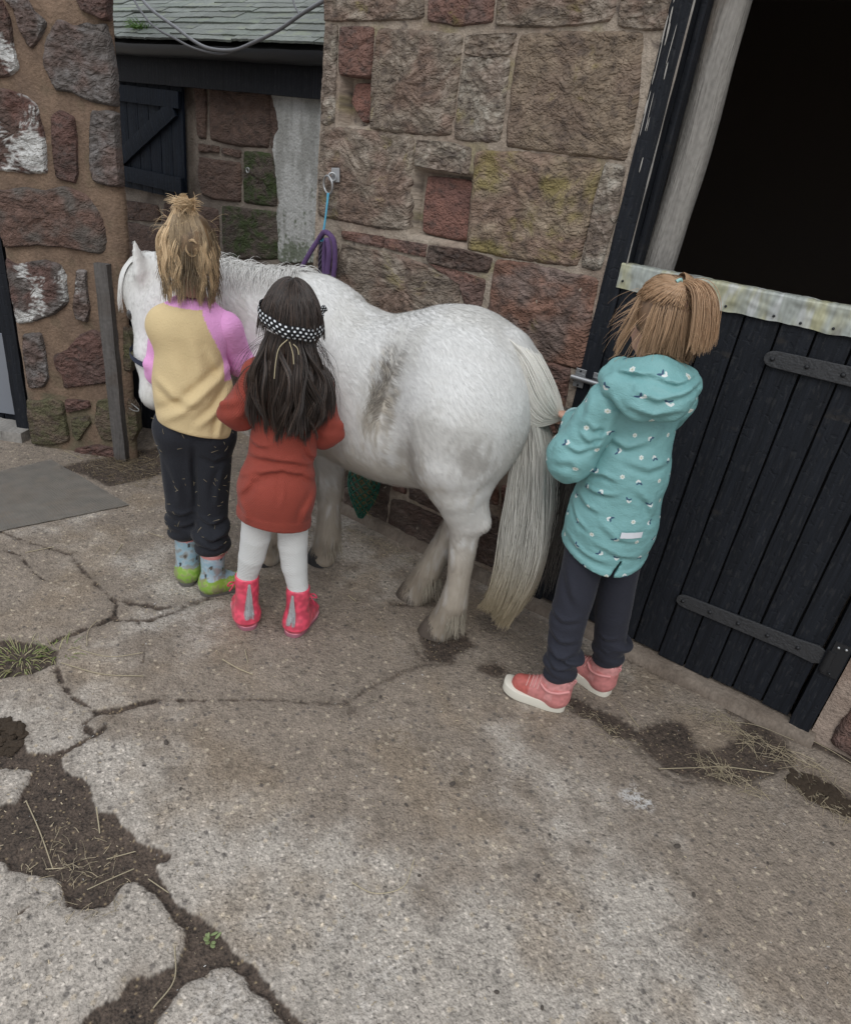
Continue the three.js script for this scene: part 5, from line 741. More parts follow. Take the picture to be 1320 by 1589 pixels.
  for (let k = 0; k < 2000; k++) { // outer lengths from the knot, gathered in locks to either side
    const lock = Math.floor(R() * 44), lr = rng(900 + lock), side = lock % 2 ? 1 : -1, spread = .35 + .75 * lr(), thl = side * (.35 + 1.35 * lr()), th = thl + .16 * (R() - .5);
    const a = .076 + .013 * lr() + .005 * R(), len = .155 + .07 * lr() + .025 * R(), path = [], top = [knot[0] + .012 * (R() - .5), knot[1] + .045 + .012 * (R() - .5), knot[2] - .01 + .012 * (R() - .5)];
    const drop = 1.265 - len, wav = .002 + .009 * lr() * lr(), ph = lr() * 6.28, fr = 2.2 + 2 * lr();
    for (let j = 0; j <= 16; j++) { const t = j / 16, y = j < 5 ? lerp(top[1], 1.235, Math.pow(t * 3.2, 1.5)) : lerp(1.235, drop, (t - 5 / 16) / (11 / 16)), rr = a * sst(-.03, .58, t) * (1 - .10 * sst(.75, 1, t)), w = wav * Math.sin(ph + t * fr * 6.28) * sst(.25, .6, t); path.push([lerp(top[0], hc[0], t) + Math.sin(th + w * 6) * rr * .92 + w * .5, y, lerp(top[2], hc[2] + .008, Math.min(1, t * 2)) + Math.cos(th + w * 6) * rr + .004 * noise(k, t * 5, 2)]); }
    hs.add(path, .0008 + .0005 * R(), tone(.50 + .5 * lr(), 1.0 + .5 * lr()), .3);
  }
  for (let k = 0; k < 650; k++) { const th = (R() - .5) * 1.5, lr = rng(1200 + Math.floor(th * 14)), end = 1.085 + .03 * lr() + .02 * R(), path = []; for (let j = 0; j <= 12; j++) { const t = j / 12, y = lerp(knot[1] + .03, end, t), e = .080 + .006 * R() * t, dy = (y - hc[1] - .02) / .098, rr = e * Math.sqrt(Math.max(.02, 1 - dy * dy)), w = .02 * Math.sin(t * 9 + lr() * 6.28); path.push([lerp(knot[0], hc[0], Math.min(1, t * 2)) + Math.sin(th + w) * rr * .92, y, hc[2] + .012 + Math.cos(th + w) * rr]); } hs.add(path, .0010, tone(.22 + .25 * lr(), .55 + .3 * lr()), .3); }
  for (let k = 0; k < 260; k++) { const a = R() * 6.28, b = (R() - .3) * 1.5, q = .020; const p = [knot[0] + Math.cos(a) * q, knot[1] + .018 + Math.sin(b) * q, knot[2] + Math.sin(a) * q]; hs.add(grow(p, [-Math.sin(a) + .3, Math.cos(b) * .4 + .5, Math.cos(a)], .022 + .022 * R(), null, { ds: .007, weight: .2, curl: 1.0, freq: 40, seed: k * .03 }), .0010, tone(.75, 1.3), .3); }
  // curled loops at the back and frayed flyaways
  for (const [cx, cy, cr] of [[-.010, 1.19, .013]]) for (let k = 0; k < 22; k++) { const pts = [], ph = R() * 1.2, e = .0045 * (R() - .3), z0 = hc[2] + .09 + .008 * R(); for (let j = 0; j <= 20; j++) { const a = ph + j * .3; pts.push([cx + Math.cos(a) * (cr + e) * (1 + .1 * Math.sin(j)), cy + Math.sin(a) * (cr + e) * 1.15 - j * .0009, z0 + .004 * Math.sin(a * 2)]); } hs.add(pts, .0006, tone(.7, 1.4), .5); }
  for (let k = 0; k < 40; k++) { const a = R() * 6.28, root = [hc[0] + .06 * Math.cos(a), 1.20 + .06 * R(), hc[2] + .06 * Math.sin(a) + .02]; hs.add(grow(root, [Math.cos(a) * .8, .9 * R(), Math.sin(a) * .6], .025 + .04 * R(), null, { ds: .010, weight: .2, curl: .9, freq: 30, seed: k * .05 }), .0004, tone(.9, 1.4), .3); }
  part('hair', hs.geo(), hairMat(), o, 'tangled blonde hair half gathered in a knot');
}
// ---- girl with the rust red dress
{
  const o = person('child with long dark hair and spotted headband in a rust red knit dress', -1.355, -1.27);
  const h = headF([.03, 1.062, -.012], [.12, -.12, -1], .84);
  const K = { flat: [-.22, 0, .97], side: nrm([.97, 0, .2]), pelvis: [.006, .52, .01], chest: [.026, .80, .0], neck: [.03, .935, -.003], shL: [-.058, .885, -.01], elL: [-.120, .772, .0], wrL: [-.05, .725, -.10], shR: [.112, .874, .01], elR: [.150, .732, .008], wrR: [.095, .675, -.10], kneeL: [-.058, .33, -.015], ankL: [-.082, .09, -.02], footL: [-.10, .04, -.08], kneeR: [.062, .31, .0], ankR: [.083, .09, .02], footR: [.12, .04, -.03] };
  K.hands = [K.wrL, K.wrR];
  bodyMesh(o, K, h, [handF(K.wrL, [.2, .1, -1], [0, 1, 0], 1, .5, .9), handF(K.wrR, [-.1, .1, -1], [0, 1, 0], -1, .5, .9)]);
  const fl = K.flat, body = uni(.05, capf([.028, .87, -.003], [.022, .70, .0], .082, .085, fl, .78), capf([.022, .70, 0], [.004, .54, .008], .085, .104, fl, .84), capf([.004, .54, .008], [-.003, .40, .012], .104, .114, fl, .9), capf([-.058, .888, -.008], [.112, .876, .006], .045, .043, fl, .95), cap([.03, .9, -.003], [.03, .94, -.003], .045, .040));
  const folds = uni(.012, crease([[-.10, .60, .06], [-.04, .632, .088], [.04, .625, .094], [.11, .59, .055]], .013), crease([[-.07, .665, .05], [.0, .655, .078], [.08, .66, .06]], .010), crease([[-.105, .55, .05], [-.06, .60, .08]], .010), crease([[.07, .72, .05], [.10, .66, .04]], .009), crease([[-.03, .80, .06], [-.03, .72, .07]], .008), crease([[.02, .58, .10], [.022, .52, .102]], .006));
  const seat = ell([.004, .535, .045], [.085, .075, .062]);
  const fo = folds2([[[[-.12, .585], [-.06, .628], [.02, .645], [.08, .63], [.125, .59]], .010, .011], [[[-.085, .665], [-.02, .672], [.05, .668], [.11, .645]], .009, .010], [[[-.11, .54], [-.07, .60], [-.03, .625]], .008, .010], [[[.075, .73], [.10, .68], [.12, .655]], .007, .008], [[[-.09, .71], [-.05, .70], [-.02, .705]], .006, .008], [[[.02, .62], [.022, .57], [.018, .53]], .005, .008], [[[.12, .56], [.09, .50], [.085, .46]], .006, .012], [[[-.10, .53], [-.08, .49], [-.085, .46]], .006, .012]]);
  const drF = (x, y, z) => { let d = smin(body(x, y, z), seat(x, y, z), .05) + fo(x, y, z, .0) + .005 * fbm(x * 11, y * 8, z * 11, 2); const hem = .438 - .13 * x + .14 * (z - .09); d -= .003 * sst(hem + .036, hem + .030, y) * (1 - sst(hem + .004, hem, y)); return smax(smax(d, hem - y, .006), y - .947, .006); };
  let g = wrapUV(iso(drF, [-.17, .35, -.15], [.18, .97, .16], .005), .02, 0, .11);
  const red = [.285, .052, .034]; paint(g, (x, y, z) => { const k = 1 + .14 * fbm(x * 18, y * 22, z * 18, 4); return red.map(v => v * k); });
  const knit = () => cloth(null, { vertexColors: true, bumpMap: knitBump, bumpScale: .003 });
  part('dress', g, knit(), o, 'rust red knitted dress');
  const sleeves = [];
  for (const [a, b, c, sg] of [[K.shL, K.elL, K.wrL, -1], [K.shR, K.elR, K.wrR, 1]]) {
    const sl = uni(.03, ...chain([a, b, c], [.044, .037, .032]), cap(b, add3(b, [-sg * .016, -.022, -.01]), .035, .034)), s2 = crease([add3(b, [sg * .03, .035, .03]), add3(b, [0, .045, .042]), add3(b, [-sg * .03, .03, .03])], .008), s3 = crease([add3(b, [sg * .035, 0, .02]), add3(b, [-sg * .01, .012, .044])], .008);
    const f = (x, y, z) => smin(smin(sl(x, y, z), s2(x, y, z), .028), s3(x, y, z), .028) + .006 * fbm(x * 16, y * 16, z * 16, 3), [lo, hi] = boxOf([a, b, c], .085); sleeves.push(f);
    const sgeo = wrapUV(iso(f, lo, hi, .005), b[0], b[2], .045); paint(sgeo, (x, y, z) => { const k = 1 + .14 * fbm(x * 18, y * 22, z * 18, 4); return red.map(v => v * k); }); part('sleeve', sgeo, knit(), o, 'rust red knitted sleeve');
  }
  const tg = uni(.02, ...chain([[-.048, .47, 0], [-.056, .36, -.008], [-.068, .28, -.014], [-.082, .20, -.027], [-.083, .08, -.028]], [.050, .047, .042, .034, .03])), tg2 = uni(.02, ...chain([[.055, .46, .008], [.060, .34, .005], [.068, .26, .008], [.083, .18, .014], [.084, .08, .014]], [.050, .047, .042, .034, .03]));
  part('tights', wrapUV(iso((x, y, z) => Math.min(tg(x, y, z), tg2(x, y, z)) + .0016 * fbm(x * 24, y * 24, z * 24, 2), [-.15, .06, -.09], [.15, .56, .1], .005), 0, 0, .08), cloth([.66, .67, .665], { bumpMap: knitBump, bumpScale: .002 }), o, 'white wool tights');
  for (const [A, d, top, bowS] of [[[-.083, 0, -.028], [-.22, 0, -1], .20, -1], [[.084, 0, .014], [.5, 0, -1], .182, 1]]) {
    const f = wellington(A, d, .165, top - .01, .0395), dn = nrm(d), [lo, hi] = boxOf([A, [A[0], top, A[2]], add3(A, dn, .17)], .06);
    const b = iso((x, y, z) => smax(smax(f(x, y, z) + .003 * fbm(x * 34, y * 26, z * 34, 2) - .0020 * Math.exp(-(((y - .032) / .005) ** 2)), .010 - y, .006), y - top, .004), lo, hi, .004);
    paint(b, (x, y, z) => { const k = .85 + .4 * sst(-.3, .4, noise(x * 60, y * 60, z * 60)), q = y < .03 ? .8 : 1; return [.70 * k * q, .075 * k * q, .13 * k * q]; });
    const bo = part('wellington', b, MP(null, .35, { vertexColors: true, clearcoat: .5, clearcoatRoughness: .3 }), o, 'bright pink wellington with a silver tassel');
    part('sole', soleOf(A, d, .170, .0435, .014), M([.34, .13, .17], .7), bo); part('welt', xf(soleOf(A, d, .173, .0455, .004), 0, .013, 0), M([.70, .28, .34], .6), bo);
    const ts = new Strands(), R = rng(51 + bowS); const bx = -dn[0], bz = -dn[2]; for (let k = 0; k < 90; k++) { const u = (R() - .5), pts = []; for (let j = 0; j <= 9; j++) { const t = j / 9, y = lerp(top - .012, .05 + .02 * R(), t), wd = u * lerp(.006, .034, t); let p = [A[0] + bx * .03 + bz * -wd, y, A[2] + bz * .03 + bx * wd]; for (let s = 0; s < 16 && f(...p) < .0025; s++) p = [p[0] + bx * .003, p[1], p[2] + bz * .003]; pts.push(p); } const k2 = .42 + .4 * R(); ts.add(pts, .0008, [k2, k2 * 1.03, k2 * 1.06], .6); } part('tassel', ts.geo(), M([1, 1, 1], .35, { vertexColors: true, metalness: .35 }), bo);
    const bp = [A[0] + bowS * .040, top - .035, A[2] - .005]; part('bow', merge([tube([bp, add3(bp, [bowS * .014, .008, .012]), add3(bp, [bowS * .022, -.006, .012]), add3(bp, [bowS * .008, -.008, .004]), bp], .0026, 20, 6), tube([bp, add3(bp, [bowS * .008, -.014, .01]), add3(bp, [bowS * .016, -.030, .008])], .0024, 12, 6), tube([add3(bp, [-bowS * .02, .0, .02]), add3(bp, [-bowS * .006, .002, .012]), bp], .0024, 12, 6)]), M([.62, .06, .12], .5), bo);
  }
  // hair combed smooth over the crown, held by the band, falling down the back
  const hs = new Strands(), R = rng(13), hc = h.at(0, 0, 0), coll = (x, y, z) => Math.min(h.f(x, y, z), drF(x, y, z), sleeves[0](x, y, z), sleeves[1](x, y, z));
  const crown = ell([hc[0], hc[1] + .014, hc[2] + .006], [.069, .082, .078]);
  const capg = iso(smaxF(crown, (x, y, z) => Math.max(.965 - y, -(z - hc[2] + .045 + .6 * (y - hc[1]) * 0))), [hc[0] - .1, .94, hc[2] - .11], [hc[0] + .1, 1.18, hc[2] + .12], .005); paint(capg, (x, y, z) => { const k = .7 + .6 * sst(-.4, .4, noise(Math.atan2(x - hc[0], z - hc[2]) * 26, y * 3, 1)); return [.020 * k, .015 * k, .013 * k]; }); part('hair_base', capg, hairMat(), o);
  const dk = () => { const k = .55 + .9 * R(), t = R(); return [lerp(.026, .075, t * t) * k, lerp(.019, .05, t * t) * k, lerp(.016, .038, t * t) * k]; };
  const hcoll = (x, y, z) => Math.min(coll(x, y, z), crown(x, y, z));
  for (let k = 0; k < 1700; k++) { const th = (R() - .5) * 4.4, t = Math.pow(R(), .7), el = 1.5 - 1.5 * t, a = [hc[0] + .070 * Math.cos(el) * Math.sin(th), hc[1] + .014 + .084 * Math.sin(el), hc[2] + .006 + .079 * Math.cos(el) * Math.cos(th)]; hs.add(grow(a, nrm([Math.sin(th) * .8, -.35 - .6 * t, Math.cos(th) * .8]), .03 + .05 * R(), hcoll, { ds: .011, weight: .30, curl: .05, seed: k * .01, gap: .0025, freq: 18 }), .0011, dk(), .5); }
  for (let k = 0; k < 2300; k++) { const lock = Math.floor(R() * 40), lr = rng(500 + lock), thl = (lr() - .5) * (lock % 7 ? 2.1 : 3.2), th = thl + .2 * (R() - .5), side = Math.abs(th) > 1.25; const a = [hc[0] + .071 * Math.sin(th), 1.016 - .02 * R() - .1 * Math.sin(th) * .08, hc[2] + .006 + .077 * Math.cos(th)], len = (side ? .12 : .205) + .06 * lr() + .03 * R() - .02 * Math.abs(th); hs.add(grow(a, [Math.sin(th) * .35, -1, Math.cos(th) * .25], len, hcoll, { ds: .015, weight: .3, curl: .28 + .36 * lr(), seed: lock * 1.7 + R() * .10, gap: .004 + .014 * R() * (1 - Math.abs(th) / 2), freq: 13, pull: (p, s) => [-7 * (p[0] - .03 - clamp(p[0] - .03, -.042, .045)) + (.2 + 4 * s) * noise(lock * 3.3, s * 26, 1), -1, (.1 + 2.5 * s) * noise(lock * 2.1, s * 24, 4)] }), .0012 + .0006 * R(), dk(), .25); }
  for (let k = 0; k < 40; k++) { const th = (R() - .5) * 5, a = [hc[0] + .076 * Math.sin(th), 1.0 - .03 * R(), hc[2] + .08 * Math.cos(th)]; hs.add(grow(a, [Math.sin(th), -.5, Math.cos(th) * .5], .08 + .14 * R(), coll, { ds: .014, weight: .2, curl: .35, seed: k * .3, gap: .004 }), .0006, dk(), .3); }
  part('hair', hs.geo(), M([1, 1, 1], .38, { vertexColors: true }), o, 'long dark brown hair');
  // headband with white spots, twisted bow at the side, straw caught in the hair
  const cv = document.createElement('canvas'); cv.width = 1024; cv.height = 96; const cx = cv.getContext('2d'); cx.fillStyle = '#0b0c10'; cx.fillRect(0, 0, 1024, 96); cx.fillStyle = '#e2e6ea'; for (let i = 0; i < 36; i++) for (let j = 0; j < 4; j++) { cx.beginPath(); cx.ellipse(i * 28.44 + (j % 2 ? 14 : 0), 12 + j * 24, 6.8, 7.6, .2, 0, 7); cx.fill(); }
  const bt = new THREE.CanvasTexture(cv); bt.colorSpace = THREE.SRGBColorSpace; bt.wrapS = THREE.RepeatWrapping; bt.magFilter = THREE.LinearFilter;
  const P = [], U = [], I = [], n = 96; for (let i = 0; i <= n; i++) { const a = i / n * 6.2832, x = hc[0] + .091 * Math.sin(a), z = hc[2] + .004 + .105 * Math.cos(a), y0 = 1.052 - .16 * (x - .03) - .16 * (z + .01) + .002 * Math.sin(a * 7); for (let k = 0; k <= 4; k++) { const t = k / 4 - .5, bul = 1 - .05 * Math.abs(t) * 2 + .004 * Math.sin(a * 11 + k); P.push(hc[0] + (x - hc[0]) * bul, y0 + t * .036, hc[2] + (z - hc[2]) * bul); U.push(i / n, k / 4); } } for (let i = 0; i < n; i++) for (let k = 0; k < 4; k++) { const a = i * 5 + k; I.push(a, a + 5, a + 1, a + 1, a + 5, a + 6); }
  const bandM = M([1, 1, 1], .85, { map: bt }); const band = part('headband', geoOf(P, I, null, U), bandM, o, 'black headband with white spots');
  const kn = new RoundedBoxGeometry(.030, .02, .012, 3, .005), kn2 = new RoundedBoxGeometry(.02, .026, .01, 3, .004); for (const q of [kn, kn2]) { const u = q.attributes.uv; for (let i = 0; i < u.count; i++) u.setXY(i, u.getX(i) * .06, u.getY(i)); } part('bow', xf(kn, .110, 1.082, .0, .3, .4, .6), bandM, band); part('bow', xf(kn2, .104, 1.064, .012, .2, .2, -.3), bandM, band);
  const sw = M([.55, .47, .30], .8); for (const p of [[[.02, 1.02, .105], [-.0, 1.0, .112], [-.008, .965, .12], [-.011, .92, .128]], [[.025, 1.015, .106], [.035, .985, .112], [.038, .96, .118]], [[.035, 1.01, .106], [.046, 1.0, .108], [.05, .985, .112]]]) part('straw', tube(p, .0011, 12, 5), sw, o);
}
// ---- girl with the teal raincoat
{
  const o = person('child with light brown side ponytail in a teal printed raincoat holding the tail', -.424, -1.684);
  const f0 = nrm([-.78, -.12, -.62]), h = headF([-.047, 1.212, -.035], f0, .88);
  const lf = nrm([-.62, 0, .78]);   // her left
  const K = { flat: [-.75, 0, -.65], side: [.62, 0, -.78], pelvis: [-.03, .56, -.03], chest: [-.035, .88, -.03], neck: [-.045, 1.075, -.03], shL: [-.115, .985, .04], elL: [-.168, .835, .055], wrL: [-.20, .882, -.09], shR: [.035, 1.0, -.115], elR: [-.02, .83, -.20], wrR: [-.15, .85, -.24], kneeL: [-.062, .31, .025], ankL: [-.042, .10, .045], footL: [-.11, .04, .045], kneeR: [.055, .31, -.09], ankR: [.085, .10, -.115], footR: [.03, .04, -.145] };
  K.hands = [K.wrL, K.wrR];
  bodyMesh(o, K, h, [handF([-.205, .882, -.105], [-.72, .02, -.65], [.3, .9, .2], -1, 1.0, .95), handF(K.wrR, [-1, 0, .1], [0, 1, 0], 1, .8, .95)]);
  // coat
  const body = uni(.05, cap([-.035, .96, -.03], [-.03, .80, -.03], .098, .104), cap([-.03, .80, -.03], [-.028, .66, -.03], .106, .114), cap([-.028, .66, -.03], [-.026, .52, -.03], .115, .121), cap(K.shL, K.shR, .058, .056), cap([-.045, 1.02, -.03], [-.045, 1.075, -.03], .064, .055));
  const folds = uni(.01, crease([[-.115, .78, .045], [-.07, .80, .075], [-.03, .79, .085]], .008), crease([[-.11, .755, .05], [-.06, .745, .08]], .007), crease([[-.12, .73, .045], [-.08, .70, .085], [-.05, .69, .095]], .007), crease([[-.135, .69, .03], [-.09, .66, .085]], .007), crease([[.0, .88, .075], [-.06, .93, .085]], .008), crease([[.03, .76, .07], [.06, .72, .05]], .008), crease([[-.02, .64, .10], [.05, .62, .08]], .006), crease([[-.10, .60, .075], [-.02, .58, .10]], .006));
  const hemY = (x, y, z) => .548 + .030 * Math.cos((Math.atan2(x + .026, z + .03) - .35) * 2) * -.5 + .05 * (z + .03) * -.5;
  const slit = (x, y, z) => Math.max(Math.abs(x - .025 - (y - .56) * .25) - .0035 * sst(.60, .55, y) - .0005, y - .60, -(z - .03));
  const fo = folds2([[[[-.12, .80], [-.08, .82], [-.035, .815]], .009, .008], [[[-.125, .765], [-.08, .765], [-.03, .775]], .008, .007], [[[-.13, .735], [-.095, .72], [-.06, .715]], .008, .007], [[[-.14, .70], [-.11, .67], [-.075, .655]], .007, .007], [[[-.085, .915], [-.04, .905], [.01, .93]], .009, .010], [[[.02, .80], [.055, .77], [.075, .72]], .007, .010], [[[-.05, .69], [.0, .66], [.06, .655]], .005, .009], [[[-.13, .61], [-.07, .585], [.0, .575]], .006, .008], [[[-.05, .63], [.03, .605], [.08, .60]], .005, .008], [[[-.03, .87], [.03, .86], [.08, .88]], .006, .010]]);
  const coatF = (x, y, z) => { let d = body(x, y, z) + fo(x, y, z, -.03) + .006 * fbm(x * 12, y * 11, z * 12, 2) - .003 * Math.abs(noise(x * 26, y * 30, z * 26)); const hm = hemY(x, y, z); d -= .0025 * sst(hm + .022, hm + .017, y); d = smax(d, hm - y, .006); d = smax(d, y - 1.085, .006); return smax(d, -slit(x, y, z), .003); };
  const cv = document.createElement('canvas'); cv.width = cv.height = 1024; const c2 = cv.getContext('2d'), R0 = rng(4); c2.fillStyle = '#7db0b1'; c2.fillRect(0, 0, 1024, 1024);
  for (let j = 0; j < 8; j++) for (let i = 0; i < 8; i++) { const x = (i + .5 + .4 * (j % 2) + .3 * (R0() - .5)) * 128, y = (j + .5 + .3 * (R0() - .5)) * 128, a = R0() * 6.28; for (const ox of [-1024, 0]) { c2.save(); c2.translate(x + ox, y); c2.rotate(a); if ((i + 2 * j) % 3 === 0) { c2.fillStyle = '#dfe6e2'; for (let k = 0; k < 6; k++) { c2.beginPath(); c2.arc(9 * Math.cos(k * 1.047), 9 * Math.sin(k * 1.047), 5.2, 0, 7); c2.fill(); } c2.fillStyle = '#c9c6a0'; c2.beginPath(); c2.arc(0, 0, 4, 0, 7); c2.fill(); } else { c2.fillStyle = '#31506e'; c2.beginPath(); c2.ellipse(-7, -3, 16, 5.5, .5, 0, 7); c2.fill(); c2.beginPath(); c2.ellipse(6, -9, 13, 4.5, -.9, 0, 7); c2.fill(); c2.fillStyle = '#e3e8e6'; c2.beginPath(); c2.ellipse(6, 7, 13, 6, .3, 0, 7); c2.fill(); c2.beginPath(); c2.ellipse(17, 0, 5, 8, .2, 0, 7); c2.fill(); } c2.restore(); } }
  const pt = new THREE.CanvasTexture(cv); pt.colorSpace = THREE.SRGBColorSpace; pt.wrapS = pt.wrapT = THREE.RepeatWrapping; pt.repeat.set(2.2, 2.2); pt.magFilter = THREE.LinearFilter;
  const wrinkle = tex(512, 512, (u, v) => .5 + .5 * fbm(u * 9, v * 14, 1, 4) + .1 * noise(u * 200, v * 200, 2)); wrinkle.repeat.set(2, 2);
  const coatM = M([.9, .9, .9], .58, { map: pt, bumpMap: wrinkle, bumpScale: .007 });
  part('raincoat', wrapUV(iso(coatF, [-.21, .47, -.21], [.15, 1.11, .13], .0048), -.03, -.03, .115), coatM, o, 'teal raincoat printed with small birds and flowers');
  const sfo = folds2([[[[-.19, .885], [-.15, .875], [-.105, .90]], .007, .007], [[[-.16, .925], [-.13, .905], [-.10, .925]], .006, .006], [[[-.205, .835], [-.16, .845], [-.125, .825]], .006, .010], [[[-.15, .955], [-.125, .94], [-.10, .95]], .006, .007], [[[-.09, .97], [-.10, .91], [-.115, .87]], .008, .009], [[[-.16, 1.02], [-.15, .975], [-.155, .93]], .006, .010]]);
  for (const [a, b, c, nm] of [[K.shL, K.elL, K.wrL, 1], [K.shR, K.elR, K.wrR, 0]]) {
    const sl = uni(.035, cap(a, b, .062, .056), cap(b, c, .055, .034), cap(b, add3(b, [-.006, -.025, .01]), .05, .042)), cr = nm ? uni(.01, crease([add3(b, [.05, .03, .02]), add3(b, [.01, .04, .055])], .008), crease([add3(b, [.045, .06, .02]), add3(b, [.01, .07, .05])], .008), crease([add3(b, [.05, -.01, .02]), add3(b, [.0, -.005, .055])], .008), crease([add3(a, [.03, -.03, .05]), add3(a, [-.02, -.02, .056])], .008), crease([add3(b, [-.03, .05, .045]), add3(b, [-.02, .10, .05])], .007)) : () => 1;
    const f = (x, y, z) => sl(x, y, z) + (nm ? sfo(x, y, z, .02) : 0) + .007 * fbm(x * 14, y * 14, z * 14, 3) - .004 * Math.abs(noise(x * 28, y * 24, z * 28)), [lo, hi] = boxOf([a, b, c], .1);
    part('sleeve', wrapUV(iso(f, lo, hi, .0048), b[0] + .02, b[2] - .02, .06), coatM, o, 'teal printed sleeve');
    part('cuff', xf(new THREE.TorusGeometry(.027, .005, 8, 24), 0, 0, 0, 0, Math.atan2(c[0] - b[0], c[2] - b[2]), 0).translate(...add3(c, nrm([c[0] - b[0], c[1] - b[1], c[2] - b[2]]), .02)), M([.30, .46, .48], .8), o);
  }
  // hood folded down over the shoulders
  const bag = uni(.035, ...chain([[-.125, 1.055, .04], [-.10, 1.045, .075], [-.04, 1.035, .095], [.025, 1.04, .07], [.055, 1.065, .01]], [.030, .040, .052, .050, .034]), ell([-.012, 1.065, .055], [.075, .062, .055]), cap([-.10, 1.075, .02], [-.03, 1.085, .05], .034, .04), cap([-.03, 1.085, .05], [.04, 1.085, .01], .04, .032));
  const hollow = uni(.03, ell([-.047, 1.15, -.02], [.072, .085, .074]));
  const hf = uni(.01, crease([[-.03, 1.065, .115], [.02, 1.075, .108], [.06, 1.09, .06]], .008), crease([[-.04, 1.035, .135], [.02, 1.03, .12], [.05, 1.045, .07]], .008), crease([[-.03, 1.10, .09], [.03, 1.105, .07]], .007));
  const hfo = folds2([[[[-.05, 1.065], [.0, 1.055], [.05, 1.075], [.085, 1.10]], .010, .008], [[[-.06, 1.03], [.0, 1.015], [.06, 1.04]], .009, .008], [[[-.12, 1.09], [-.07, 1.10], [-.02, 1.105]], .007, .008], [[[-.02, 1.10], [.03, 1.095], [.07, 1.11]], .007, .007], [[[-.11, 1.04], [-.08, 1.01], [-.04, .99]], .007, .009]]);
  const hoodF = (x, y, z) => smax(bag(x, y, z) + hfo(x, y, z, .0) + .008 * fbm(x * 14, y * 17, z * 14, 3) - .004 * Math.abs(noise(x * 26, y * 30, z * 26)), -hollow(x, y, z), .012);
  part('hood', wrapUV(iso(hoodF, [-.19, .95, -.12], [.13, 1.17, .19], .0045), -.04, -.03, .11), coatM, o, 'teal printed hood hanging down the back');
  // reflective strip on the back
  { const P = [], I = []; for (let i = 0; i <= 10; i++) for (let k = 0; k < 2; k++) { let p = [lerp(.010, .062, i / 10), .663 + k * .016 + .004 * i / 10, .2]; for (let s = 0; s < 140 && coatF(...p) > .006; s++) p[2] -= .0015; P.push(...p); } for (let i = 0; i < 10; i++) I.push(2 * i, 2 * i + 2, 2 * i + 1, 2 * i + 1, 2 * i + 2, 2 * i + 3); part('reflective_strip', geoOf(P, I), M([.62, .64, .68], .35), o, 'silver reflective strip'); }
  // trousers
  const tl = uni(.025, ...chain([[-.068, .58, .0], [-.064, .32, .028], [-.048, .17, .043], [-.044, .135, .045]], [.062, .055, .047, .040])), tr = uni(.025, ...chain([[.02, .58, -.06], [.055, .32, -.09], [.078, .17, -.108], [.085, .135, -.113]], [.062, .055, .047, .040]));
  const rib = (A, y0) => uni(.008, ...[.0, .022, .05, .085].map((dy, i) => (x, y, z) => Math.hypot(Math.hypot(x - A[0] - .006 * i * (i % 2 ? 1 : -1) * .4, z - A[2]) - (.040 + .003 * i), y - (y0 + dy) + .25 * (x - A[0]) * (i % 2 ? 1 : -1)) - .008));
  const tfo = folds2([[[[-.12, .36], [-.075, .345], [-.03, .36]], .006, .009], [[[-.11, .30], [-.065, .275], [-.02, .285]], .007, .009], [[[-.10, .24], [-.06, .225], [-.02, .24]], .007, .008], [[[-.09, .20], [-.05, .185], [-.01, .20]], .007, .007], [[[.02, .26], [.06, .245], [.11, .265]], .007, .008], [[[.03, .21], [.075, .195], [.12, .215]], .007, .008], [[[-.10, .50], [-.07, .44], [-.04, .40]], .006, .012]]);
  const ra = rib([-.045, 0, .044], .135), rb = rib([.083, 0, -.112], .135);
  part('trousers', wrapUV(iso((x, y, z) => smin(smin(tl(x, y, z), ra(x, y, z), .02), smin(tr(x, y, z), rb(x, y, z), .02), .012) + tfo(x, y, z, -.06) + .005 * fbm(x * 12, y * 8, z * 12, 2), [-.17, .07, -.2], [.17, .66, .14], .0052), -.03, -.03, .09), cloth([.020, .022, .034]), o, 'navy jogging trousers');
  // high top trainers
  for (const [A, d, L, rk] of [[[-.045, 0, .045], [-1, 0, .02], .20, .012], [[.082, 0, -.115], [-.9, 0, -.44], .185, .012]]) {
    const dn = nrm(d), q = [-dn[2], 0, dn[0]], up = uni(.03, cap(add3([A[0], .05, A[2]], dn, -.012), add3([A[0], .118, A[2]], dn, -.012), .041, .041), cap(add3([A[0], .045, A[2]], dn, .0), add3([A[0], .045, A[2]], dn, L - .095), .037, .030), cap(add3([A[0], .085, A[2]], dn, .015), add3([A[0], .05, A[2]], dn, .06), .030, .024));
    const [lo, hi] = boxOf([A, add3(A, dn, L), [A[0], .12, A[2]]], .065), hole = (x, y, z) => Math.max(Math.hypot(x - A[0] + dn[0] * .012, z - A[2] + dn[2] * .012) - .036, .118 - y);
    const g = iso((x, y, z) => smax(smax(smax(up(x, y, z) + .0015 * fbm(x * 40, y * 40, z * 40, 2), .018 - y, .004), y - .136, .004), -hole(x, y, z), .004), lo, hi, .0038);
    paint(g, (x, y, z) => { const t = (x - A[0]) * dn[0] + (z - A[2]) * dn[2]; let c = [.62, .235, .225]; if (t > .075 && y > .035) c = [.52, .13, .11]; if (y > .1) c = [.66, .30, .29]; if (Math.abs(t - .012) < .012 && y > .05) c = [.68, .30, .29]; const k = .9 + .25 * noise(x * 90, y * 90, z * 90); return c.map(v => v * k); });
    const so = part('trainer', g, M([1, 1, 1], .6, { vertexColors: true }), o, 'pink high top trainer with a thick white sole');
    part('sole', soleOf(add3(A, dn, 0), d, L + .004, .0445, .030, rk), M([.70, .67, .58], .7), so);
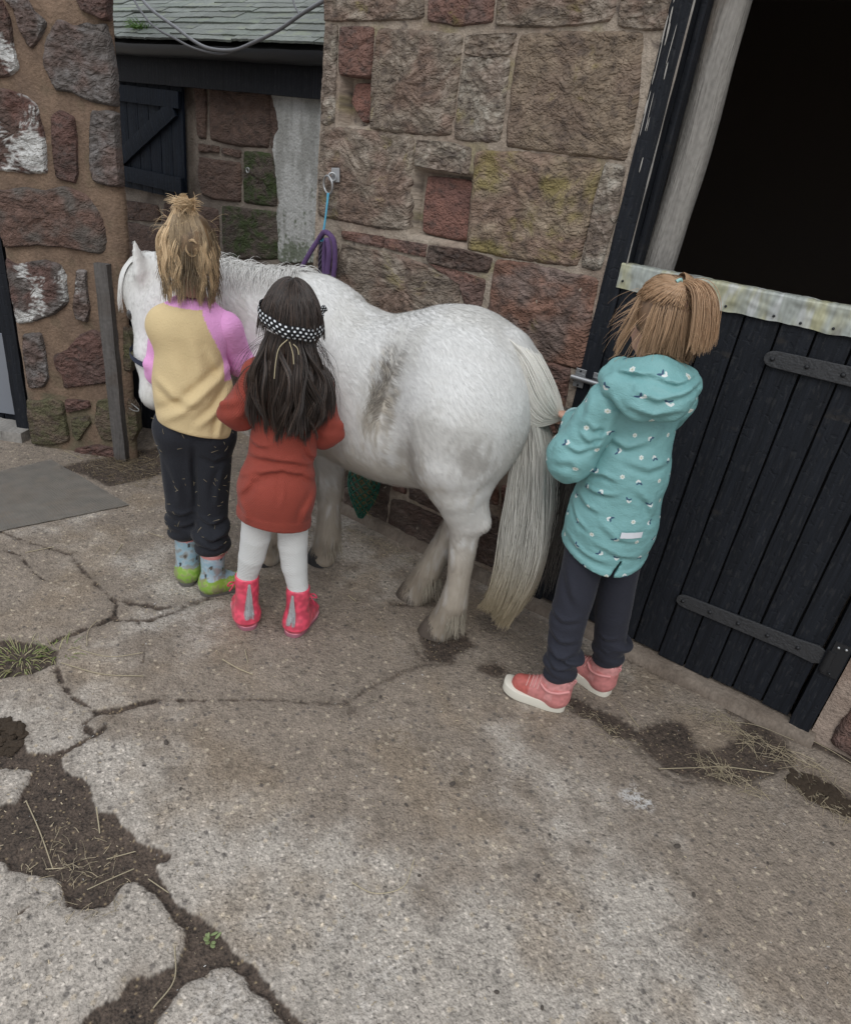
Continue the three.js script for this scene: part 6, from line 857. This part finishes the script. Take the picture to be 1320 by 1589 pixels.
    part('outsole', xf(soleOf(add3(A, dn, .002), d, L - .006, .038, .0035, rk), 0, -.0008, 0), M([.07, .065, .06], .8), so);
    const ps = (t, s, y) => { let p = add3(add3([A[0], y, A[2]], dn, t), q, s); for (let k = 0; k < 14 && up(...p) < .002; k++) p = [p[0] + q[0] * Math.sign(s) * .002, p[1] + .0022, p[2] + q[2] * Math.sign(s) * .002]; return p; };
    for (const s of [-1, 1]) { part('strap', tube([ps(.045, s * .012, .075), ps(.02, s * .03, .07), ps(-.01, s * .036, .078), ps(-.045, s * .018, .085)], .0045, 20, 6), M([.66, .29, .28], .6), so); }
    const lc = M([.66, .36, .33], .7); for (let k = 0; k < 4; k++) part('lace', tube([ps(.05 + .012 * k, -.02, .055), ps(.048 + .012 * k, 0, .07), ps(.053 + .012 * k, .02, .055)], .0018, 12, 5), lc, so);
    part('heel_tab', tube([add3([A[0], .10, A[2]], dn, -.05), add3([A[0], .125, A[2]], dn, -.056), add3([A[0], .122, A[2]], dn, -.046)], .003, 10, 5), M([.64, .3, .3], .6), so);
  }
  // hair: drawn up to a tie on the right, lower lengths loose and blown
  const hs = new Strands(), R = rng(19), hc = h.at(0, 0, 0), tie = [-.024, 1.296, .008], coll = (x, y, z) => Math.min(h.f(x, y, z), hoodF(x, y, z), coatF(x, y, z));
  const tone = (a, b) => { const k = lerp(a, b, R()); return [.44 * k, .285 * k, .17 * k]; };
  const skull = ell([hc[0] + .004, hc[1] + .018, hc[2] + .006], [.075, .083, .075]);
  const front = (x, y, z) => (x - hc[0]) * f0[0] + (z - hc[2]) * f0[2];
  const capg = iso(smaxF(skull, (x, y, z) => Math.max(1.14 - y, front(x, y, z) - .045 - .5 * Math.max(0, y - hc[1] - .02))), [hc[0] - .11, 1.12, hc[2] - .11], [hc[0] + .11, 1.33, hc[2] + .11], .005); paint(capg, (x, y, z) => { const k = .7 + .5 * sst(-.4, .4, noise(x * 70, y * 14, z * 70)); return [.185 * k, .115 * k, .07 * k]; }); part('hair_base', capg, hairMat(), o);
  const wv = lf, bk = [-f0[0], 0, -f0[2]];
  for (let k = 0; k < 1300; k++) { // upper half swept to the tie over the skull
    const az = (R() - .5) * 4.6, el = .25 + .9 * R(), dir = nrm([bk[0] * Math.cos(az) + wv[0] * Math.sin(az), Math.tan(el) * .8, bk[2] * Math.cos(az) + wv[2] * Math.sin(az)]), pts = [], td = nrm([tie[0] - hc[0], tie[1] - hc[1] - .018, tie[2] - hc[2]]);
    for (let j = 0; j <= 10; j++) { const t = j / 10, e = nrm([0, 1, 2].map(i => lerp(dir[i], td[i], t))); let p = [hc[0] + .004, hc[1] + .018, hc[2] + .006], s = .05; for (let q = 0; q < 30; q++) { const pp = add3(p, e, s); if (skull(...pp) > .004 + .006 * t + .003 * R() * (1 - t)) break; s += .002; } pts.push(add3(p, e, s)); }
    hs.add(pts, .0010, tone(.7, 1.25), .8);
  }
  for (let k = 0; k < 900; k++) { const a = R() * 6.28, root = [tie[0] + .008 * Math.cos(a), tie[1] + .004 * R(), tie[2] + .008 * Math.sin(a)], lock = k % 12; hs.add(grow(root, nrm([.5 + .3 * (R() - .5), .35 + .25 * R(), .3 + .4 * (R() - .5)]), .15 + .045 * R(), hcollT, { ds: .014, weight: .30, curl: .08, seed: lock * .9 + R() * .1, gap: .003, freq: 12, pull: p => [.02, -1, .02] }), .0010, tone(.7 + .3 * (lock % 3) * .5, 1.35), .35); }
  for (let k = 0; k < 1900; k++) { // lower half, hanging, blown a little to the left
    const az = (R() - .5) * 3.9, y = hc[1] - .035 + .085 * R(); if (az > 1.22 && az < 1.72 && R() < .9) continue; const e = [bk[0] * Math.cos(az) + wv[0] * Math.sin(az), 0, bk[2] * Math.cos(az) + wv[2] * Math.sin(az)], root = [hc[0] + e[0] * .071, y, hc[2] + e[2] * .071], lock = Math.floor(az * 6); if (Math.hypot(root[0] - h.at(-.006, 0, -.074)[0], root[2] - h.at(-.006, 0, -.074)[2]) < .016 && R() < .75) continue;
    const left = sst(.1, -.9, e[0]); hs.add(grow(root, nrm([e[0] * .3 - .12 * left, -.9, e[2] * .3]), .05 + .055 * R(), hcollT, { ds: .013, weight: .28, curl: .10, seed: lock * .8 + R() * .15, gap: .004, freq: 14, pull: () => [-.16 * left, -1, 0] }), .0010, tone(.5, 1.2), .35);
  }
  function hcollT(x, y, z) { return Math.min(coll(x, y, z), skull(x, y, z)); }
  for (let k = 0; k < 90; k++) { const a = R() * 6.28, root = [hc[0] + .072 * Math.cos(a), 1.17 + .1 * R(), hc[2] + .07 * Math.sin(a)]; hs.add(grow(root, nrm([Math.cos(a) - .4, -.6, Math.sin(a)]), .04 + .06 * R(), coll, { ds: .013, weight: .14, curl: .3, seed: k * .4 }), .0005, tone(.9, 1.4), .3); }
  part('hair', hs.geo(), hairMat(), o, 'light brown hair in a high side ponytail');
  part('hair_tie', merge([xf(new THREE.TorusGeometry(.011, .0045, 8, 18), ...tie, 1.1, .3, 0), tube([tie, add3(tie, [-.006, .012, .012]), add3(tie, [-.014, .006, .018])], .0045, 10, 6)]), M([.30, .52, .50], .7), o, 'pale teal hair tie');
}
function smaxF(a, b) { return (x, y, z) => smax(a(x, y, z), b(x, y, z), .006); }
// ---------------------------------------------------------------- smaller things
{ // cut off gate post in front of the pier
  const p = single('timber_post', board(.062, .925, .055, 201, .006), oldWood.clone(), 'short dark weathered timber post in front of the stone pier', 'post'); p.material.color.setRGB(.36, .35, .36);
  p.position.set(-2.862, .46, -1.655); p.rotation.set(0, .5, .012);
}
{ // black boards standing in the passage
  const g = thing('board_gate', 'black boarded gate leaning in the passage behind the pony head', 'gate'); g.position.set(-3.03, 0, -2.0); g.rotation.y = .6; g.rotation.x = -.03;
  for (let k = 0; k < 4; k++) part('board', xf(board(.098, .86 - .02 * (k % 2), .02, 211 + k, .004), -.16 + k * .104, .44, 0), darkWood, g);
  part('rail', xf(board(.42, .06, .02, 216, .003), 0, .72, -.021), darkWood, g);
}
{ // wire hooked on the boards
  const m = M([.32, .32, .31], .5, { metalness: .5 });
  single('wire_loop', tube([[-2.90, .905, -1.72], [-2.83, .88, -1.74], [-2.78, .865, -1.77], [-2.72, .87, -1.83]], .003, 20, 5), m, 'thin grey wire hooked from the timber post', 'wire');
  single('wire_loop', tube([[-2.86, .30, -1.70], [-2.80, .285, -1.705], [-2.765, .27, -1.71], [-2.79, .262, -1.70], [-2.85, .275, -1.69]], .0025, 20, 5), m, 'bent wire end at the foot of the timber post', 'wire');
}
{ // mesh mat lying on the concrete
  const c = MAT, g = [], P = (u, v) => { const a = [lerp(c[1][0], c[2][0], u), lerp(c[1][1], c[2][1], u)], b = [lerp(c[0][0], c[3][0], u), lerp(c[0][1], c[3][1], u)]; const x = lerp(a[0], b[0], v), z = lerp(a[1], b[1], v); return [x, groundH(x, z) + .004, z]; };
  const n = 26, I = [], Q = [], U = []; for (let j = 0; j <= n; j++) for (let i = 0; i <= n; i++) { const p = P(i / n, j / n); p[1] += .002 * noise(i, j, 2); Q.push(...p); U.push(i / n, j / n); } for (let j = 0; j < n; j++) for (let i = 0; i < n; i++) { const a = j * (n + 1) + i; I.push(a, a + 1, a + n + 1, a + 1, a + n + 2, a + n + 1); }
  const mm = tex(512, 512, (u, v) => { const k = 1 + .6 * fbm(u * 9, v * 9, 2, 5), e = Math.min(u, 1 - u, v); const d = sst(-.1, .25, fbm(u * 6, v * 6, 7, 4)); return mix3([.25 * k, .222 * k, .188 * k], [.26 * k, .216 * k, .172 * k], d); }, true);
  const t = thing('mesh_mat', 'flat grey wire mesh mat lying on concrete by the stone pier', 'mat'); part('sheet', geoOf(Q, I, null, U), M([1, 1, 1], .8, { map: mm }), t);
  const w = [], N2 = 62; for (let k = 0; k <= N2; k++) { const a = [], b = []; for (let j = 0; j <= 10; j++) { const q = P(k / N2, j / 10); q[1] += .003; a.push(q); const q2 = P(j / 10, k / N2); q2[1] += .0032; b.push(q2); } w.push(tube(a, .0009, 10, 4), tube(b, .0009, 10, 4)); }
  part('wire_grid', merge(w), M([.20, .19, .175], .85), t).userData.kind = 'stuff';
}
{ // tying ring, twine and lead rope on the stable corner
  const x0 = -1.955, y0 = 1.365, z0 = WZ + .03, R = thing('tie_ring', 'galvanised tie ring bolted to the stone wall', 'ring');
  part('plate', xf(new RoundedBoxGeometry(.04, .05, .008, 2, .002), x0 + .012, y0 + .032, WZ + .016, 0, 0, .1), steel, R);
  part('staple', xf(new THREE.TorusGeometry(.014, .004, 8, 16), x0 + .006, y0 + .024, WZ + .028, 0, .6, 0), steel, R);
  part('ring', xf(new THREE.TorusGeometry(.031, .0042, 10, 36), x0 - .008, y0 - .005, WZ + .034, .15, -.25, 0), steel, R);
  const tw = merge([0, 1, 2].map(k => tube([[x0 - .006 + .003 * k, y0 - .033, WZ + .036], [x0 - .009 + .004 * k, y0 - .10, WZ + .036 + .003 * k], [x0 - .018 + .003 * k, y0 - .195, WZ + .04]], .0028, 16, 6)).concat([xf(new THREE.TorusKnotGeometry(.010, .0045, 60, 6), x0 - .02, y0 - .205, WZ + .045)]));
  single('baler_twine', tw, M([.10, .42, .62], .6), 'blue baler twine loop hanging from the tie ring', 'twine');
  const kx = x0 - .02, ky = y0 - .20, kz = WZ + .048, pm = M([.21, .12, .31], .9, { bumpMap: knitBump, bumpScale: .004 });
  const lr = thing('lead_rope', 'purple lead rope looped through blue twine beside the pony', 'rope');
  part('rope_strand', tube([[kx, ky + .005, kz], [kx - .03, ky - .045, kz + .012], [kx - .062, ky - .115, kz + .03], [kx - .085, ky - .20, kz + .06], [kx - .12, ky - .27, kz + .10]], .010, 40, 10), pm, lr);
  part('rope_strand', tube([[kx, ky + .002, kz + .005], [kx + .035, ky + .028, kz + .012], [kx + .08, ky + .01, kz + .014], [kx + .095, ky - .07, kz + .012], [kx + .085, ky - .15, kz + .01], [kx + .055, ky - .19, kz + .008], [kx + .044, ky - .12, kz + .012], [kx + .042, ky - .03, kz + .016], [kx + .06, ky + .005, kz + .026], [kx + .078, ky - .03, kz + .030], [kx + .072, ky - .12, kz + .024]], .0105, 90, 10), pm, lr);
  const br = []; for (let k = 0; k < 3; k++) { const p = []; for (let j = 0; j <= 26; j++) { const a = j * .75 + k * 2.094; p.push([kx + .018 + .006 * Math.cos(a), ky - .01 - j * .0075, kz + .012 + .005 * Math.sin(a)]); } br.push(tube(p, .0042, 70, 5)); }
  part('plaited_cord', merge(br), M([.045, .035, .06], .7), lr, 'dark plaited cord with pale flecks');
  part('snap_clip', tube([[kx + .015, ky - .20, kz + .012], [kx + .006, ky - .225, kz + .014], [kx + .01, ky - .245, kz + .014], [kx + .024, ky - .24, kz + .014], [kx + .022, ky - .215, kz + .012]], .0032, 24, 6), steel, lr);
  part('keeper_cord', tube([[kx + .07, ky - .10, kz + .006], [kx + .086, ky - .17, kz + .004], [kx + .082, ky - .225, kz + .004], [kx + .06, ky - .245, kz + .004], [kx + .045, ky - .235, kz + .004]], .0022, 24, 5), M([.03, .025, .03], .7), lr);
}
{ // green hay net hanging low on the wall
  const net = [], cx = -1.615, cz = WZ + .075, R = t => .062 * Math.sin(Math.PI * Math.pow(t, .8)) + .012, n = 11; for (const s of [1, -1]) for (let k = 0; k < n; k++) { const p = []; for (let j = 0; j <= 18; j++) { const t = j / 18, a = k / n * 6.283 + s * t * 4.2; p.push([cx + R(t) * Math.cos(a), .36 - t * .30, cz + R(t) * .8 * Math.sin(a)]); } net.push(tube(p, .0032, 30, 4)); }
  const t = thing('hay_net', 'green string hay net hanging low against the wall behind the foreleg', 'net'); part('netting', merge(net), M([.012, .11, .075], .7), t);
  part('draw_cord', merge([tube([[cx, .36, cz], [cx + .02, .45, cz - .03], [cx + .01, .60, cz - .05]], .004, 16, 5), tube([[cx + .03, .30, cz + .05], [cx + .07, .27, cz + .05], [cx + .09, .235, cz + .04]], .002, 10, 4)]), M([.02, .12, .08], .7), t);
  const hay = new Strands(), r = rng(3); for (let k = 0; k < 260; k++) { const a = r() * 6.28, t = .15 + .75 * r(), q = R(t) * .85 * Math.sqrt(r()), L = .02 + .03 * r(), b = r() * 6.28; const p = [cx + q * Math.cos(a), .36 - t * .3, cz + q * .8 * Math.sin(a)]; hay.add([[p[0] - L * Math.cos(b), p[1] - L * .4, p[2] - L * .3 * Math.sin(b)], p, [p[0] + L * Math.cos(b), p[1] + L * .4, p[2] + L * .3 * Math.sin(b)]], .0011, [.20 + .1 * r(), .16 + .08 * r(), .08]); }
  part('hay', hay.geo(), hairMat(), t).userData.kind = 'stuff';
}
{ // cables slung over the shed eaves
  const c = M([.17, .175, .19], .5), c2 = M([.10, .10, .11], .5);
  single('cable', tube(CABLE[0], .008, 60, 8), c, 'thick grey cable sagging in front of the slate roof', 'cable');
  single('cable', tube(CABLE[1], .0055, 60, 8), c2, 'thin dark cable sagging beside the thick one', 'cable');
  single('cable', tube(CABLE[2], .004, 30, 6), c2, 'short thin cable end hooked over the thick cable', 'cable');
}
// grass and weeds
function tuft(name, label, x, y, z, n, h, spread, cols, seed) { const s = new Strands(), r = rng(seed); for (let k = 0; k < n; k++) { const a = r() * 6.28, q = spread * Math.sqrt(r()); s.add(grow([x + q * Math.cos(a), y, z + q * Math.sin(a)], nrm([Math.cos(a) * .9 * (r() + .2), .8, Math.sin(a) * .9 * (r() + .2)]), h * (.4 + .7 * r()), null, { ds: h / 6, weight: .14 + .2 * r(), seed: k }).map(p => [p[0], Math.max(p[1], y), p[2]]), .0011 + .0008 * r(), cols[Math.floor(r() * cols.length)], .25); } return single(name, s.geo(), hairMat(), label, 'grass'); }
const green = [[.10, .17, .035], [.16, .24, .05], [.25, .30, .09], [.30, .30, .13]];
tuft('grass_tuft', 'bright green grass tuft growing on the slate roof', TUFTP[0], TUFTP[1], TUFTP[2], 260, .075, .06, [[.07, .17, .02], [.12, .26, .03], [.17, .30, .05]], 4);
tuft('grass_tuft', 'pale trodden grass tuft in the soil patch beside the cracks', GP.tuft1[0], -.01, GP.tuft1[1], 120, .045, .08, [[.22, .27, .09], [.30, .34, .13], [.36, .36, .17], [.42, .38, .22], [.40, .35, .22]], 5);
tuft('grass_tuft', 'thin grass blades at the edge of the soil patch', GP.tuft2[0], -.008, GP.tuft2[1], 40, .05, .045, green.concat([[.40, .37, .2]]), 6);
{ const s = []; const r = rng(8); for (let k = 0; k < 9; k++) { const l = new THREE.SphereGeometry(1, 7, 5); l.scale(.006 + .005 * r(), .0012, .003 + .002 * r()); s.push(xf(l.translate(.010, 0, 0), 0, 0, 0, 0, k * .75, .35 + .4 * r()).translate(GP.weed[0] + .016 * (r() - .5), -.006 + .004 * r(), GP.weed[1] + .016 * (r() - .5))); } single('weed', merge(s), M([.20, .25, .11], .8), 'tiny green weed seedling in the dark soil joint', 'weed'); }
// droppings and straw litter
const strawCol = r => { const k = .65 + .5 * r(), t = r(); return [lerp(.42, .52, t) * k, lerp(.35, .44, t) * k, lerp(.23, .31, t) * k]; };
function litter(name, label, cat, cx, cz, rx, rz, n, L, seed, h = .012, cols = strawCol) { const s = new Strands(), r = rng(seed); for (let k = 0; k < n; k++) { const a = r() * 6.28, q = Math.pow(r(), .7), x = cx + rx * q * Math.cos(a), z = cz + rz * q * Math.sin(a), l = L * (.3 + r()), b = r() * 6.28, y = groundH(x, z) + .001 + h * r() * (1 - q), bend = .3 * (r() - .5) * l; s.add([[x - l * Math.cos(b), y, z - l * Math.sin(b)], [x + bend * Math.sin(b), y + .002 + .004 * r(), z - bend * Math.cos(b)], [x + l * Math.cos(b), y + .003 * r(), z + l * Math.sin(b)]], .0005 + .0005 * r(), cols(r), .6); } return single(name, s.geo(), hairMat(), label, cat, null, 'stuff'); }
litter('straw_litter', 'loose straw scattered along the door sill', 'straw', .14, -1.95, .24, .05, 110, .045, 41, .008);
litter('straw_litter', 'pale straw lying on the wet patch by the door', 'straw', .07, -1.74, .11, .04, 75, .032, 42, .006);
litter('straw_litter', 'straw blown against the foot of the timber post', 'straw', -2.78, -1.62, .28, .16, 420, .022, 43, .02, r => { const k = .3 + .5 * r(); return [.42 * k, .33 * k, .2 * k]; });
litter('straw_litter', 'hay stalks in the broad soil joint', 'straw', -1.02, -.40, .15, .09, 90, .014, 44);
litter('straw_litter', 'fine chaff along the wall foot under the pony', 'straw', -1.45, -1.98, .35, .05, 160, .014, 45);
litter('straw_litter', 'straw on the droppings by the right edge of the door', 'straw', .33, -1.86, .12, .06, 110, .034, 46, .01);
litter('straw_litter', 'chaff on the wet strip behind the trainers', 'straw', -.28, -1.66, .14, .05, 70, .012, 47);
{ const mk = (cx, cz, rx, rz, n, seed, label) => { const g = [], r = rng(seed); for (let k = 0; k < n; k++) { const a = r() * 6.28, q = Math.sqrt(r()), s = new THREE.IcosahedronGeometry(.004 + .008 * r(), 1), p = s.attributes.position; for (let i = 0; i < p.count; i++) { const w = 1 + .5 * noise(p.getX(i) * 80 + k, p.getY(i) * 80, p.getZ(i) * 80); p.setXYZ(i, p.getX(i) * w * 1.3, p.getY(i) * w * .6, p.getZ(i) * w); } const x = cx + rx * q * Math.cos(a), z = cz + rz * q * Math.sin(a); s.rotateY(r() * 6); s.translate(x, groundH(x, z) + .002 + .012 * r() * (1 - q), z); s.computeVertexNormals(); g.push(s); } single('droppings', merge(g), M([.075, .052, .033], .95, { bumpMap: mortarBump, bumpScale: .004 }), label, 'droppings'); };
  mk(GP.manure[0], GP.manure[1], .10, .05, 170, 61, 'trodden brown droppings with straw near the hinge post'); mk(-1.50, -.47, .07, .045, 130, 62, 'crumbled brown droppings beside the broad soil joint'); }
STALKS.forEach((p, i) => { const r = rng(600 + i), pts = p.map(([x, z], k) => V3(x, groundH(x, z) + .0025 + .004 * r(), z)), k = .8 + .3 * r(); const len = pts[0].distanceTo(pts[pts.length - 1]), mid = pts[1], soil = dirtD(mid.x, mid.z) < .01, where = mid.z < -1.55 && mid.x > -.6 ? (soil ? 'on the wet dirt by the half door' : 'on concrete by the half door') : mid.x < -2 ? 'on concrete beside the mesh mat' : mid.z < -1.05 ? 'on concrete near the wellingtons' : soil ? 'on the dark soil joint' : 'on bare cracked concrete'; single('straw_stalk', tube(pts, .0009 + .0007 * r(), 20, 5), M([.42 * k, .36 * k, .245 * k], .8), (len > .16 ? 'long ' : len > .08 ? 'medium ' : 'short ') + (p.length > 3 ? 'crooked' : p.length > 2 ? 'bent' : 'straight') + ' pale straw stalk lying ' + where, 'straw', 'single straw stalks on the yard'); });
{ // chips of straw and wood trodden over the yard: flat slivers
  const b = new THREE.BoxGeometry(1, .35, .3), N = 5200, inst = new THREE.InstancedMesh(b, M([1, 1, 1], .9), N), r = rng(71), m = new THREE.Matrix4(), q = new THREE.Quaternion(), e = new THREE.Euler(), c = new THREE.Color();
  for (let k = 0; k < N;) { const x = lerp(-3.0, .6, r()), z = lerp(-2.0, -.05, r()), d = dirtD(x, z), keep = d < 0 ? .9 : .30 + .5 * sst(-.1, .3, fbm(x * 2.5, 3, z * 2.5, 3)); if (r() > keep) continue; const L = .0025 + .006 * r() * r(); e.set(.5 * (r() - .5), r() * 6.28, .3 * (r() - .5)); q.setFromEuler(e); m.compose(V3(x, groundH(x, z) + .0008, z), q, V3(L, L * .5, L * (.6 + .6 * r()))); inst.setMatrixAt(k, m); const t = r(), s = .55 + .6 * r(); if (t < .82) c.setRGB(.48 * s, .40 * s, .28 * s); else if (t < .92) c.setRGB(.10 * s, .085 * s, .07 * s); else c.setRGB(.5 * s, .49 * s, .47 * s); inst.setColorAt(k, c); k++; }
  inst.castShadow = inst.receiveShadow = true; thing('chaff', 'tiny pale chaff and grit trodden over the concrete', 'chaff', null, 'stuff', inst);
}
{ // a few dark pebbles and crumbs
  const r = rng(81); CRUMBS.forEach(([x, z], i) => { if (i % 3 === 2) return; const g = new THREE.IcosahedronGeometry(.0035 + .0045 * r() * r(), 1), p = g.attributes.position; for (let k = 0; k < p.count; k++) { const w = 1 + .5 * noise(p.getX(k) * 120 + i, p.getY(k) * 120, p.getZ(k) * 120); p.setXYZ(k, p.getX(k) * w * 1.5, p.getY(k) * w * .5, p.getZ(k) * w); } g.rotateY(r() * 6); g.computeVertexNormals(); single('dark_crumb', g.translate(x, groundH(x, z) + .003, z), M([.075, .062, .052], .9), 'small dark crumb of dirt lying on ' + (x > -.35 ? 'concrete out from the half door' : x > -.8 ? 'the broad slab between crack and soil joint' : 'concrete beside the soil joint'), 'dirt', 'dark crumbs on the concrete'); });
}
renderer.render(scene, camera);
